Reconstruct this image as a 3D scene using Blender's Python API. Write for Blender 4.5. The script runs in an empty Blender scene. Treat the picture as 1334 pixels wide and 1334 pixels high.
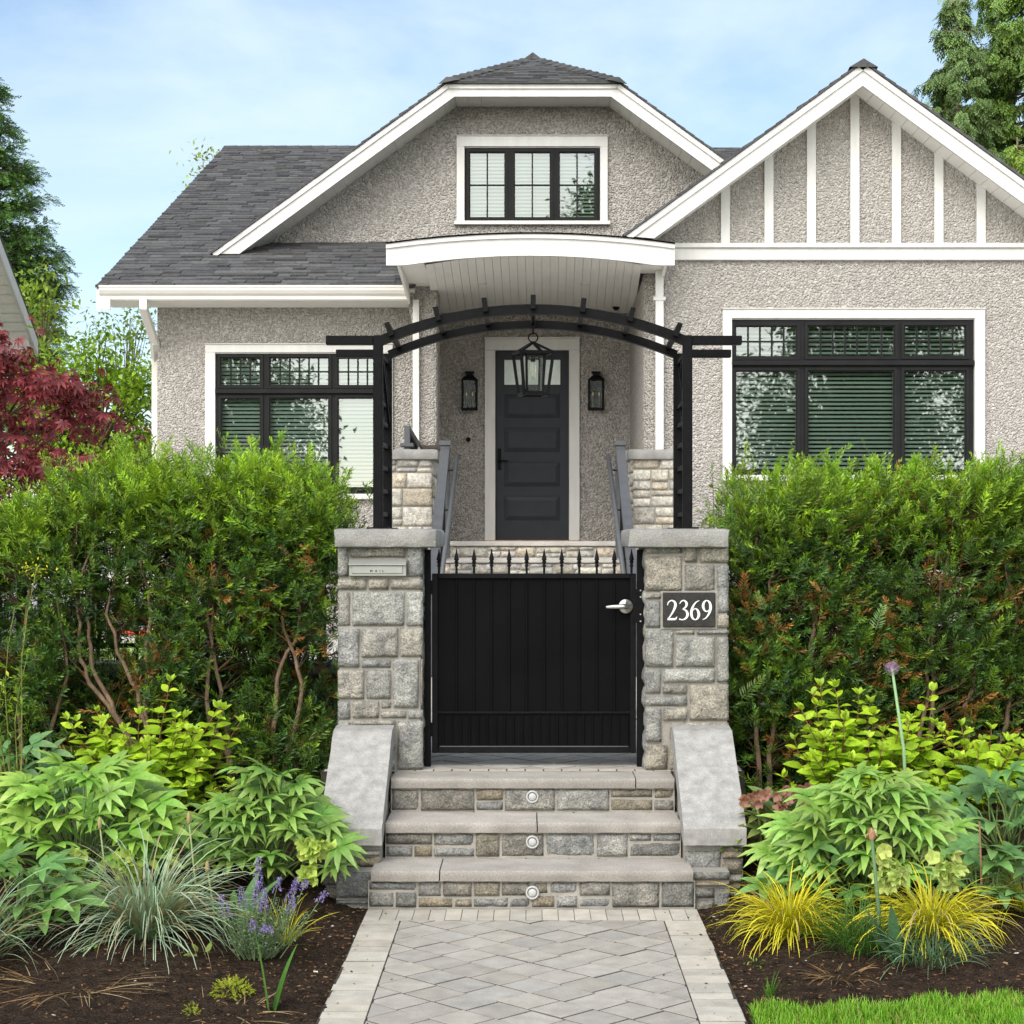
import bpy, math, random
import numpy as np
from mathutils import Vector, Matrix, noise as mnoise

SC = bpy.context.scene
COL = SC.collection
R = math.radians
F, PX, PY, EYE = 2300.0, 694.0, 705.0, 1.66      # focal length (pixels of the 1334 photograph), vanishing point, eye height

# ------------------------------------------------------------------ camera
cam = bpy.data.cameras.new('camera')
cam_o = bpy.data.objects.new('camera', cam)
COL.objects.link(cam_o)
cam_o.location = (0, 0, EYE)
cam_o.rotation_euler = (R(90), 0, 0)
cam.sensor_width = 36
cam.lens = F / 1334 * 36
cam.shift_x = -(PX - 667) / 1334
cam.shift_y = (PY - 667) / 1334
cam.clip_start, cam.clip_end = 0.1, 3000
SC.camera = cam_o

# ------------------------------------------------------------------ sky and sun (thin bright cloud)
SUN_EL, SUN_AZ = 42, 200        # elevation; compass azimuth measured from +Y clockwise
w = bpy.data.worlds.new('World'); SC.world = w; w.use_nodes = True
nt = w.node_tree; nt.nodes.clear()
def nd(t, **k):
    n = nt.nodes.new(t)
    for a, b in k.items(): setattr(n, a, b)
    return n
sky = nd('ShaderNodeTexSky', sky_type='NISHITA', sun_disc=False)
sky.sun_elevation = R(SUN_EL); sky.sun_rotation = R(SUN_AZ)
sky.air_density, sky.dust_density, sky.ozone_density = 1.0, 0.6, 1.5
bg1 = nd('ShaderNodeBackground'); bg1.inputs['Strength'].default_value = 0.085
bg2 = nd('ShaderNodeBackground'); bg2.inputs['Color'].default_value = (0.80, 0.95, 1, 1); bg2.inputs['Strength'].default_value = 0.50
bg3 = nd('ShaderNodeBackground'); bg3.inputs['Color'].default_value = (1, 0.935, 0.84, 1)
tc = nd('ShaderNodeTexCoord'); mp = nd('ShaderNodeMapping'); mp.inputs['Scale'].default_value = (1.0, 1.0, 2.6)
mp.inputs['Rotation'].default_value = (R(8), R(-10), R(20))
ns = nd('ShaderNodeTexNoise'); ns.inputs['Scale'].default_value = 2.6; ns.inputs['Detail'].default_value = 7; ns.inputs['Roughness'].default_value = 0.55
ns.inputs['Distortion'].default_value = 0.4
rmp = nd('ShaderNodeValToRGB'); rmp.color_ramp.elements[0].position = 0.42; rmp.color_ramp.elements[1].position = 0.64
rmp.color_ramp.elements[0].color = (0.06, 0.06, 0.06, 1); rmp.color_ramp.elements[1].color = (0.85, 0.85, 0.85, 1)
# warm glow added low in the sky behind the camera, to lift shaded walls
dt = nd('ShaderNodeVectorMath', operation='DOT_PRODUCT'); dt.inputs[1].default_value = (math.sin(R(SUN_AZ)) * math.cos(R(14)), math.cos(R(SUN_AZ)) * math.cos(R(14)), math.sin(R(14)))
mx0 = nd('ShaderNodeMath', operation='MAXIMUM'); mx0.inputs[1].default_value = 0
pw = nd('ShaderNodeMath', operation='POWER'); pw.inputs[1].default_value = 1.4
ma = nd('ShaderNodeMath', operation='MULTIPLY'); ma.inputs[1].default_value = 1.5; addw = nd('ShaderNodeAddShader')
mix = nd('ShaderNodeMixShader'); out = nd('ShaderNodeOutputWorld')
L = nt.links.new
L(tc.outputs['Generated'], dt.inputs[0]); L(dt.outputs['Value'], mx0.inputs[0]); L(mx0.outputs[0], pw.inputs[0]); L(pw.outputs[0], ma.inputs[0]); L(ma.outputs[0], bg3.inputs['Strength'])
L(sky.outputs[0], bg1.inputs[0]); L(tc.outputs['Generated'], mp.inputs[0]); L(mp.outputs[0], ns.inputs[0])
L(ns.outputs['Fac'], rmp.inputs[0]); L(rmp.outputs[0], mix.inputs[0]); L(bg1.outputs[0], mix.inputs[1]); L(bg2.outputs[0], mix.inputs[2])
L(mix.outputs[0], addw.inputs[0]); L(bg3.outputs[0], addw.inputs[1]); L(addw.outputs[0], out.inputs[0])

sun = bpy.data.lights.new('sun', 'SUN'); sun.energy = 0.8; sun.angle = R(26); sun.color = (1, 0.955, 0.88)
sun_o = bpy.data.objects.new('sun', sun); COL.objects.link(sun_o); sun_o.location = (-6, -12, 25)
_sd = Vector((math.sin(R(SUN_AZ)) * math.cos(R(SUN_EL)), math.cos(R(SUN_AZ)) * math.cos(R(SUN_EL)), math.sin(R(SUN_EL))))
sun_o.rotation_euler = _sd.to_track_quat('Z', 'Y').to_euler()

SC.view_settings.view_transform = 'Standard'; SC.view_settings.look = 'None'
SC.view_settings.exposure = 1.15; SC.view_settings.gamma = 1
SC.render.engine = 'CYCLES'
SC.cycles.max_bounces = 7; SC.cycles.transparent_max_bounces = 12; SC.cycles.caustics_reflective = False; SC.cycles.caustics_refractive = False

# ------------------------------------------------------------------ materials
def newmat(name):
    m = bpy.data.materials.new(name); m.use_nodes = True
    t = m.node_tree; t.nodes.clear()
    o = t.nodes.new('ShaderNodeOutputMaterial'); b = t.nodes.new('ShaderNodeBsdfPrincipled')
    t.links.new(b.outputs[0], o.inputs[0])
    return m, t, b, o
def c4(c): return (c[0], c[1], c[2], 1)
def tex_noise(t, scale, detail=4, rough=.55, coord='Object', stretch=None):
    co = t.nodes.new('ShaderNodeTexCoord'); n = t.nodes.new('ShaderNodeTexNoise')
    n.inputs['Scale'].default_value = scale; n.inputs['Detail'].default_value = detail; n.inputs['Roughness'].default_value = rough
    if stretch:
        mpn = t.nodes.new('ShaderNodeMapping'); mpn.inputs['Scale'].default_value = stretch
        t.links.new(co.outputs[coord], mpn.inputs[0]); t.links.new(mpn.outputs[0], n.inputs[0])
    else: t.links.new(co.outputs[coord], n.inputs[0])
    return n
def ramp(t, src, a, b, p0=.3, p1=.7):
    r = t.nodes.new('ShaderNodeValToRGB'); e = r.color_ramp.elements
    e[0].position, e[1].position = p0, p1; e[0].color, e[1].color = c4(a), c4(b)
    t.links.new(src, r.inputs[0]); return r
def mixc(t, a, b, fac=1.0, mode='MULTIPLY'):
    m = t.nodes.new('ShaderNodeMix'); m.data_type = 'RGBA'; m.blend_type = mode
    if isinstance(fac, (int, float)): m.inputs[0].default_value = fac
    else: t.links.new(fac, m.inputs[0])
    for s, i in ((a, 6), (b, 7)):
        if isinstance(s, tuple): m.inputs[i].default_value = c4(s)
        else: t.links.new(s, m.inputs[i])
    return m.outputs[2]
def pmat(name, a, b=None, scale=8, detail=5, rough=.6, bump=None, tint=False, metal=0.0, spec=.5, p=(.3, .7), speck=None, stretch=None, coat=0):
    """noise-mixed colour a..b, optional vertex tint multiply, fine speck (scale, amount), bump (scale, strength, distance)"""
    m, t, s, o = newmat(name)
    b = b or a
    col = ramp(t, tex_noise(t, scale, detail, stretch=stretch).outputs['Fac'], a, b, *p).outputs[0]
    if speck:
        v = ramp(t, tex_noise(t, speck[0], 2, .6).outputs['Fac'], (1 - speck[1],) * 3, (1 + speck[1],) * 3, .35, .65).outputs[0]
        col = mixc(t, col, v)
    if tint:
        at = t.nodes.new('ShaderNodeAttribute'); at.attribute_name = 'tint'
        col = mixc(t, col, at.outputs['Color'])
    t.links.new(col, s.inputs['Base Color'])
    s.inputs['Roughness'].default_value = rough; s.inputs['Metallic'].default_value = metal; s.inputs['Specular IOR Level'].default_value = spec
    if coat: s.inputs['Coat Weight'].default_value = coat
    if bump:
        bn = t.nodes.new('ShaderNodeBump'); bn.inputs['Strength'].default_value = bump[1]; bn.inputs['Distance'].default_value = bump[2]
        t.links.new(tex_noise(t, bump[0], 5, .6, stretch=bump[3] if len(bump) > 3 else None).outputs['Fac'], bn.inputs['Height']); t.links.new(bn.outputs[0], s.inputs['Normal'])
    return m
def leafmat(name, rough=.5, trans=.3, spec=.35):
    m, t, s, o = newmat(name)
    at = t.nodes.new('ShaderNodeAttribute'); at.attribute_name = 'tint'
    n = ramp(t, tex_noise(t, 60, 3).outputs['Fac'], (.82,) * 3, (1.15,) * 3).outputs[0]
    col = mixc(t, at.outputs['Color'], n)
    t.links.new(col, s.inputs['Base Color']); s.inputs['Roughness'].default_value = rough; s.inputs['Specular IOR Level'].default_value = spec
    tr = t.nodes.new('ShaderNodeBsdfTranslucent'); t.links.new(mixc(t, col, (1.15, 1.15, .75)), tr.inputs[0])
    mx = t.nodes.new('ShaderNodeMixShader'); mx.inputs[0].default_value = trans
    t.links.new(s.outputs[0], mx.inputs[1]); t.links.new(tr.outputs[0], mx.inputs[2]); t.links.new(mx.outputs[0], o.inputs[0])
    return m
def stuccomat():
    m, t, s, o = newmat('roughcast_stucco')
    co = t.nodes.new('ShaderNodeTexCoord')
    nz = t.nodes.new('ShaderNodeTexNoise'); nz.inputs['Scale'].default_value = 30; nz.inputs['Detail'].default_value = 2
    t.links.new(co.outputs['Object'], nz.inputs[0])
    warp = mixc(t, co.outputs['Object'], nz.outputs['Color'], .02, 'ADD')
    v = t.nodes.new('ShaderNodeTexVoronoi'); v.inputs['Scale'].default_value = 47; v.feature = 'SMOOTH_F1'; v.inputs['Smoothness'].default_value = .35
    t.links.new(warp, v.inputs['Vector'])
    vc = t.nodes.new('ShaderNodeTexVoronoi'); vc.inputs['Scale'].default_value = 47; t.links.new(warp, vc.inputs['Vector'])
    chips = ramp(t, vc.outputs['Color'], (.335, .308, .278), (.58, .545, .503), .1, .9)
    big = ramp(t, tex_noise(t, .7, 4).outputs['Fac'], (.95, .95, .95), (1.04, 1.035, 1.03))
    t.links.new(mixc(t, chips.outputs[0], big.outputs[0]), s.inputs['Base Color'])
    s.inputs['Roughness'].default_value = .95; s.inputs['Specular IOR Level'].default_value = .15
    b2 = t.nodes.new('ShaderNodeTexNoise'); b2.inputs['Scale'].default_value = 45; b2.inputs['Detail'].default_value = 4; t.links.new(co.outputs['Object'], b2.inputs[0])
    ad = t.nodes.new('ShaderNodeMath'); ad.operation = 'SUBTRACT'; t.links.new(b2.outputs['Fac'], ad.inputs[0]); t.links.new(v.outputs['Distance'], ad.inputs[1])
    bn = t.nodes.new('ShaderNodeBump'); bn.inputs['Strength'].default_value = 1.0; bn.inputs['Distance'].default_value = .036
    t.links.new(ad.outputs[0], bn.inputs['Height']); t.links.new(bn.outputs[0], s.inputs['Normal'])
    return m
def glassmat(name, tint=(.54, .63, .57), refl=.15, rough=.01, wave=.012):
    m, t, s, o = newmat(name)
    t.nodes.remove(s)
    tr = t.nodes.new('ShaderNodeBsdfTransparent'); tr.inputs[0].default_value = c4(tint)
    g = t.nodes.new('ShaderNodeBsdfGlossy'); g.inputs['Roughness'].default_value = rough; g.inputs[0].default_value = (.95, 1, .98, 1)
    lw = t.nodes.new('ShaderNodeLayerWeight'); lw.inputs[0].default_value = .25
    mp_ = t.nodes.new('ShaderNodeMapRange'); mp_.inputs[3].default_value = refl; mp_.inputs[4].default_value = 1.0
    t.links.new(lw.outputs['Fresnel'], mp_.inputs[0])
    mx = t.nodes.new('ShaderNodeMixShader'); t.links.new(mp_.outputs[0], mx.inputs[0])
    bn = t.nodes.new('ShaderNodeBump'); bn.inputs['Strength'].default_value = wave; bn.inputs['Distance'].default_value = .02
    t.links.new(tex_noise(t, 2.2, 2).outputs['Fac'], bn.inputs['Height']); t.links.new(bn.outputs[0], g.inputs['Normal'])
    t.links.new(tr.outputs[0], mx.inputs[1]); t.links.new(g.outputs[0], mx.inputs[2]); t.links.new(mx.outputs[0], o.inputs[0])
    return m

M = {}
M['stucco'] = stuccomat()
M['white'] = pmat('white_trim_paint', (.565, .55, .52), (.645, .63, .60), 4, 6, rough=.5, stretch=(3, 3, .5), bump=(70, .04, .004))
M['offwhite'] = pmat('cream_gutter_metal', (.58, .56, .51), (.63, .61, .56), 2, rough=.4)
M['soffit'] = pmat('soffit_board', (.80, .78, .73), (.84, .82, .77), 4, rough=.5)
M['groove'] = pmat('soffit_groove', (.55, .53, .49), (.60, .58, .54), 4, rough=.7)
M['charcoal'] = pmat('charcoal_window_paint', (.011, .0112, .0115), (.016, .0162, .0165), 6, rough=.45, spec=.10)
M['doorpaint'] = pmat('charcoal_door_paint', (.026, .0285, .035), (.032, .035, .042), 6, rough=.45, spec=.16, bump=(120, .05, .002))
M['iron'] = pmat('black_powder_coat', (.005, .005, .0055), (.0085, .0085, .009), 30, rough=.5, spec=.07, bump=(260, .12, .002), speck=(300, .25))
M['greyiron'] = pmat('grey_painted_rail', (.065, .067, .072), (.085, .087, .092), 10, rough=.4, spec=.3)
M['gatepanel'] = pmat('black_gate_panel', (.0035, .0035, .004), (.0055, .0055, .006), 3, rough=.5, spec=.035, bump=(160, .08, .002), speck=(420, .3))
M['stone'] = pmat('split_granite', (.46, .455, .44), (.90, .86, .79), 17, 9, rough=.85, bump=(42, 1.0, .02), tint=True, spec=.25, speck=(130, .36), p=(.34, .64))
M['mortar'] = pmat('mortar', (.25, .235, .205), (.34, .32, .285), 12, rough=.95, bump=(120, .4, .005), speck=(200, .12))
M['capstone'] = pmat('granite_cap', (.185, .18, .17), (.31, .30, .28), 7, 8, rough=.85, bump=(60, .55, .012), speck=(170, .2))
M['slab'] = pmat('flamed_granite_slab', (.235, .228, .218), (.375, .365, .348), 19, 9, rough=.88, bump=(200, .3, .004), speck=(170, .13), spec=.2)
M['tread'] = pmat('granite_tread', (.31, .29, .265), (.42, .395, .365), 6, 8, rough=.85, bump=(160, .3, .004), speck=(120, .15), tint=True, spec=.25)
M['paver'] = pmat('concrete_paver', (.84, .835, .82), (1.12, 1.12, 1.11), 11, 9, rough=.92, bump=(260, .35, .002), tint=True, speck=(240, .14), spec=.2)
M['sand'] = pmat('joint_sand', (.02, .017, .013), (.05, .043, .034), 20, rough=1, bump=(150, .5, .006))
M['soil'] = pmat('dark_garden_soil', (.020, .013, .009), (.072, .047, .031), 22, 9, rough=1, bump=(55, 1.0, .05), speck=(150, .5), spec=.1)
M['chip'] = pmat('bark_chip', (.8, .8, .8), (1.2, 1.2, 1.2), 40, rough=.95, tint=True, spec=.15)
M['turf'] = pmat('turf_ground', (.035, .07, .012), (.07, .12, .02), 6, 6, rough=1, bump=(60, .6, .03), spec=.1)
M['shingle'] = pmat('asphalt_shingle', (.56, .56, .56), (.90, .895, .89), 25, 6, rough=.95, bump=(240, .4, .004), tint=True, speck=(210, .25), spec=.2)
M['bark'] = pmat('brown_bark', (.085, .065, .048), (.21, .165, .125), 12, 8, rough=.95, bump=(40, .8, .02, (1, 1, .25)), tint=True, spec=.15)
M['leaf'] = leafmat('broad_leaf'); M['waxy'] = leafmat('waxy_leaf', .38, .22, .5); M['needle'] = leafmat('conifer_needle', .45, .12, .4); M['petal'] = leafmat('petal', .55, .35, .2)
M['blade'] = leafmat('grass_blade', .5, .25, .3)
M['pane'] = glassmat('window_glass'); M['lampglass'] = glassmat('lamp_glass', (.93, .95, .93), .0, .18, 0)
M['doorglass'] = pmat('frosted_door_glass', (.42, .50, .46), (.60, .68, .64), 5, 3, rough=.15, spec=.7)
M['blind'] = pmat('blind_slat', (.55, .60, .565), (.61, .66, .625), 2, rough=.5)
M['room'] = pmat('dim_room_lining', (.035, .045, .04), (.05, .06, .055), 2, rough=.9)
M['steel'] = pmat('brushed_steel', (.62, .62, .60), (.72, .72, .70), 30, rough=.28, metal=1.0)
M['concrete'] = pmat('pale_concrete', (.50, .475, .44), (.58, .555, .52), 3, 7, rough=.9, bump=(90, .3, .005), speck=(60, .08))
M['asphalt'] = pmat('asphalt', (.05, .05, .052), (.075, .075, .076), 8, rough=.95, bump=(120, .5, .006), speck=(160, .3))
M['zinc'] = pmat('painted_mail_slot', (.27, .275, .25), (.32, .325, .30), 10, rough=.4, metal=.25)
M['plaque'] = pmat('dark_slate_plaque', (.024, .023, .021), (.042, .040, .037), 30, rough=.7, spec=.15, speck=(200, .3))
M['numeral'] = pmat('white_numeral', (.70, .70, .68), (.78, .78, .76), 8, rough=.45)
M['lens'] = pmat('white_lamp_lens', (.36, .36, .355), (.44, .44, .43), 40, rough=.4)
M['cedartrim'] = pmat('wooden_sill', (.42, .26, .14), (.52, .34, .19), 10, rough=.6, stretch=(1, 8, 8))
M['filament'] = pmat('amber_candle', (.75, .50, .24), (.85, .60, .3), 8, rough=.4)
M['siding'] = pmat('cream_siding', (.66, .62, .53), (.72, .68, .60), 3, rough=.7)
M['paintsolid'] = pmat('painted_plastic', (.9, .9, .9), (1, 1, 1), 5, rough=.4, tint=True)
M['pod'] = pmat('dry_seed_head', (.9, .9, .9), (1.1, 1.1, 1.1), 30, rough=.8, tint=True)
# ------------------------------------------------------------------ helpers
def at(px, py, D):
    """a point measured in the photograph, at distance D: (X, Z) in metres"""
    return (px - PX) * D / F, EYE - (py - PY) * D / F
def ax(px, D): return (px - PX) * D / F
def az(py, D): return EYE - (py - PY) * D / F
def wloc(o):
    v = Vector((0, 0, 0))
    while o is not None: v += o.location; o = o.parent
    return v
def tag(o, label=None, cat=None, group=None, kind=None):
    if label: o['label'] = label
    if cat: o['category'] = cat
    if group: o['group'] = group
    if kind: o['kind'] = kind
    return o
def thing(name, loc, label, cat, group=None):
    o = bpy.data.objects.new(name, None); COL.objects.link(o); o.location = loc; o.empty_display_size = .2
    return tag(o, label, cat, group)
def mesh_obj(name, V, faces_flat, sizes, mat, parent=None, origin=None, cols=None, smooth=False):
    V = np.asarray(V, np.float32).reshape(-1, 3)
    off = wloc(parent) if parent is not None else Vector(origin or (0, 0, 0))
    V = V - np.array(off, np.float32)
    me = bpy.data.meshes.new(name)
    me.vertices.add(len(V)); me.vertices.foreach_set('co', V.ravel())
    sizes = np.asarray(sizes, np.int32); ff = np.asarray(faces_flat, np.int32)
    me.loops.add(len(ff)); me.loops.foreach_set('vertex_index', ff)
    me.polygons.add(len(sizes))
    st = np.zeros(len(sizes), np.int32); st[1:] = np.cumsum(sizes)[:-1]
    me.polygons.foreach_set('loop_start', st)
    me.polygons.foreach_set('use_smooth', np.full(len(sizes), smooth, bool))
    if cols is not None:
        c = np.ones((len(V), 4), np.float32); c[:, :3] = np.asarray(cols, np.float32).reshape(-1, 3)
        a = me.attributes.new('tint', 'FLOAT_COLOR', 'POINT'); a.data.foreach_set('color', c.ravel())
    me.update(calc_edges=True); me.validate()
    me.materials.append(mat)
    o = bpy.data.objects.new(name, me); COL.objects.link(o)
    if parent is not None: o.parent = parent
    else: o.location = off
    return o
def rot(axis, a): return np.array(Matrix.Rotation(a, 3, axis))
class MB:
    # a small mesh builder: boxes, bars, tubes, prisms and lathes collected into one mesh
    def __init__(s): s.v = []; s.f = []; s.c = []; s.col = (1, 1, 1)
    def add(s, vs, fs, col=None):
        b = len(s.v); s.v += [tuple(p) for p in vs]; s.f += [[b + i for i in f] for f in fs]; s.c += [col or s.col] * len(vs); return s
    def box(s, x0, x1, y0, y1, z0, z1, col=None, bev=0):
        if bev:
            b = bev; X = (x0, x0 + b, x1 - b, x1); Y = (y0, y0 + b, y1 - b, y1); Z = (z0, z0 + b, z1 - b, z1)
            import itertools
            pts = {}
            vs = []
            def P(i, j, k):
                if (i, j, k) not in pts: pts[(i, j, k)] = len(vs); vs.append((X[i], Y[j], Z[k]))
                return pts[(i, j, k)]
            fs = []
            fs += [[P(0, 1, 1), P(0, 1, 2), P(0, 2, 2), P(0, 2, 1)], [P(3, 1, 1), P(3, 2, 1), P(3, 2, 2), P(3, 1, 2)],
                   [P(1, 0, 1), P(2, 0, 1), P(2, 0, 2), P(1, 0, 2)], [P(1, 3, 1), P(1, 3, 2), P(2, 3, 2), P(2, 3, 1)],
                   [P(1, 1, 0), P(1, 2, 0), P(2, 2, 0), P(2, 1, 0)], [P(1, 1, 3), P(2, 1, 3), P(2, 2, 3), P(1, 2, 3)]]
            for a in (1, 2):
                e = 0 if a == 1 else 3
                for b2 in (1, 2):
                    g = 0 if b2 == 1 else 3
                    fs.append([P(e, b2, 1), P(e, b2, 2), P(a, g, 2), P(a, g, 1)])
                    fs.append([P(e, 1, b2), P(e, 2, b2), P(a, 2, g), P(a, 1, g)])
                    fs.append([P(1, e, b2), P(2, e, b2), P(2, a, g), P(1, a, g)])
                    for c in (1, 2):
                        h = 0 if c == 1 else 3
                        fs.append([P(e, b2, c), P(a, g, c), P(a, b2, h)])
            return s.add(vs, fs, col)
        vs = [(x0, y0, z0), (x1, y0, z0), (x1, y1, z0), (x0, y1, z0), (x0, y0, z1), (x1, y0, z1), (x1, y1, z1), (x0, y1, z1)]
        return s.add(vs, [[0, 3, 2, 1], [4, 5, 6, 7], [0, 1, 5, 4], [1, 2, 6, 5], [2, 3, 7, 6], [3, 0, 4, 7]], col)
    def bar(s, p0, p1, w_, h_, up=(0, 0, 1), col=None):
        p0, p1 = Vector(p0), Vector(p1); d = (p1 - p0).normalized(); up = Vector(up)
        x = d.cross(up)
        if x.length < 1e-4: x = d.cross(Vector((0, 1, 0)))
        x.normalize(); u = x.cross(d)
        vs = [p + x * a * w_ / 2 + u * b * h_ / 2 for p in (p0, p1) for a, b in ((-1, -1), (1, -1), (1, 1), (-1, 1))]
        return s.add(vs, [[0, 1, 2, 3], [7, 6, 5, 4], [0, 4, 5, 1], [1, 5, 6, 2], [2, 6, 7, 3], [3, 7, 4, 0]], col)
    def tube(s, pts, rad, n=8, col=None, cap=True):
        pts = [Vector(p) for p in pts]; m = len(pts)
        rad = rad if isinstance(rad, (list, tuple)) else [rad] * m
        vs, fs = [], []
        prev = None
        for i, p in enumerate(pts):
            d = (pts[min(i + 1, m - 1)] - pts[max(i - 1, 0)]).normalized()
            if prev is None:
                a = d.cross(Vector((0, 0, 1)));
                if a.length < 1e-3: a = d.cross(Vector((1, 0, 0)))
            else: a = prev - d * prev.dot(d)
            a.normalize(); prev = a; b = d.cross(a)
            for k in range(n):
                t = 2 * math.pi * k / n
                vs.append(p + (a * math.cos(t) + b * math.sin(t)) * rad[i])
        for i in range(m - 1):
            for k in range(n):
                k2 = (k + 1) % n
                fs.append([i * n + k, i * n + k2, (i + 1) * n + k2, (i + 1) * n + k])
        if cap: fs += [list(range(n))[::-1], [(m - 1) * n + k for k in range(n)]]
        return s.add(vs, fs, col)
    def prism(s, poly, y0, y1, col=None):
        """polygon of (x, z), extruded along Y"""
        n = len(poly)
        vs = [(x, y0, z) for x, z in poly] + [(x, y1, z) for x, z in poly]
        fs = [list(range(n)), list(range(n, 2 * n))[::-1]] + [[(i + 1) % n, i, n + i, n + (i + 1) % n] for i in range(n)]
        return s.add(vs, fs, col)
    def extr(s, poly, O, U, V, N, depth, col=None):
        O, U, V, N = map(Vector, (O, U, V, N)); n = len(poly)
        a = [O + U * p[0] + V * p[1] for p in poly]; b = [p + N * depth for p in a]
        return s.add(a + b, [list(range(n))[::-1], list(range(n, 2 * n))] + [[i, (i + 1) % n, n + (i + 1) % n, n + i] for i in range(n)], col)
    def lathe(s, prof, c, n=20, axis='Z', col=None):
        c = Vector(c); vs, fs = [], []
        for r, h in prof:
            for k in range(n):
                t = 2 * math.pi * k / n; x, y = r * math.cos(t), r * math.sin(t)
                vs.append(c + (Vector((x, y, h)) if axis == 'Z' else Vector((x, -h, y))))
        for i in range(len(prof) - 1):
            for k in range(n):
                k2 = (k + 1) % n; fs.append([i * n + k, i * n + k2, (i + 1) * n + k2, (i + 1) * n + k])
        fs.append([(len(prof) - 1) * n + k for k in range(n)]); fs.append(list(range(n))[::-1])
        return s.add(vs, fs, col)
    def build(s, name, mat, parent=None, origin=None, smooth=False, tint=False):
        o = mesh_obj(name, s.v, [i for f in s.f for i in f], [len(f) for f in s.f], mat, parent, origin, s.c if tint else None, smooth)
        return o

def stone(mb, O, U, V, N, u0, v0, u1, v1, depth, col, res=.03, amp=.007, bulge=.008, back=.02, edge=.006):
    """one rock-faced stone: gridded, bulging, roughened front on the plane O + uU + vV, standing out along N"""
    O, U, V, N = map(Vector, (O, U, V, N))
    nu = max(3, int((u1 - u0) / res) + 1); nv = max(3, int((v1 - v0) / res) + 1)
    vs, fs = [], []
    for j in range(nv + 1):
        for i in range(nu + 1):
            a, b = i / nu, j / nv
            u, v = u0 + (u1 - u0) * a, v0 + (v1 - v0) * b
            ex = abs(2 * a - 1) ** 12; ey = abs(2 * b - 1) ** 12
            p = O + U * u + V * v
            n1 = mnoise.noise(p * 13 + Vector((u0 * 31, v0 * 17, 0))); n2 = mnoise.noise(p * 36 + Vector((7, 3, 1))); n1 = n1 * .7 + .5 * math.copysign(abs(n1) ** .5, n1) * .6
            h = depth + bulge * .7 * (1 - ex) * (1 - ey) + amp * (n1 + .8 * n2)
            if i in (0, nu) or j in (0, nv):
                h = depth - edge + amp * .6 * n1
                u += .003 * n2; v += .003 * n1
            vs.append(O + U * u + V * v + N * h)
    W_ = nu + 1
    for j in range(nv):
        for i in range(nu): fs.append([j * W_ + i, j * W_ + i + 1, (j + 1) * W_ + i + 1, (j + 1) * W_ + i])
    ring = [i for i in range(W_)] + [j * W_ + nu for j in range(1, nv + 1)] + [nv * W_ + i for i in range(nu - 1, -1, -1)] + [j * W_ for j in range(nv - 1, 0, -1)]
    b0 = len(vs)
    for k in ring: vs.append(vs[k] - N * (back + depth * .5))
    m = len(ring)
    for k in range(m): fs.append([ring[(k + 1) % m], ring[k], b0 + k, b0 + (k + 1) % m])
    mb.add(vs, fs, col)
def rough_box(mb, x0, x1, y0, y1, z0, z1, res=.03, amp=.006, bev=.008, col=(1, 1, 1), sc=14, topamp=None):
    """a slab with softened, split-stone faces"""
    def face(f, na, nb, flip):
        vs, fs = [], []
        for j in range(nb + 1):
            for i in range(na + 1):
                p = Vector(f(i / na, j / nb)); q = p.copy()
                e = [abs(p.x - x0) < 1e-6 or abs(p.x - x1) < 1e-6, abs(p.y - y0) < 1e-6 or abs(p.y - y1) < 1e-6, abs(p.z - z0) < 1e-6 or abs(p.z - z1) < 1e-6]
                if sum(e) > 1:
                    for k, (lo, hi) in enumerate(((x0, x1), (y0, y1), (z0, z1))):
                        if e[k]: q[k] += bev * (1 if abs(p[k] - lo) < 1e-6 else -1) * .5
                nv = mnoise.noise_vector(p * sc) + mnoise.noise_vector(p * sc * 2.7) * .6
                a = Vector((amp, amp, amp if topamp is None else topamp))
                q += Vector((nv.x * a.x, nv.y * a.y, nv.z * a.z)); vs.append(q)
        for j in range(nb):
            for i in range(na):
                k = j * (na + 1) + i; q = [k, k + 1, k + na + 2, k + na + 1]; fs.append(q[::-1] if flip else q)
        mb.add(vs, fs, col)
    nx, ny, nz = [max(2, int(math.ceil((b - a) / res))) for a, b in ((x0, x1), (y0, y1), (z0, z1))]
    lx, ly, lz = (lambda t: x0 + (x1 - x0) * t), (lambda t: y0 + (y1 - y0) * t), (lambda t: z0 + (z1 - z0) * t)
    face(lambda a, b: (lx(a), y0, lz(b)), nx, nz, False); face(lambda a, b: (lx(a), y1, lz(b)), nx, nz, True)
    face(lambda a, b: (x0, ly(a), lz(b)), ny, nz, True); face(lambda a, b: (x1, ly(a), lz(b)), ny, nz, False)
    face(lambda a, b: (lx(a), ly(b), z1), nx, ny, False); face(lambda a, b: (lx(a), ly(b), z0), nx, ny, True)
def ashlar(W_, H_, rnd, band=(.13, .22), bw=(.13, .34)):
    """random squared-rubble layout filling W x H"""
    out_, z = [], 0.0
    while z < H_ - .02:
        h = rnd.uniform(*band)
        if H_ - z - h < band[0] * .7: h = H_ - z
        x = 0.0
        while x < W_ - .02:
            b = rnd.uniform(*bw)
            if W_ - x - b < bw[0] * .7: b = W_ - x
            r = rnd.random()
            if r < .42 or h < .07: out_.append((x, z, x + b, z + h))
            else:
                s_ = rnd.uniform(.35, .65) * h
                for za, zb in ((z, z + s_), (z + s_, z + h)):
                    if b > .2 and rnd.random() < .45:
                        m = rnd.uniform(.35, .65) * b
                        out_ += [(x, za, x + m, zb), (x + m, za, x + b, zb)]
                    else: out_.append((x, za, x + b, zb))
            x += b
        z += h
    return out_
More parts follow.
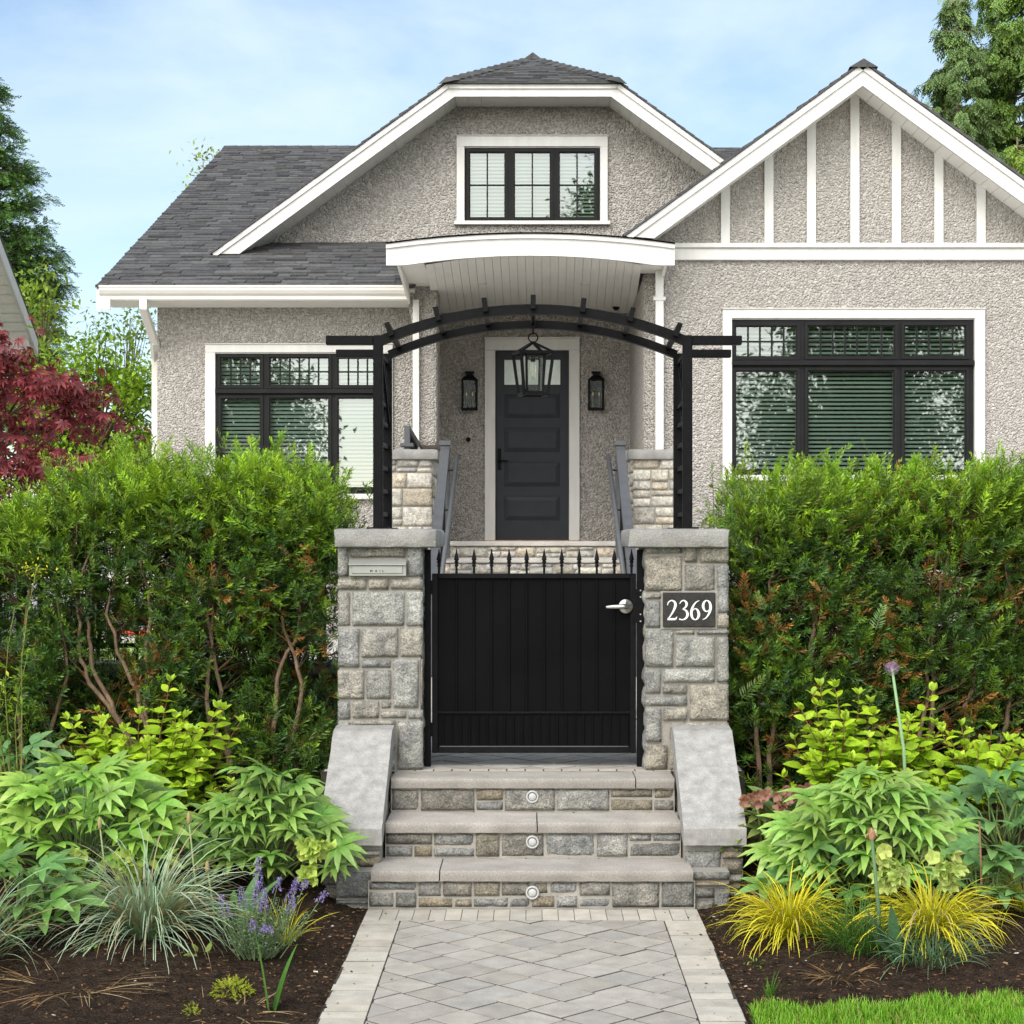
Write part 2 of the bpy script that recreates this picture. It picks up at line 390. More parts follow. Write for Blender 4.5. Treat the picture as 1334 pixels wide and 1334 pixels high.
GREY = [(.33, .34, .345), (.38, .385, .375), (.29, .30, .305), (.36, .355, .335), (.41, .395, .36), (.34, .33, .305), (.40, .41, .405), (.31, .315, .31), (.37, .35, .31)]
LIGHT = [(.60, .57, .51), (.66, .64, .60), (.52, .52, .51), (.62, .56, .47), (.70, .68, .63), (.56, .54, .50)]
BROWN = [(.27, .25, .21), (.245, .235, .215), (.30, .275, .225), (.25, .255, .25), (.29, .285, .27), (.33, .29, .225), (.27, .275, .275)]
def stones(mb, rects, O, U, V, N, pal, rnd, joint=.013, depth=.012, jit=.12, **k):
    for (a, b, c, d) in rects:
        col = rnd.choice(pal); s_ = rnd.uniform(1 - jit, 1 + jit)
        stone(mb, O, U, V, N, a + joint / 2, b + joint / 2, c - joint / 2, d - joint / 2, depth + rnd.uniform(-.004, .006), tuple(min(1, q * s_) for q in col), **k)

# ---- foliage: many transformed copies of small leaf templates baked into one mesh
def T(V, Fq, t=None, c=None):
    V = np.array(V, np.float32); Fq = np.array(Fq, np.int32)
    return dict(V=V, F=Fq, t=np.zeros(len(V), np.float32) if t is None else np.array(t, np.float32))
def merge(parts):
    Vs, Fs, ts, b = [], [], [], 0
    for p in parts:
        Vs.append(p['V']); Fs.append(p['F'] + b); ts.append(p['t']); b += len(p['V'])
    return dict(V=np.concatenate(Vs), F=np.concatenate(Fs), t=np.concatenate(ts))
def xf(tm, Rm=None, tr=(0, 0, 0), s=1.0, t=None):
    V = tm['V'] * s
    if Rm is not None: V = V @ np.asarray(Rm).T
    return dict(V=(V + np.array(tr)).astype(np.float32), F=tm['F'], t=tm['t'] if t is None else np.full(len(V), t, np.float32))
def leaf(L_, W_, fold=.25, droop=.2, n=4, sharp=1.0, t0=0., t1=1., stalk=0.):
    V, Fq, t = [], [], []
    for i in range(n + 1):
        a = i / n; wd = W_ / 2 * max(.03, math.sin(math.pi * min(1, a ** .8 * .97 + .02)) ** sharp)
        y = stalk + L_ * a * (1 - droop * .25 * a); z = -L_ * droop * a * a
        V += [(-wd, y, z + fold * wd), (0, y, z), (wd, y, z + fold * wd)]; t += [t0 + (t1 - t0) * a] * 3
    for i in range(n):
        k = 3 * i; Fq += [(k, k + 1, k + 4, k + 3), (k + 1, k + 2, k + 5, k + 4)]
    return T(V, Fq, t)
def frames(d, up, roll=None):
    d = d / np.linalg.norm(d, axis=1, keepdims=True)
    x = np.cross(d, up); nx = np.linalg.norm(x, axis=1, keepdims=True); x = np.where(nx < 1e-3, np.array([1., 0, 0]), x / np.maximum(nx, 1e-6))
    z = np.cross(x, d)
    if roll is not None:
        c, s_ = np.cos(roll)[:, None], np.sin(roll)[:, None]; x, z = x * c + z * s_, z * c - x * s_
    return np.stack([x, d, z], axis=2)
class Cloud:
    def __init__(s): s.V, s.F, s.C, s.n = [], [], [], 0
    def put(s, tmpls, P, Rm, S, C0, C1=None, rng=None):
        P, S, C0 = np.asarray(P, float), np.asarray(S, float), np.asarray(C0, float)
        C1 = C0 if C1 is None else np.asarray(C1, float)
        N = len(P); rng = rng or np.random.default_rng(1)
        pick = rng.integers(0, len(tmpls), N)
        for k, tm in enumerate(tmpls):
            ix = np.nonzero(pick == k)[0]
            if not len(ix): continue
            V = np.einsum('nij,vj->nvi', Rm[ix], tm['V']) * S[ix][:, None, None] + P[ix][:, None, :]
            t = tm['t'][None, :, None]; C = C0[ix][:, None, :] * (1 - t) + C1[ix][:, None, :] * t
            nv = len(tm['V'])
            Fq = tm['F'][None] + (np.arange(len(ix)) * nv)[:, None, None] + s.n
            s.V.append(V.reshape(-1, 3)); s.C.append(C.reshape(-1, 3)); s.F.append(Fq.reshape(-1, 4)); s.n += len(ix) * nv
        return s
    def raw(s, V, Fq, C):
        s.V.append(np.asarray(V, float)); s.F.append(np.asarray(Fq, int) + s.n); s.C.append(np.asarray(C, float)); s.n += len(V); return s
    def build(s, name, mat, parent=None, origin=None, smooth=True):
        V, Fq, C = np.concatenate(s.V), np.concatenate(s.F), np.concatenate(s.C)
        return mesh_obj(name, V, Fq.ravel(), np.full(len(Fq), 4), mat, parent, origin, C, smooth)
def vary(col, n, rng, a=.2, h=.08):
    c = np.array(col)[None, :] * rng.uniform(1 - a, 1 + a, (n, 1)) * rng.uniform(1 - h, 1 + h, (n, 3)); return np.clip(c, .002, 1)
def blades(cloud, P, az_, lean, L_, W_, droop, C0, C1, rng, seg=6):
    """arching strap blades: base points P, azimuth, initial lean from vertical, length, width, droop (total bend in radians)"""
    n = len(P); k = np.arange(seg + 1) / seg
    ang = lean[:, None] + droop[:, None] * k[None, :] ** 1.3
    ds = (L_ / seg)[:, None]
    r = np.concatenate([np.zeros((n, 1)), np.cumsum(np.sin(ang[:, :-1]) * ds, 1)], 1); z = np.concatenate([np.zeros((n, 1)), np.cumsum(np.cos(ang[:, :-1]) * ds, 1)], 1)
    dx, dy = np.cos(az_)[:, None], np.sin(az_)[:, None]
    cx, cy, cz = P[:, 0:1] + r * dx, P[:, 1:2] + r * dy, P[:, 2:3] + z
    wd = (W_ / 2)[:, None] * np.clip(np.minimum(1, .55 + k * 3) * (1 - k ** 3 * .94), .05, 1)[None, :]
    tw = rng.uniform(-.6, .6, (n, 1))
    sx, sy = -dy * np.cos(tw), dx * np.cos(tw); sz = np.sin(tw)
    A = np.stack([cx + sx * wd, cy + sy * wd, cz + sz * wd], 2); B = np.stack([cx - sx * wd, cy - sy * wd, cz - sz * wd], 2)
    V = np.stack([A, B], 2).reshape(n, -1, 3)
    C = (C0[:, None, :] * (1 - k[None, :, None]) + C1[:, None, :] * k[None, :, None]); C = np.repeat(C, 2, axis=1)
    q = np.array([[2 * i, 2 * i + 1, 2 * i + 3, 2 * i + 2] for i in range(seg)])
    nv = 2 * (seg + 1)
    cloud.raw(V.reshape(-1, 3), (q[None] + (np.arange(n) * nv)[:, None, None]).reshape(-1, 4), C.reshape(-1, 3))
def copy_tree(o, parent=None, dloc=(0, 0, 0)):
    c = o.copy(); COL.objects.link(c); c.parent = parent
    if parent is None: c.location = Vector(o.location) + Vector(dloc)
    for ch in [q for q in bpy.data.objects if q.parent == o]: copy_tree(ch, c)
    return c
rnd = random.Random(7)
rng = np.random.default_rng(11)

# ------------------------------------------------------------------ ground, garden beds, path
LAND = .51                                   # level of the landing behind the gate
mb = MB(); mb.add([(-400, -300, -.16), (400, -300, -.16), (400, 900, -.16), (-400, 900, -.16)], [[0, 1, 2, 3]])
tag(mb.build('ground', M['turf']), kind='structure')
def soil_z(x, y):
    side = abs(x)
    t = min(1, max(0, (side - .74) / .9)); u = min(1, max(0, (y - 6.2) / 3.0))
    z = -.012 + .05 * t + .17 * u * t
    if side > .95: z += .07 * u
    z += .03 * mnoise.noise(Vector((x * 1.7, y * 1.7, 0))) * t + .012 * mnoise.noise(Vector((x * 7, y * 7, 2)))+ .006 * mnoise.noise(Vector((x * 23, y * 23, 5)))
    return z
for sgn in (-1, 1):
    nx, ny = 150, 150
    xs = np.linspace(.70, 4.6, nx) * sgn; ys = np.linspace(4.6, 9.82, ny)
    V = [(x, y, soil_z(x, y)) for y in ys for x in xs]
    Fq = []
    for j in range(ny - 1):
        for i in range(nx - 1):
            k = j * nx + i; q = [k, k + 1, k + nx + 1, k + nx]; Fq += q if sgn > 0 else q[::-1]
    tag(mesh_obj('garden_soil', V, Fq, [4] * (len(Fq) // 4), M['soil'], smooth=True, origin=(sgn * 2, 7, 0)), kind='structure')
# bark chips, dead needles and pebbles on the soil
chip = T([(-.5, -.5, 0), (.5, -.5, .06), (.5, .5, 0), (-.5, .5, .1), (-.4, -.4, .25), (.4, -.45, .3), (.45, .4, .25), (-.4, .45, .3)], [(4, 5, 6, 7), (0, 1, 5, 4), (1, 2, 6, 5), (2, 3, 7, 6), (3, 0, 4, 7)])
n = 16000
P = np.stack([rng.choice([-1, 1], n) * (.72 + 2.6 * rng.random(n) ** 1.5), rng.uniform(5.9, 9.4, n), np.zeros(n)], 1)
P[:, 2] = [soil_z(x, y) for x, y, _ in P]
az_ = rng.uniform(0, 6.28, n); d = np.stack([np.cos(az_), np.sin(az_), rng.normal(0, .15, n)], 1)
Rm = frames(d, np.array([0, 0, 1.]) + rng.normal(0, .3, (n, 3)))
kind = rng.random(n)
C = np.where((kind < .62)[:, None], vary((.026, .018, .013), n, rng, .5), np.where((kind < .93)[:, None], vary((.15, .075, .032), n, rng, .5), np.where((kind < .992)[:, None], vary((.24, .17, .09), n, rng, .3), vary((.5, .47, .42), n, rng, .2))))
# a few stray bits blown over the paving and the treads
m_ = 64; sx_ = rng.choice([-1, 1], m_) * (.74 - np.abs(rng.normal(0, .12, m_))); sy_ = rng.uniform(5.9, 7.95, m_); P[:m_] = np.stack([sx_, sy_, np.full(m_, .003)], 1)
P[m_:m_ + 9] = np.stack([rng.uniform(-.68, .68, 9), rng.uniform(8.2, 8.27, 9), np.full(9, .177)], 1); P[m_ + 9:m_ + 15] = np.stack([rng.uniform(-.68, .68, 6), rng.uniform(8.5, 8.57, 6), np.full(6, .347)], 1)
ch = xf(chip); ch['V'] = ch['V'] * np.array([.45, 1.0, .5], np.float32)
SZ = rng.uniform(.005, .018, n) * np.where(kind < .45, 1.3, 1); SZ[:m_ + 15] *= .6
cl = Cloud().put([ch], P, Rm, SZ, C, rng=rng)
tag(cl.build('bark_mulch', M['chip'], origin=(0, 7, 0), smooth=False), kind='stuff')
# sidewalk, verge and road behind the camera
mb = MB().box(-200, 200, -2.2, .49, -.14, -.006); tag(mb.build('sidewalk', M['concrete'], origin=(0, -1, 0)), kind='structure')
mb = MB().box(-200, 200, -14, -4.5, -.15, -.12); tag(mb.build('road', M['asphalt'], origin=(0, -9, -.12)), kind='structure')
mb = MB().box(-200, -.76, .50, 4.62, -.14, -.02).box(.755, 200, .50, 4.62, -.14, -.02).box(-200, -4.58, 4.62, 9.7, -.14, .02).box(4.58, 200, 4.62, 9.7, -.14, .02)
tag(mb.build('lawn', M['turf'], origin=(0, 2, 0)), kind='structure')
# patch of lawn at the right, with its blades
def lawn_edge(x): return 6.19 + .03 * math.sin(x * 9) + .04 * math.sin(x * 23 + 1) + .05 * (x - 1.3)
V, Fq = [], []
xs = np.linspace(.76, 4.6, 60)
for x in xs:
    e = min(lawn_edge(x), 4.6 + (x - .70) * 24)
    for k in range(9): V.append((x, 4.6 + (e - 4.6) * k / 8, max(soil_z(x, 4.6 + (e - 4.6) * k / 8), 0) + .012))
for i in range(59):
    for k in range(8): q = i * 9 + k; Fq += [q, q + 9, q + 10, q + 1]
tag(mesh_obj('lawn', V, Fq, [4] * (len(Fq) // 4), M['turf'], smooth=True, origin=(2, 5.5, 0)), kind='structure')
n = 24000
x = rng.uniform(.76, 2.3, n); y = np.array([lawn_edge(a) for a in x]) - rng.random(n) ** 1.3 * .75 + rng.normal(0, .015, n)
P = np.stack([x, y, np.full(n, .0)], 1); P[:, 2] = [max(soil_z(a, b), 0) + .005 for a, b in zip(x, y)]
cl = Cloud(); yl = (rng.random(n) < .12)[:, None]; C0 = np.where(yl, vary((.20, .20, .05), n, rng, .3), vary((.07, .19, .010), n, rng, .35)); C1 = np.where(yl, vary((.38, .36, .10), n, rng, .3), vary((.22, .47, .025), n, rng, .35))
blades(cl, P, rng.uniform(0, 6.28, n), rng.uniform(.05, .7, n), rng.uniform(.025, .06, n), rng.uniform(.0022, .004, n), rng.uniform(.1, 1.0, n), C0, C1, rng, 3)
tag(cl.build('lawn_grass', M['blade'], origin=(1.5, 6.2, 0)), kind='stuff')

# paved path: border pavers and square pavers laid on the diagonal
def clip(poly, a, b, c):
    o = []
    for i in range(len(poly)):
        p, q = poly[i - 1], poly[i]; dp, dq = a * p[0] + b * p[1] + c, a * q[0] + b * q[1] + c
        if (dp >= 0) != (dq >= 0): t = dp / (dp - dq); o.append((p[0] + (q[0] - p[0]) * t, p[1] + (q[1] - p[1]) * t))
        if dq >= 0: o.append(q)
    return o
def paver(mb, poly, z, rr, base=(.36, .333, .302)):
    if len(poly) < 3: return
    cx, cy = sum(p[0] for p in poly) / len(poly), sum(p[1] for p in poly) / len(poly)
    area = abs(sum(poly[i - 1][0] * poly[i][1] - poly[i][0] * poly[i - 1][1] for i in range(len(poly)))) / 2
    if area < 3e-4: return
    k = rr.uniform(.86, 1.08); w_ = rr.uniform(-.006, .006)
    col = (base[0] * k + w_, base[1] * k, base[2] * k - w_)
    zz = z + rr.uniform(-.0015, .0015)
    def off(p, e): 
        l = math.hypot(p[0] - cx, p[1] - cy); f = max(.5, 1 - e / max(l, .01)); return cx + (p[0] - cx) * f, cy + (p[1] - cy) * f
    tl = (rr.uniform(-.006, .006), rr.uniform(-.006, .006))
    g_ = .0046 if base[0] < .4 else .0032; a = [off(p, g_) for p in poly]; b = [off(p, g_ + .002) for p in poly]; n = len(poly)
    vs = [(p[0], p[1], z - .03) for p in a] + [(p[0], p[1], zz - .002) for p in a] + [(p[0], p[1], zz + tl[0] * (p[0] - cx) + tl[1] * (p[1] - cy)) for p in b]
    fs = [[i, (i + 1) % n, n + (i + 1) % n, n + i] for i in range(n)] + [[n + i, n + (i + 1) % n, 2 * n + (i + 1) % n, 2 * n + i] for i in range(n)] + [list(range(2 * n, 3 * n))]
    c0 = len(mb.c); mb.add(vs, fs, col)
    for q_ in range(c0, c0 + n): mb.c[q_] = (.05, .042, .034)      # soil packed against the sides in the joints
    for q_ in range(c0 + n, c0 + 2 * n): mb.c[q_] = (.12, .105, .09)
def ccw(p):
    s = sum(p[i - 1][0] * p[i][1] - p[i][0] * p[i - 1][1] for i in range(len(p))); return p if s > 0 else p[::-1]
def paving(mb, x0, x1, y0, y1, z, bl, br, rr, front=None):
    """diagonal squares between side borders bl, br wide; optional soldier course at the far/near end"""
    s_ = .166; h = s_ * math.sqrt(.5)
    ya, yb = y0, y1
    if front == 'far': yb = y1 - .235
    if front == 'near': ya = y0 + .075
    U = (math.sqrt(.5), math.sqrt(.5)); W_ = (-math.sqrt(.5), math.sqrt(.5))
    n = int((max(x1 - x0, y1 - y0)) / s_) + 8
    cx, cy = (x0 + x1) / 2, (y0 + y1) / 2 - .1
    for i in range(-n, n):
        sh = (i % 2) * .018 + rr.uniform(-.004, .004)
        for j in range(-n, n):
            a, b = i * s_, j * s_ + sh
            q = [(cx + U[0] * (a + da * s_) + W_[0] * (b + db * s_), cy + U[1] * (a + da * s_) + W_[1] * (b + db * s_)) for da, db in ((0, 0), (1, 0), (1, 1), (0, 1))]
            if max(p[0] for p in q) < x0 or min(p[0] for p in q) > x1 or max(p[1] for p in q) < ya or min(p[1] for p in q) > yb: continue
            for k in ((1, 0, -(x0 + bl)), (-1, 0, x1 - br), (0, 1, -ya), (0, -1, yb)): q = clip(q, *k) if q else q
            if q: paver(mb, ccw(q), z, rr)
    lite = (.45, .415, .36)
    for xa, xb in ((x0, x0 + bl), (x1 - br, x1)):
        y = ya
        while y < yb - .01:
            d_ = rr.choice((.085, .107, .107, .15)); d_ = min(d_, yb - y)
            j = rr.uniform(-.006, .006)
            paver(mb, [(xa + (j if xa == x0 else 0), y), (xb + (j if xa != x0 else 0), y), (xb + (j if xa != x0 else 0), y + d_), (xa + (j if xa == x0 else 0), y + d_)], z, rr, lite); y += d_
    if front:
        a, b = (yb, y1) if front == 'far' else (y0, ya)
        wd = .0715 if front == 'far' else .092
        x = x0
        while x < x1 - .01:
            e = min(wd, x1 - x); paver(mb, [(x, a), (x + e, a), (x + e, b), (x, b)], z, rr, lite); x += e
mb = MB(); paving(mb, -.745, .74, .5, 7.965, 0, .166, .166, rnd, 'far')
tag(mb.build('path', M['paver'], tint=True, origin=(0, 4, 0)), kind='structure')
mb = MB().box(-.748, .743, .4, 7.97, -.06, -.0035); tag(mb.build('path_bed', M['sand'], origin=(0, 4, -.06)), kind='structure')
mb = MB(); paving(mb, -1.05, 1.05, 8.84, 15.5, LAND, .42, .38, rnd, 'near')
tag(mb.build('landing', M['paver'], tint=True, origin=(0, 12, LAND)), kind='structure')
mb = MB().box(-1.06, 1.06, 8.84, 15.6, .2, LAND - .0035); tag(mb.build('landing_bed', M['sand'], origin=(0, 12, .2)), kind='structure')
# raised front yard behind the garden walls
mb = MB()
for x0, x1 in ((-40, -1.07), (1.07, 40)): mb.box(x0, x1, 10.0, 90, .1, .5)
mb.box(-1.07, 1.07, 15.62, 90, .1, .5)
tag(mb.build('front_yard', M['concrete'], origin=(0, 10, .5)), kind='structure')

# ------------------------------------------------------------------ front steps
st = thing('front_steps', (0, 7.96, 0), 'three grey granite front steps with split stone risers below the black gate', 'steps')
xs_ = [(-.733, .727, 7.96, 8.30, .174), (-.692, .696, 8.26, 8.60, .344), (-.69, .69, 8.56, 8.838, LAND)]
for i, (x0, x1, y0, y1, z1) in enumerate(xs_):
    mb = MB()
    cuts = [[x0, -.42, x1], [x0, .02, x1], [x0, .50, x1]][i]
    for a, b in zip(cuts, cuts[1:]):
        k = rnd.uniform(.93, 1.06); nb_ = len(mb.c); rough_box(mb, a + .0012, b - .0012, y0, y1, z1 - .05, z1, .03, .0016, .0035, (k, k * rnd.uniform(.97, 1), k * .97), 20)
        for q_ in range(nb_, len(mb.c)):      # sawn, weathered front edge: shade painted into a darker tint, plus rusty drips
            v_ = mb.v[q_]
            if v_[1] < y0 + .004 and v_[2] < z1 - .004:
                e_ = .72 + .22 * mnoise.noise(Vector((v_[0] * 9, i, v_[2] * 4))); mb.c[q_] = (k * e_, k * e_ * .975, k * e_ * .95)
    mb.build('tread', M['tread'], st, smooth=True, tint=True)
ris = [(-.745, .735, 7.985, 0, .123), (-.692, .696, 8.285, .176, .293), (-.69, .69, 8.585, .346, .459)]
for i, (x0, x1, y, z0, z1) in enumerate(ris):
    rr = random.Random(20 + i); mb = MB()
    rects = ashlar(x1 - x0, z1 - z0, rr, (.3, .4), (.12, .27))
    stones(mb, rects, (x0, y, z0), (1, 0, 0), (0, 0, 1), (0, -1, 0), BROWN + GREY[:3], rr, .012, .004, res=.016, amp=.007, bulge=.007, back=.02)
    r = mb.build('riser', M['stone'], st, smooth=True, tint=True)
    MB().box(x0, x1, y + .004, y + .25, z0 - .02, z1 - .0005).build('mortar_bed', M['mortar'], r)
# side walls of the steps with sloped granite slabs
def cheek(s, label):
    o = thing('cheek_wall', (s * .83, 8.5, 0), label, 'side wall', 'sloped cheek walls of the steps')
    x0, x1 = .69, .985
    mb = MB(); rr = random.Random(31 + s)
    def X(a): return s * a
    pts = [(8.115, .262), (8.115, .338), (8.70, .722), (8.855, .738), (8.855, .648), (8.74, .632)]
    prof = []
    # gridded slab: profile in (y, z) swept along x
    top = [(8.112, .30), (8.112, .338), (8.118, .344)] + [(8.118 + .575 * k / 14, .344 + .378 * k / 14) for k in range(1, 15)] + [(8.70, .727), (8.855, .738)]
    bot = [(8.855, .645), (8.73, .632), (8.20, .268), (8.112, .262)]
    ring = top + bot; nx = 12
    vs = []
    for i in range(nx + 1):
        a = i / nx
        for (y, z) in ring:
            fl = .035 * max(0, min(1, (8.855 - y) / .7))      # outer edge flares a little towards the street
            xx = x0 + (x1 - x0 + .0 - fl * 0) * a
            p = Vector((X(xx), y, z)); e = .0022
            if i in (0, nx): p.x += s * (.003 if i == 0 else -.003)
            p += mnoise.noise_vector(p * 22) * e; vs.append(p)
    m = len(ring); fs = []
    for i in range(nx):
        for k in range(m):
            q = [i * m + k, (i + 1) * m + k, (i + 1) * m + (k + 1) % m, i * m + (k + 1) % m]; fs.append(q if s > 0 else q[::-1])
    fs += [[k for k in range(m)][::s], [nx * m + k for k in range(m)][::-s]]
    mb.add(vs, fs); mb.build('sloped_slab', M['slab'], o, smooth=False)
    mb = MB()
    fx = .70 if s > 0 else -.975
    stones(mb, ashlar(.275, .265, rr, (.07, .12), (.09, .2)), (fx, 8.16, -.03), (1, 0, 0), (0, 0, 1), (0, -1, 0), BROWN + GREY[:4], rr, .012, .012, res=.016, amp=.009, bulge=.01)
    # base course standing in front beside the lowest tread
    bx = .725 if s > 0 else -.90
    stones(mb, ashlar(.175, .20, rr, (.06, .14), (.08, .17)), (bx, 8.03, -.04), (1, 0, 0), (0, 0, 1), (0, -1, 0), BROWN + GREY[:4], rr, .012, .012, res=.016, amp=.009, bulge=.01)
    # inner face
    ix = s * .695
    tri = [r for r in ashlar(.7, .62, rr, (.09, .15), (.1, .22)) if r[3] < .10 + (r[0]) * .66 + .04]
    stones(mb, tri, (ix, 8.16, .0), (0, 1, 0), (0, 0, 1), (-s, 0, 0), BROWN + GREY[:4], rr, .012, .0, res=.03, amp=.004, bulge=.003)
    r = mb.build('stonework', M['stone'], o, smooth=True, tint=True)
    mb = MB()
    a, b = (.705, .972)
    poly = [(8.166, -.1), (8.166, .262), (8.72, .625), (8.85, .64), (8.85, -.1)]
    vs = [(s * a, y, z) for y, z in poly] + [(s * b, y, z) for y, z in poly]; n5 = 5
    mb.add(vs, [list(range(5))[::s], list(range(5, 10))[::-s]] + [[i, (i + 1) % 5, 5 + (i + 1) % 5, 5 + i][::-s] for i in range(5)])
    mb.box(*sorted((s * .73, s * .895)), 8.036, 8.165, -.1, .155)
    mb.build('mortar_bed', M['mortar'], r)
    return o
cheek(-1, 'sloped grey granite cheek wall left of the steps, below the mail slot pillar')
cheek(1, 'sloped grey granite cheek wall right of the steps, below the number plaque pillar')
# round riser lights
LBL = ['round white step light in the topmost riser below the gate', 'round white step light in the middle riser of the steps', 'round white step light in the lowest riser beside the path']
first = None
for i, (py, D) in enumerate(((1038, 8.568), (1097, 8.268), (1163, 7.968))):
    x, z = at(693.5, py, D)
    if first is None:
        first = thing('step_light', (x, D, z), LBL[0], 'step light', 'round lights in the step risers')
        MB().lathe([(.031, -.02), (.031, .002), (.029, .005), (.0225, .005), (.0220, -.006)], (x, D, z), 28, 'Y').build('light_rim', M['lens'], first, smooth=True)
        MB().lathe([(.0185, -.004), (.0183, .0045), (.0165, .0065), (.001, .0068)], (x, D, z), 28, 'Y').build('lens', M['lens'], first, smooth=True)
    else:
        c = copy_tree(first); c.location = (x, D, z); c['label'] = LBL[i]

# ------------------------------------------------------------------ gate pillars
def zr(l, D=8.86, ox=420, oy=660, k=2.4704):
    return [(ax(ox + a / k, D), az(oy + d / k, D), ax(ox + c / k, D), az(oy + b / k, D)) for a, b, c, d in l]
LEFT = [(45,120,86,228),(86,120,270,167),(270,120,327,228),(45,229,143,270),(143,229,216,270),(216,229,327,270),(45,271,92,387),(92,271,267,387),(267,271,327,387),(45,388,121,521),(121,388,246,488),(246,386,327,486),(121,489,223,522),(45,522,137,622),(137,522,223,622),(223,487,312,650),(312,487,327,650),(45,622,92,690),(92,622,185,684),(185,622,223,653),(185,653,272,684),(272,650,327,686),(92,684,238,708),(238,686,327,850),(45,690,92,850),(92,708,238,850)]
RIGHT = [(1036,122,1091,154),(1091,122,1162,154),(1162,122,1210,183),(1210,122,1312,183),(1036,154,1162,276),(1162,184,1266,275),(1266,184,1312,346),(1036,276,1094,300),(1036,300,1092,393),(1036,393,1133,519),(1092,345,1094,362),(1133,393,1202,415),(1202,393,1312,415),(1133,415,1266,519),(1266,415,1312,569),(1036,519,1092,605),(1092,519,1266,569),(1092,569,1178,606),(1178,569,1312,692),(1036,605,1178,645),(1036,645,1094,762),(1094,645,1178,692),(1036,762,1114,850),(1114,692,1312,850),(1266,346,1312,393)]
RIGHT = [r for r in RIGHT if r[2] - r[0] > 6]
def pillar(s, rects, label):
    o = thing('stone_pillar', (s * .765, 9.17, LAND - .1), label, 'pillar', 'stone gate pillars')
    mb = MB(); rr = random.Random(50 + s)
    x0, x1 = (-.986, -.55) if s < 0 else (.555, .99)
    stones(mb, zr(rects), (0, 8.872, 0), (1, 0, 0), (0, 0, 1), (0, -1, 0), GREY, rr, .014, .012, res=.018, amp=.006, bulge=.007)
    inn = x1 if s < 0 else x0; outx = x0 if s < 0 else x1
    stones(mb, ashlar(.60, 1.17, rr), (inn + s * .012, 8.88, .46), (0, 1, 0), (0, 0, 1), (-s, 0, 0), GREY, rr, .014, .006, res=.03, amp=.004, bulge=.003)
    stones(mb, ashlar(.60, 1.4, rr), (outx - s * .012, 8.88, .23), (0, 1, 0), (0, 0, 1), (s, 0, 0), GREY, rr, .014, .005, res=.04, amp=.004, bulge=.003)
    r = mb.build('stonework', M['stone'], o, smooth=True, tint=True)
    MB().box(x0 + .014, x1 - .014, 8.876, 9.48, .0, 1.632).build('mortar_bed', M['mortar'], r)
    mb = MB(); a, b = (-.995, -.478) if s < 0 else (.478, .985)
    rough_box(mb, a, b, 8.80, 9.54, 1.627, 1.722, .028, .009, .012, sc=13, topamp=.003)
    mb.build('capstone', M['capstone'], o, smooth=True)
pillar(-1, LEFT, 'grey split stone gate pillar holding the mail slot, left of the gate')
pillar(1, RIGHT, 'grey split stone gate pillar holding the number plaque, right of the gate')

# mail slot and number plaque
D = 8.862
o = thing('mail_slot', (ax(491.5, D), D, az(739, D)), 'grey metal mail slot with hooded flap and MAIL lettering in stone pillar', 'mail slot')
k = 11.117
def q(px, py): return ax(440 + px / k, 8.84), az(700 + py / k, 8.84)
x0, z1 = q(165, 400); x1, z0 = q(992, 560)
MB().box(x0, x1, 8.838, 8.88, z0, z1, bev=.002).build('slot_frame', M['zinc'], o)
a, b = q(208, 408); c, d = q(942, 524)
fl = MB().box(a, c, 8.832, 8.842, d, b, bev=.002).build('flap', M['zinc'], o)
a, b = q(158, 320); c, d = q(992, 402)
MB().add([(a, 8.86, b), (c, 8.86, b), (c, 8.822, d + .006), (a, 8.822, d + .006), (a, 8.822, d), (c, 8.822, d), (c, 8.86, d), (a, 8.86, d)], [[0, 3, 2, 1], [3, 4, 5, 2], [4, 7, 6, 5], [0, 7, 4, 3], [1, 2, 5, 6], [0, 1, 6, 7]]).build('hood', M['zinc'], o)
def strokes(mb, polys, x, y, z, h, depth, closed=False):
    """calligraphic strokes: lists of (x, y, full width) through which a smooth curve runs; front faces the street"""
    for st_ in polys:
        pts = []
        P_ = [np.array(p, float) for p in st_]
        if len(P_) == 2: pts = P_
        else:
            for i in range(len(P_) - 1):
                p0, p1, p2, p3 = P_[max(i - 1, 0)], P_[i], P_[i + 1], P_[min(i + 2, len(P_) - 1)]
                for t in np.linspace(0, 1, 8, endpoint=False):
                    pts.append(.5 * ((2 * p1) + (-p0 + p2) * t + (2 * p0 - 5 * p1 + 4 * p2 - p3) * t * t + (-p0 + 3 * p1 - 3 * p2 + p3) * t ** 3))
            pts.append(P_[-1])
        n = len(pts); A, B = [], []
        for i, p in enumerate(pts):
            d_ = pts[min(i + 1, n - 1)][:2] - pts[max(i - 1, 0)][:2]; d_ = d_ / (np.linalg.norm(d_) + 1e-9); nn = np.array([-d_[1], d_[0]]) * p[2] / 2
            A.append(p[:2] + nn); B.append(p[:2] - nn)
        vs = [(x + p[0] * h, yy, z + p[1] * h) for yy in (y, y + depth) for p in A + B]
        m = 2 * n; fs = []
        for i in range(n - 1):
            fs += [[i, i + 1, n + i + 1, n + i], [m + i, m + n + i, m + n + i + 1, m + i + 1], [i, m + i, m + i + 1, i + 1], [n + i, n + i + 1, m + n + i + 1, m + n + i]]
        fs += [[0, n, m + n, m], [n - 1, m + n - 1, m + 2 * n - 1, 2 * n - 1]]
        mb.add(vs, fs)
mb = MB(); hh = .0115
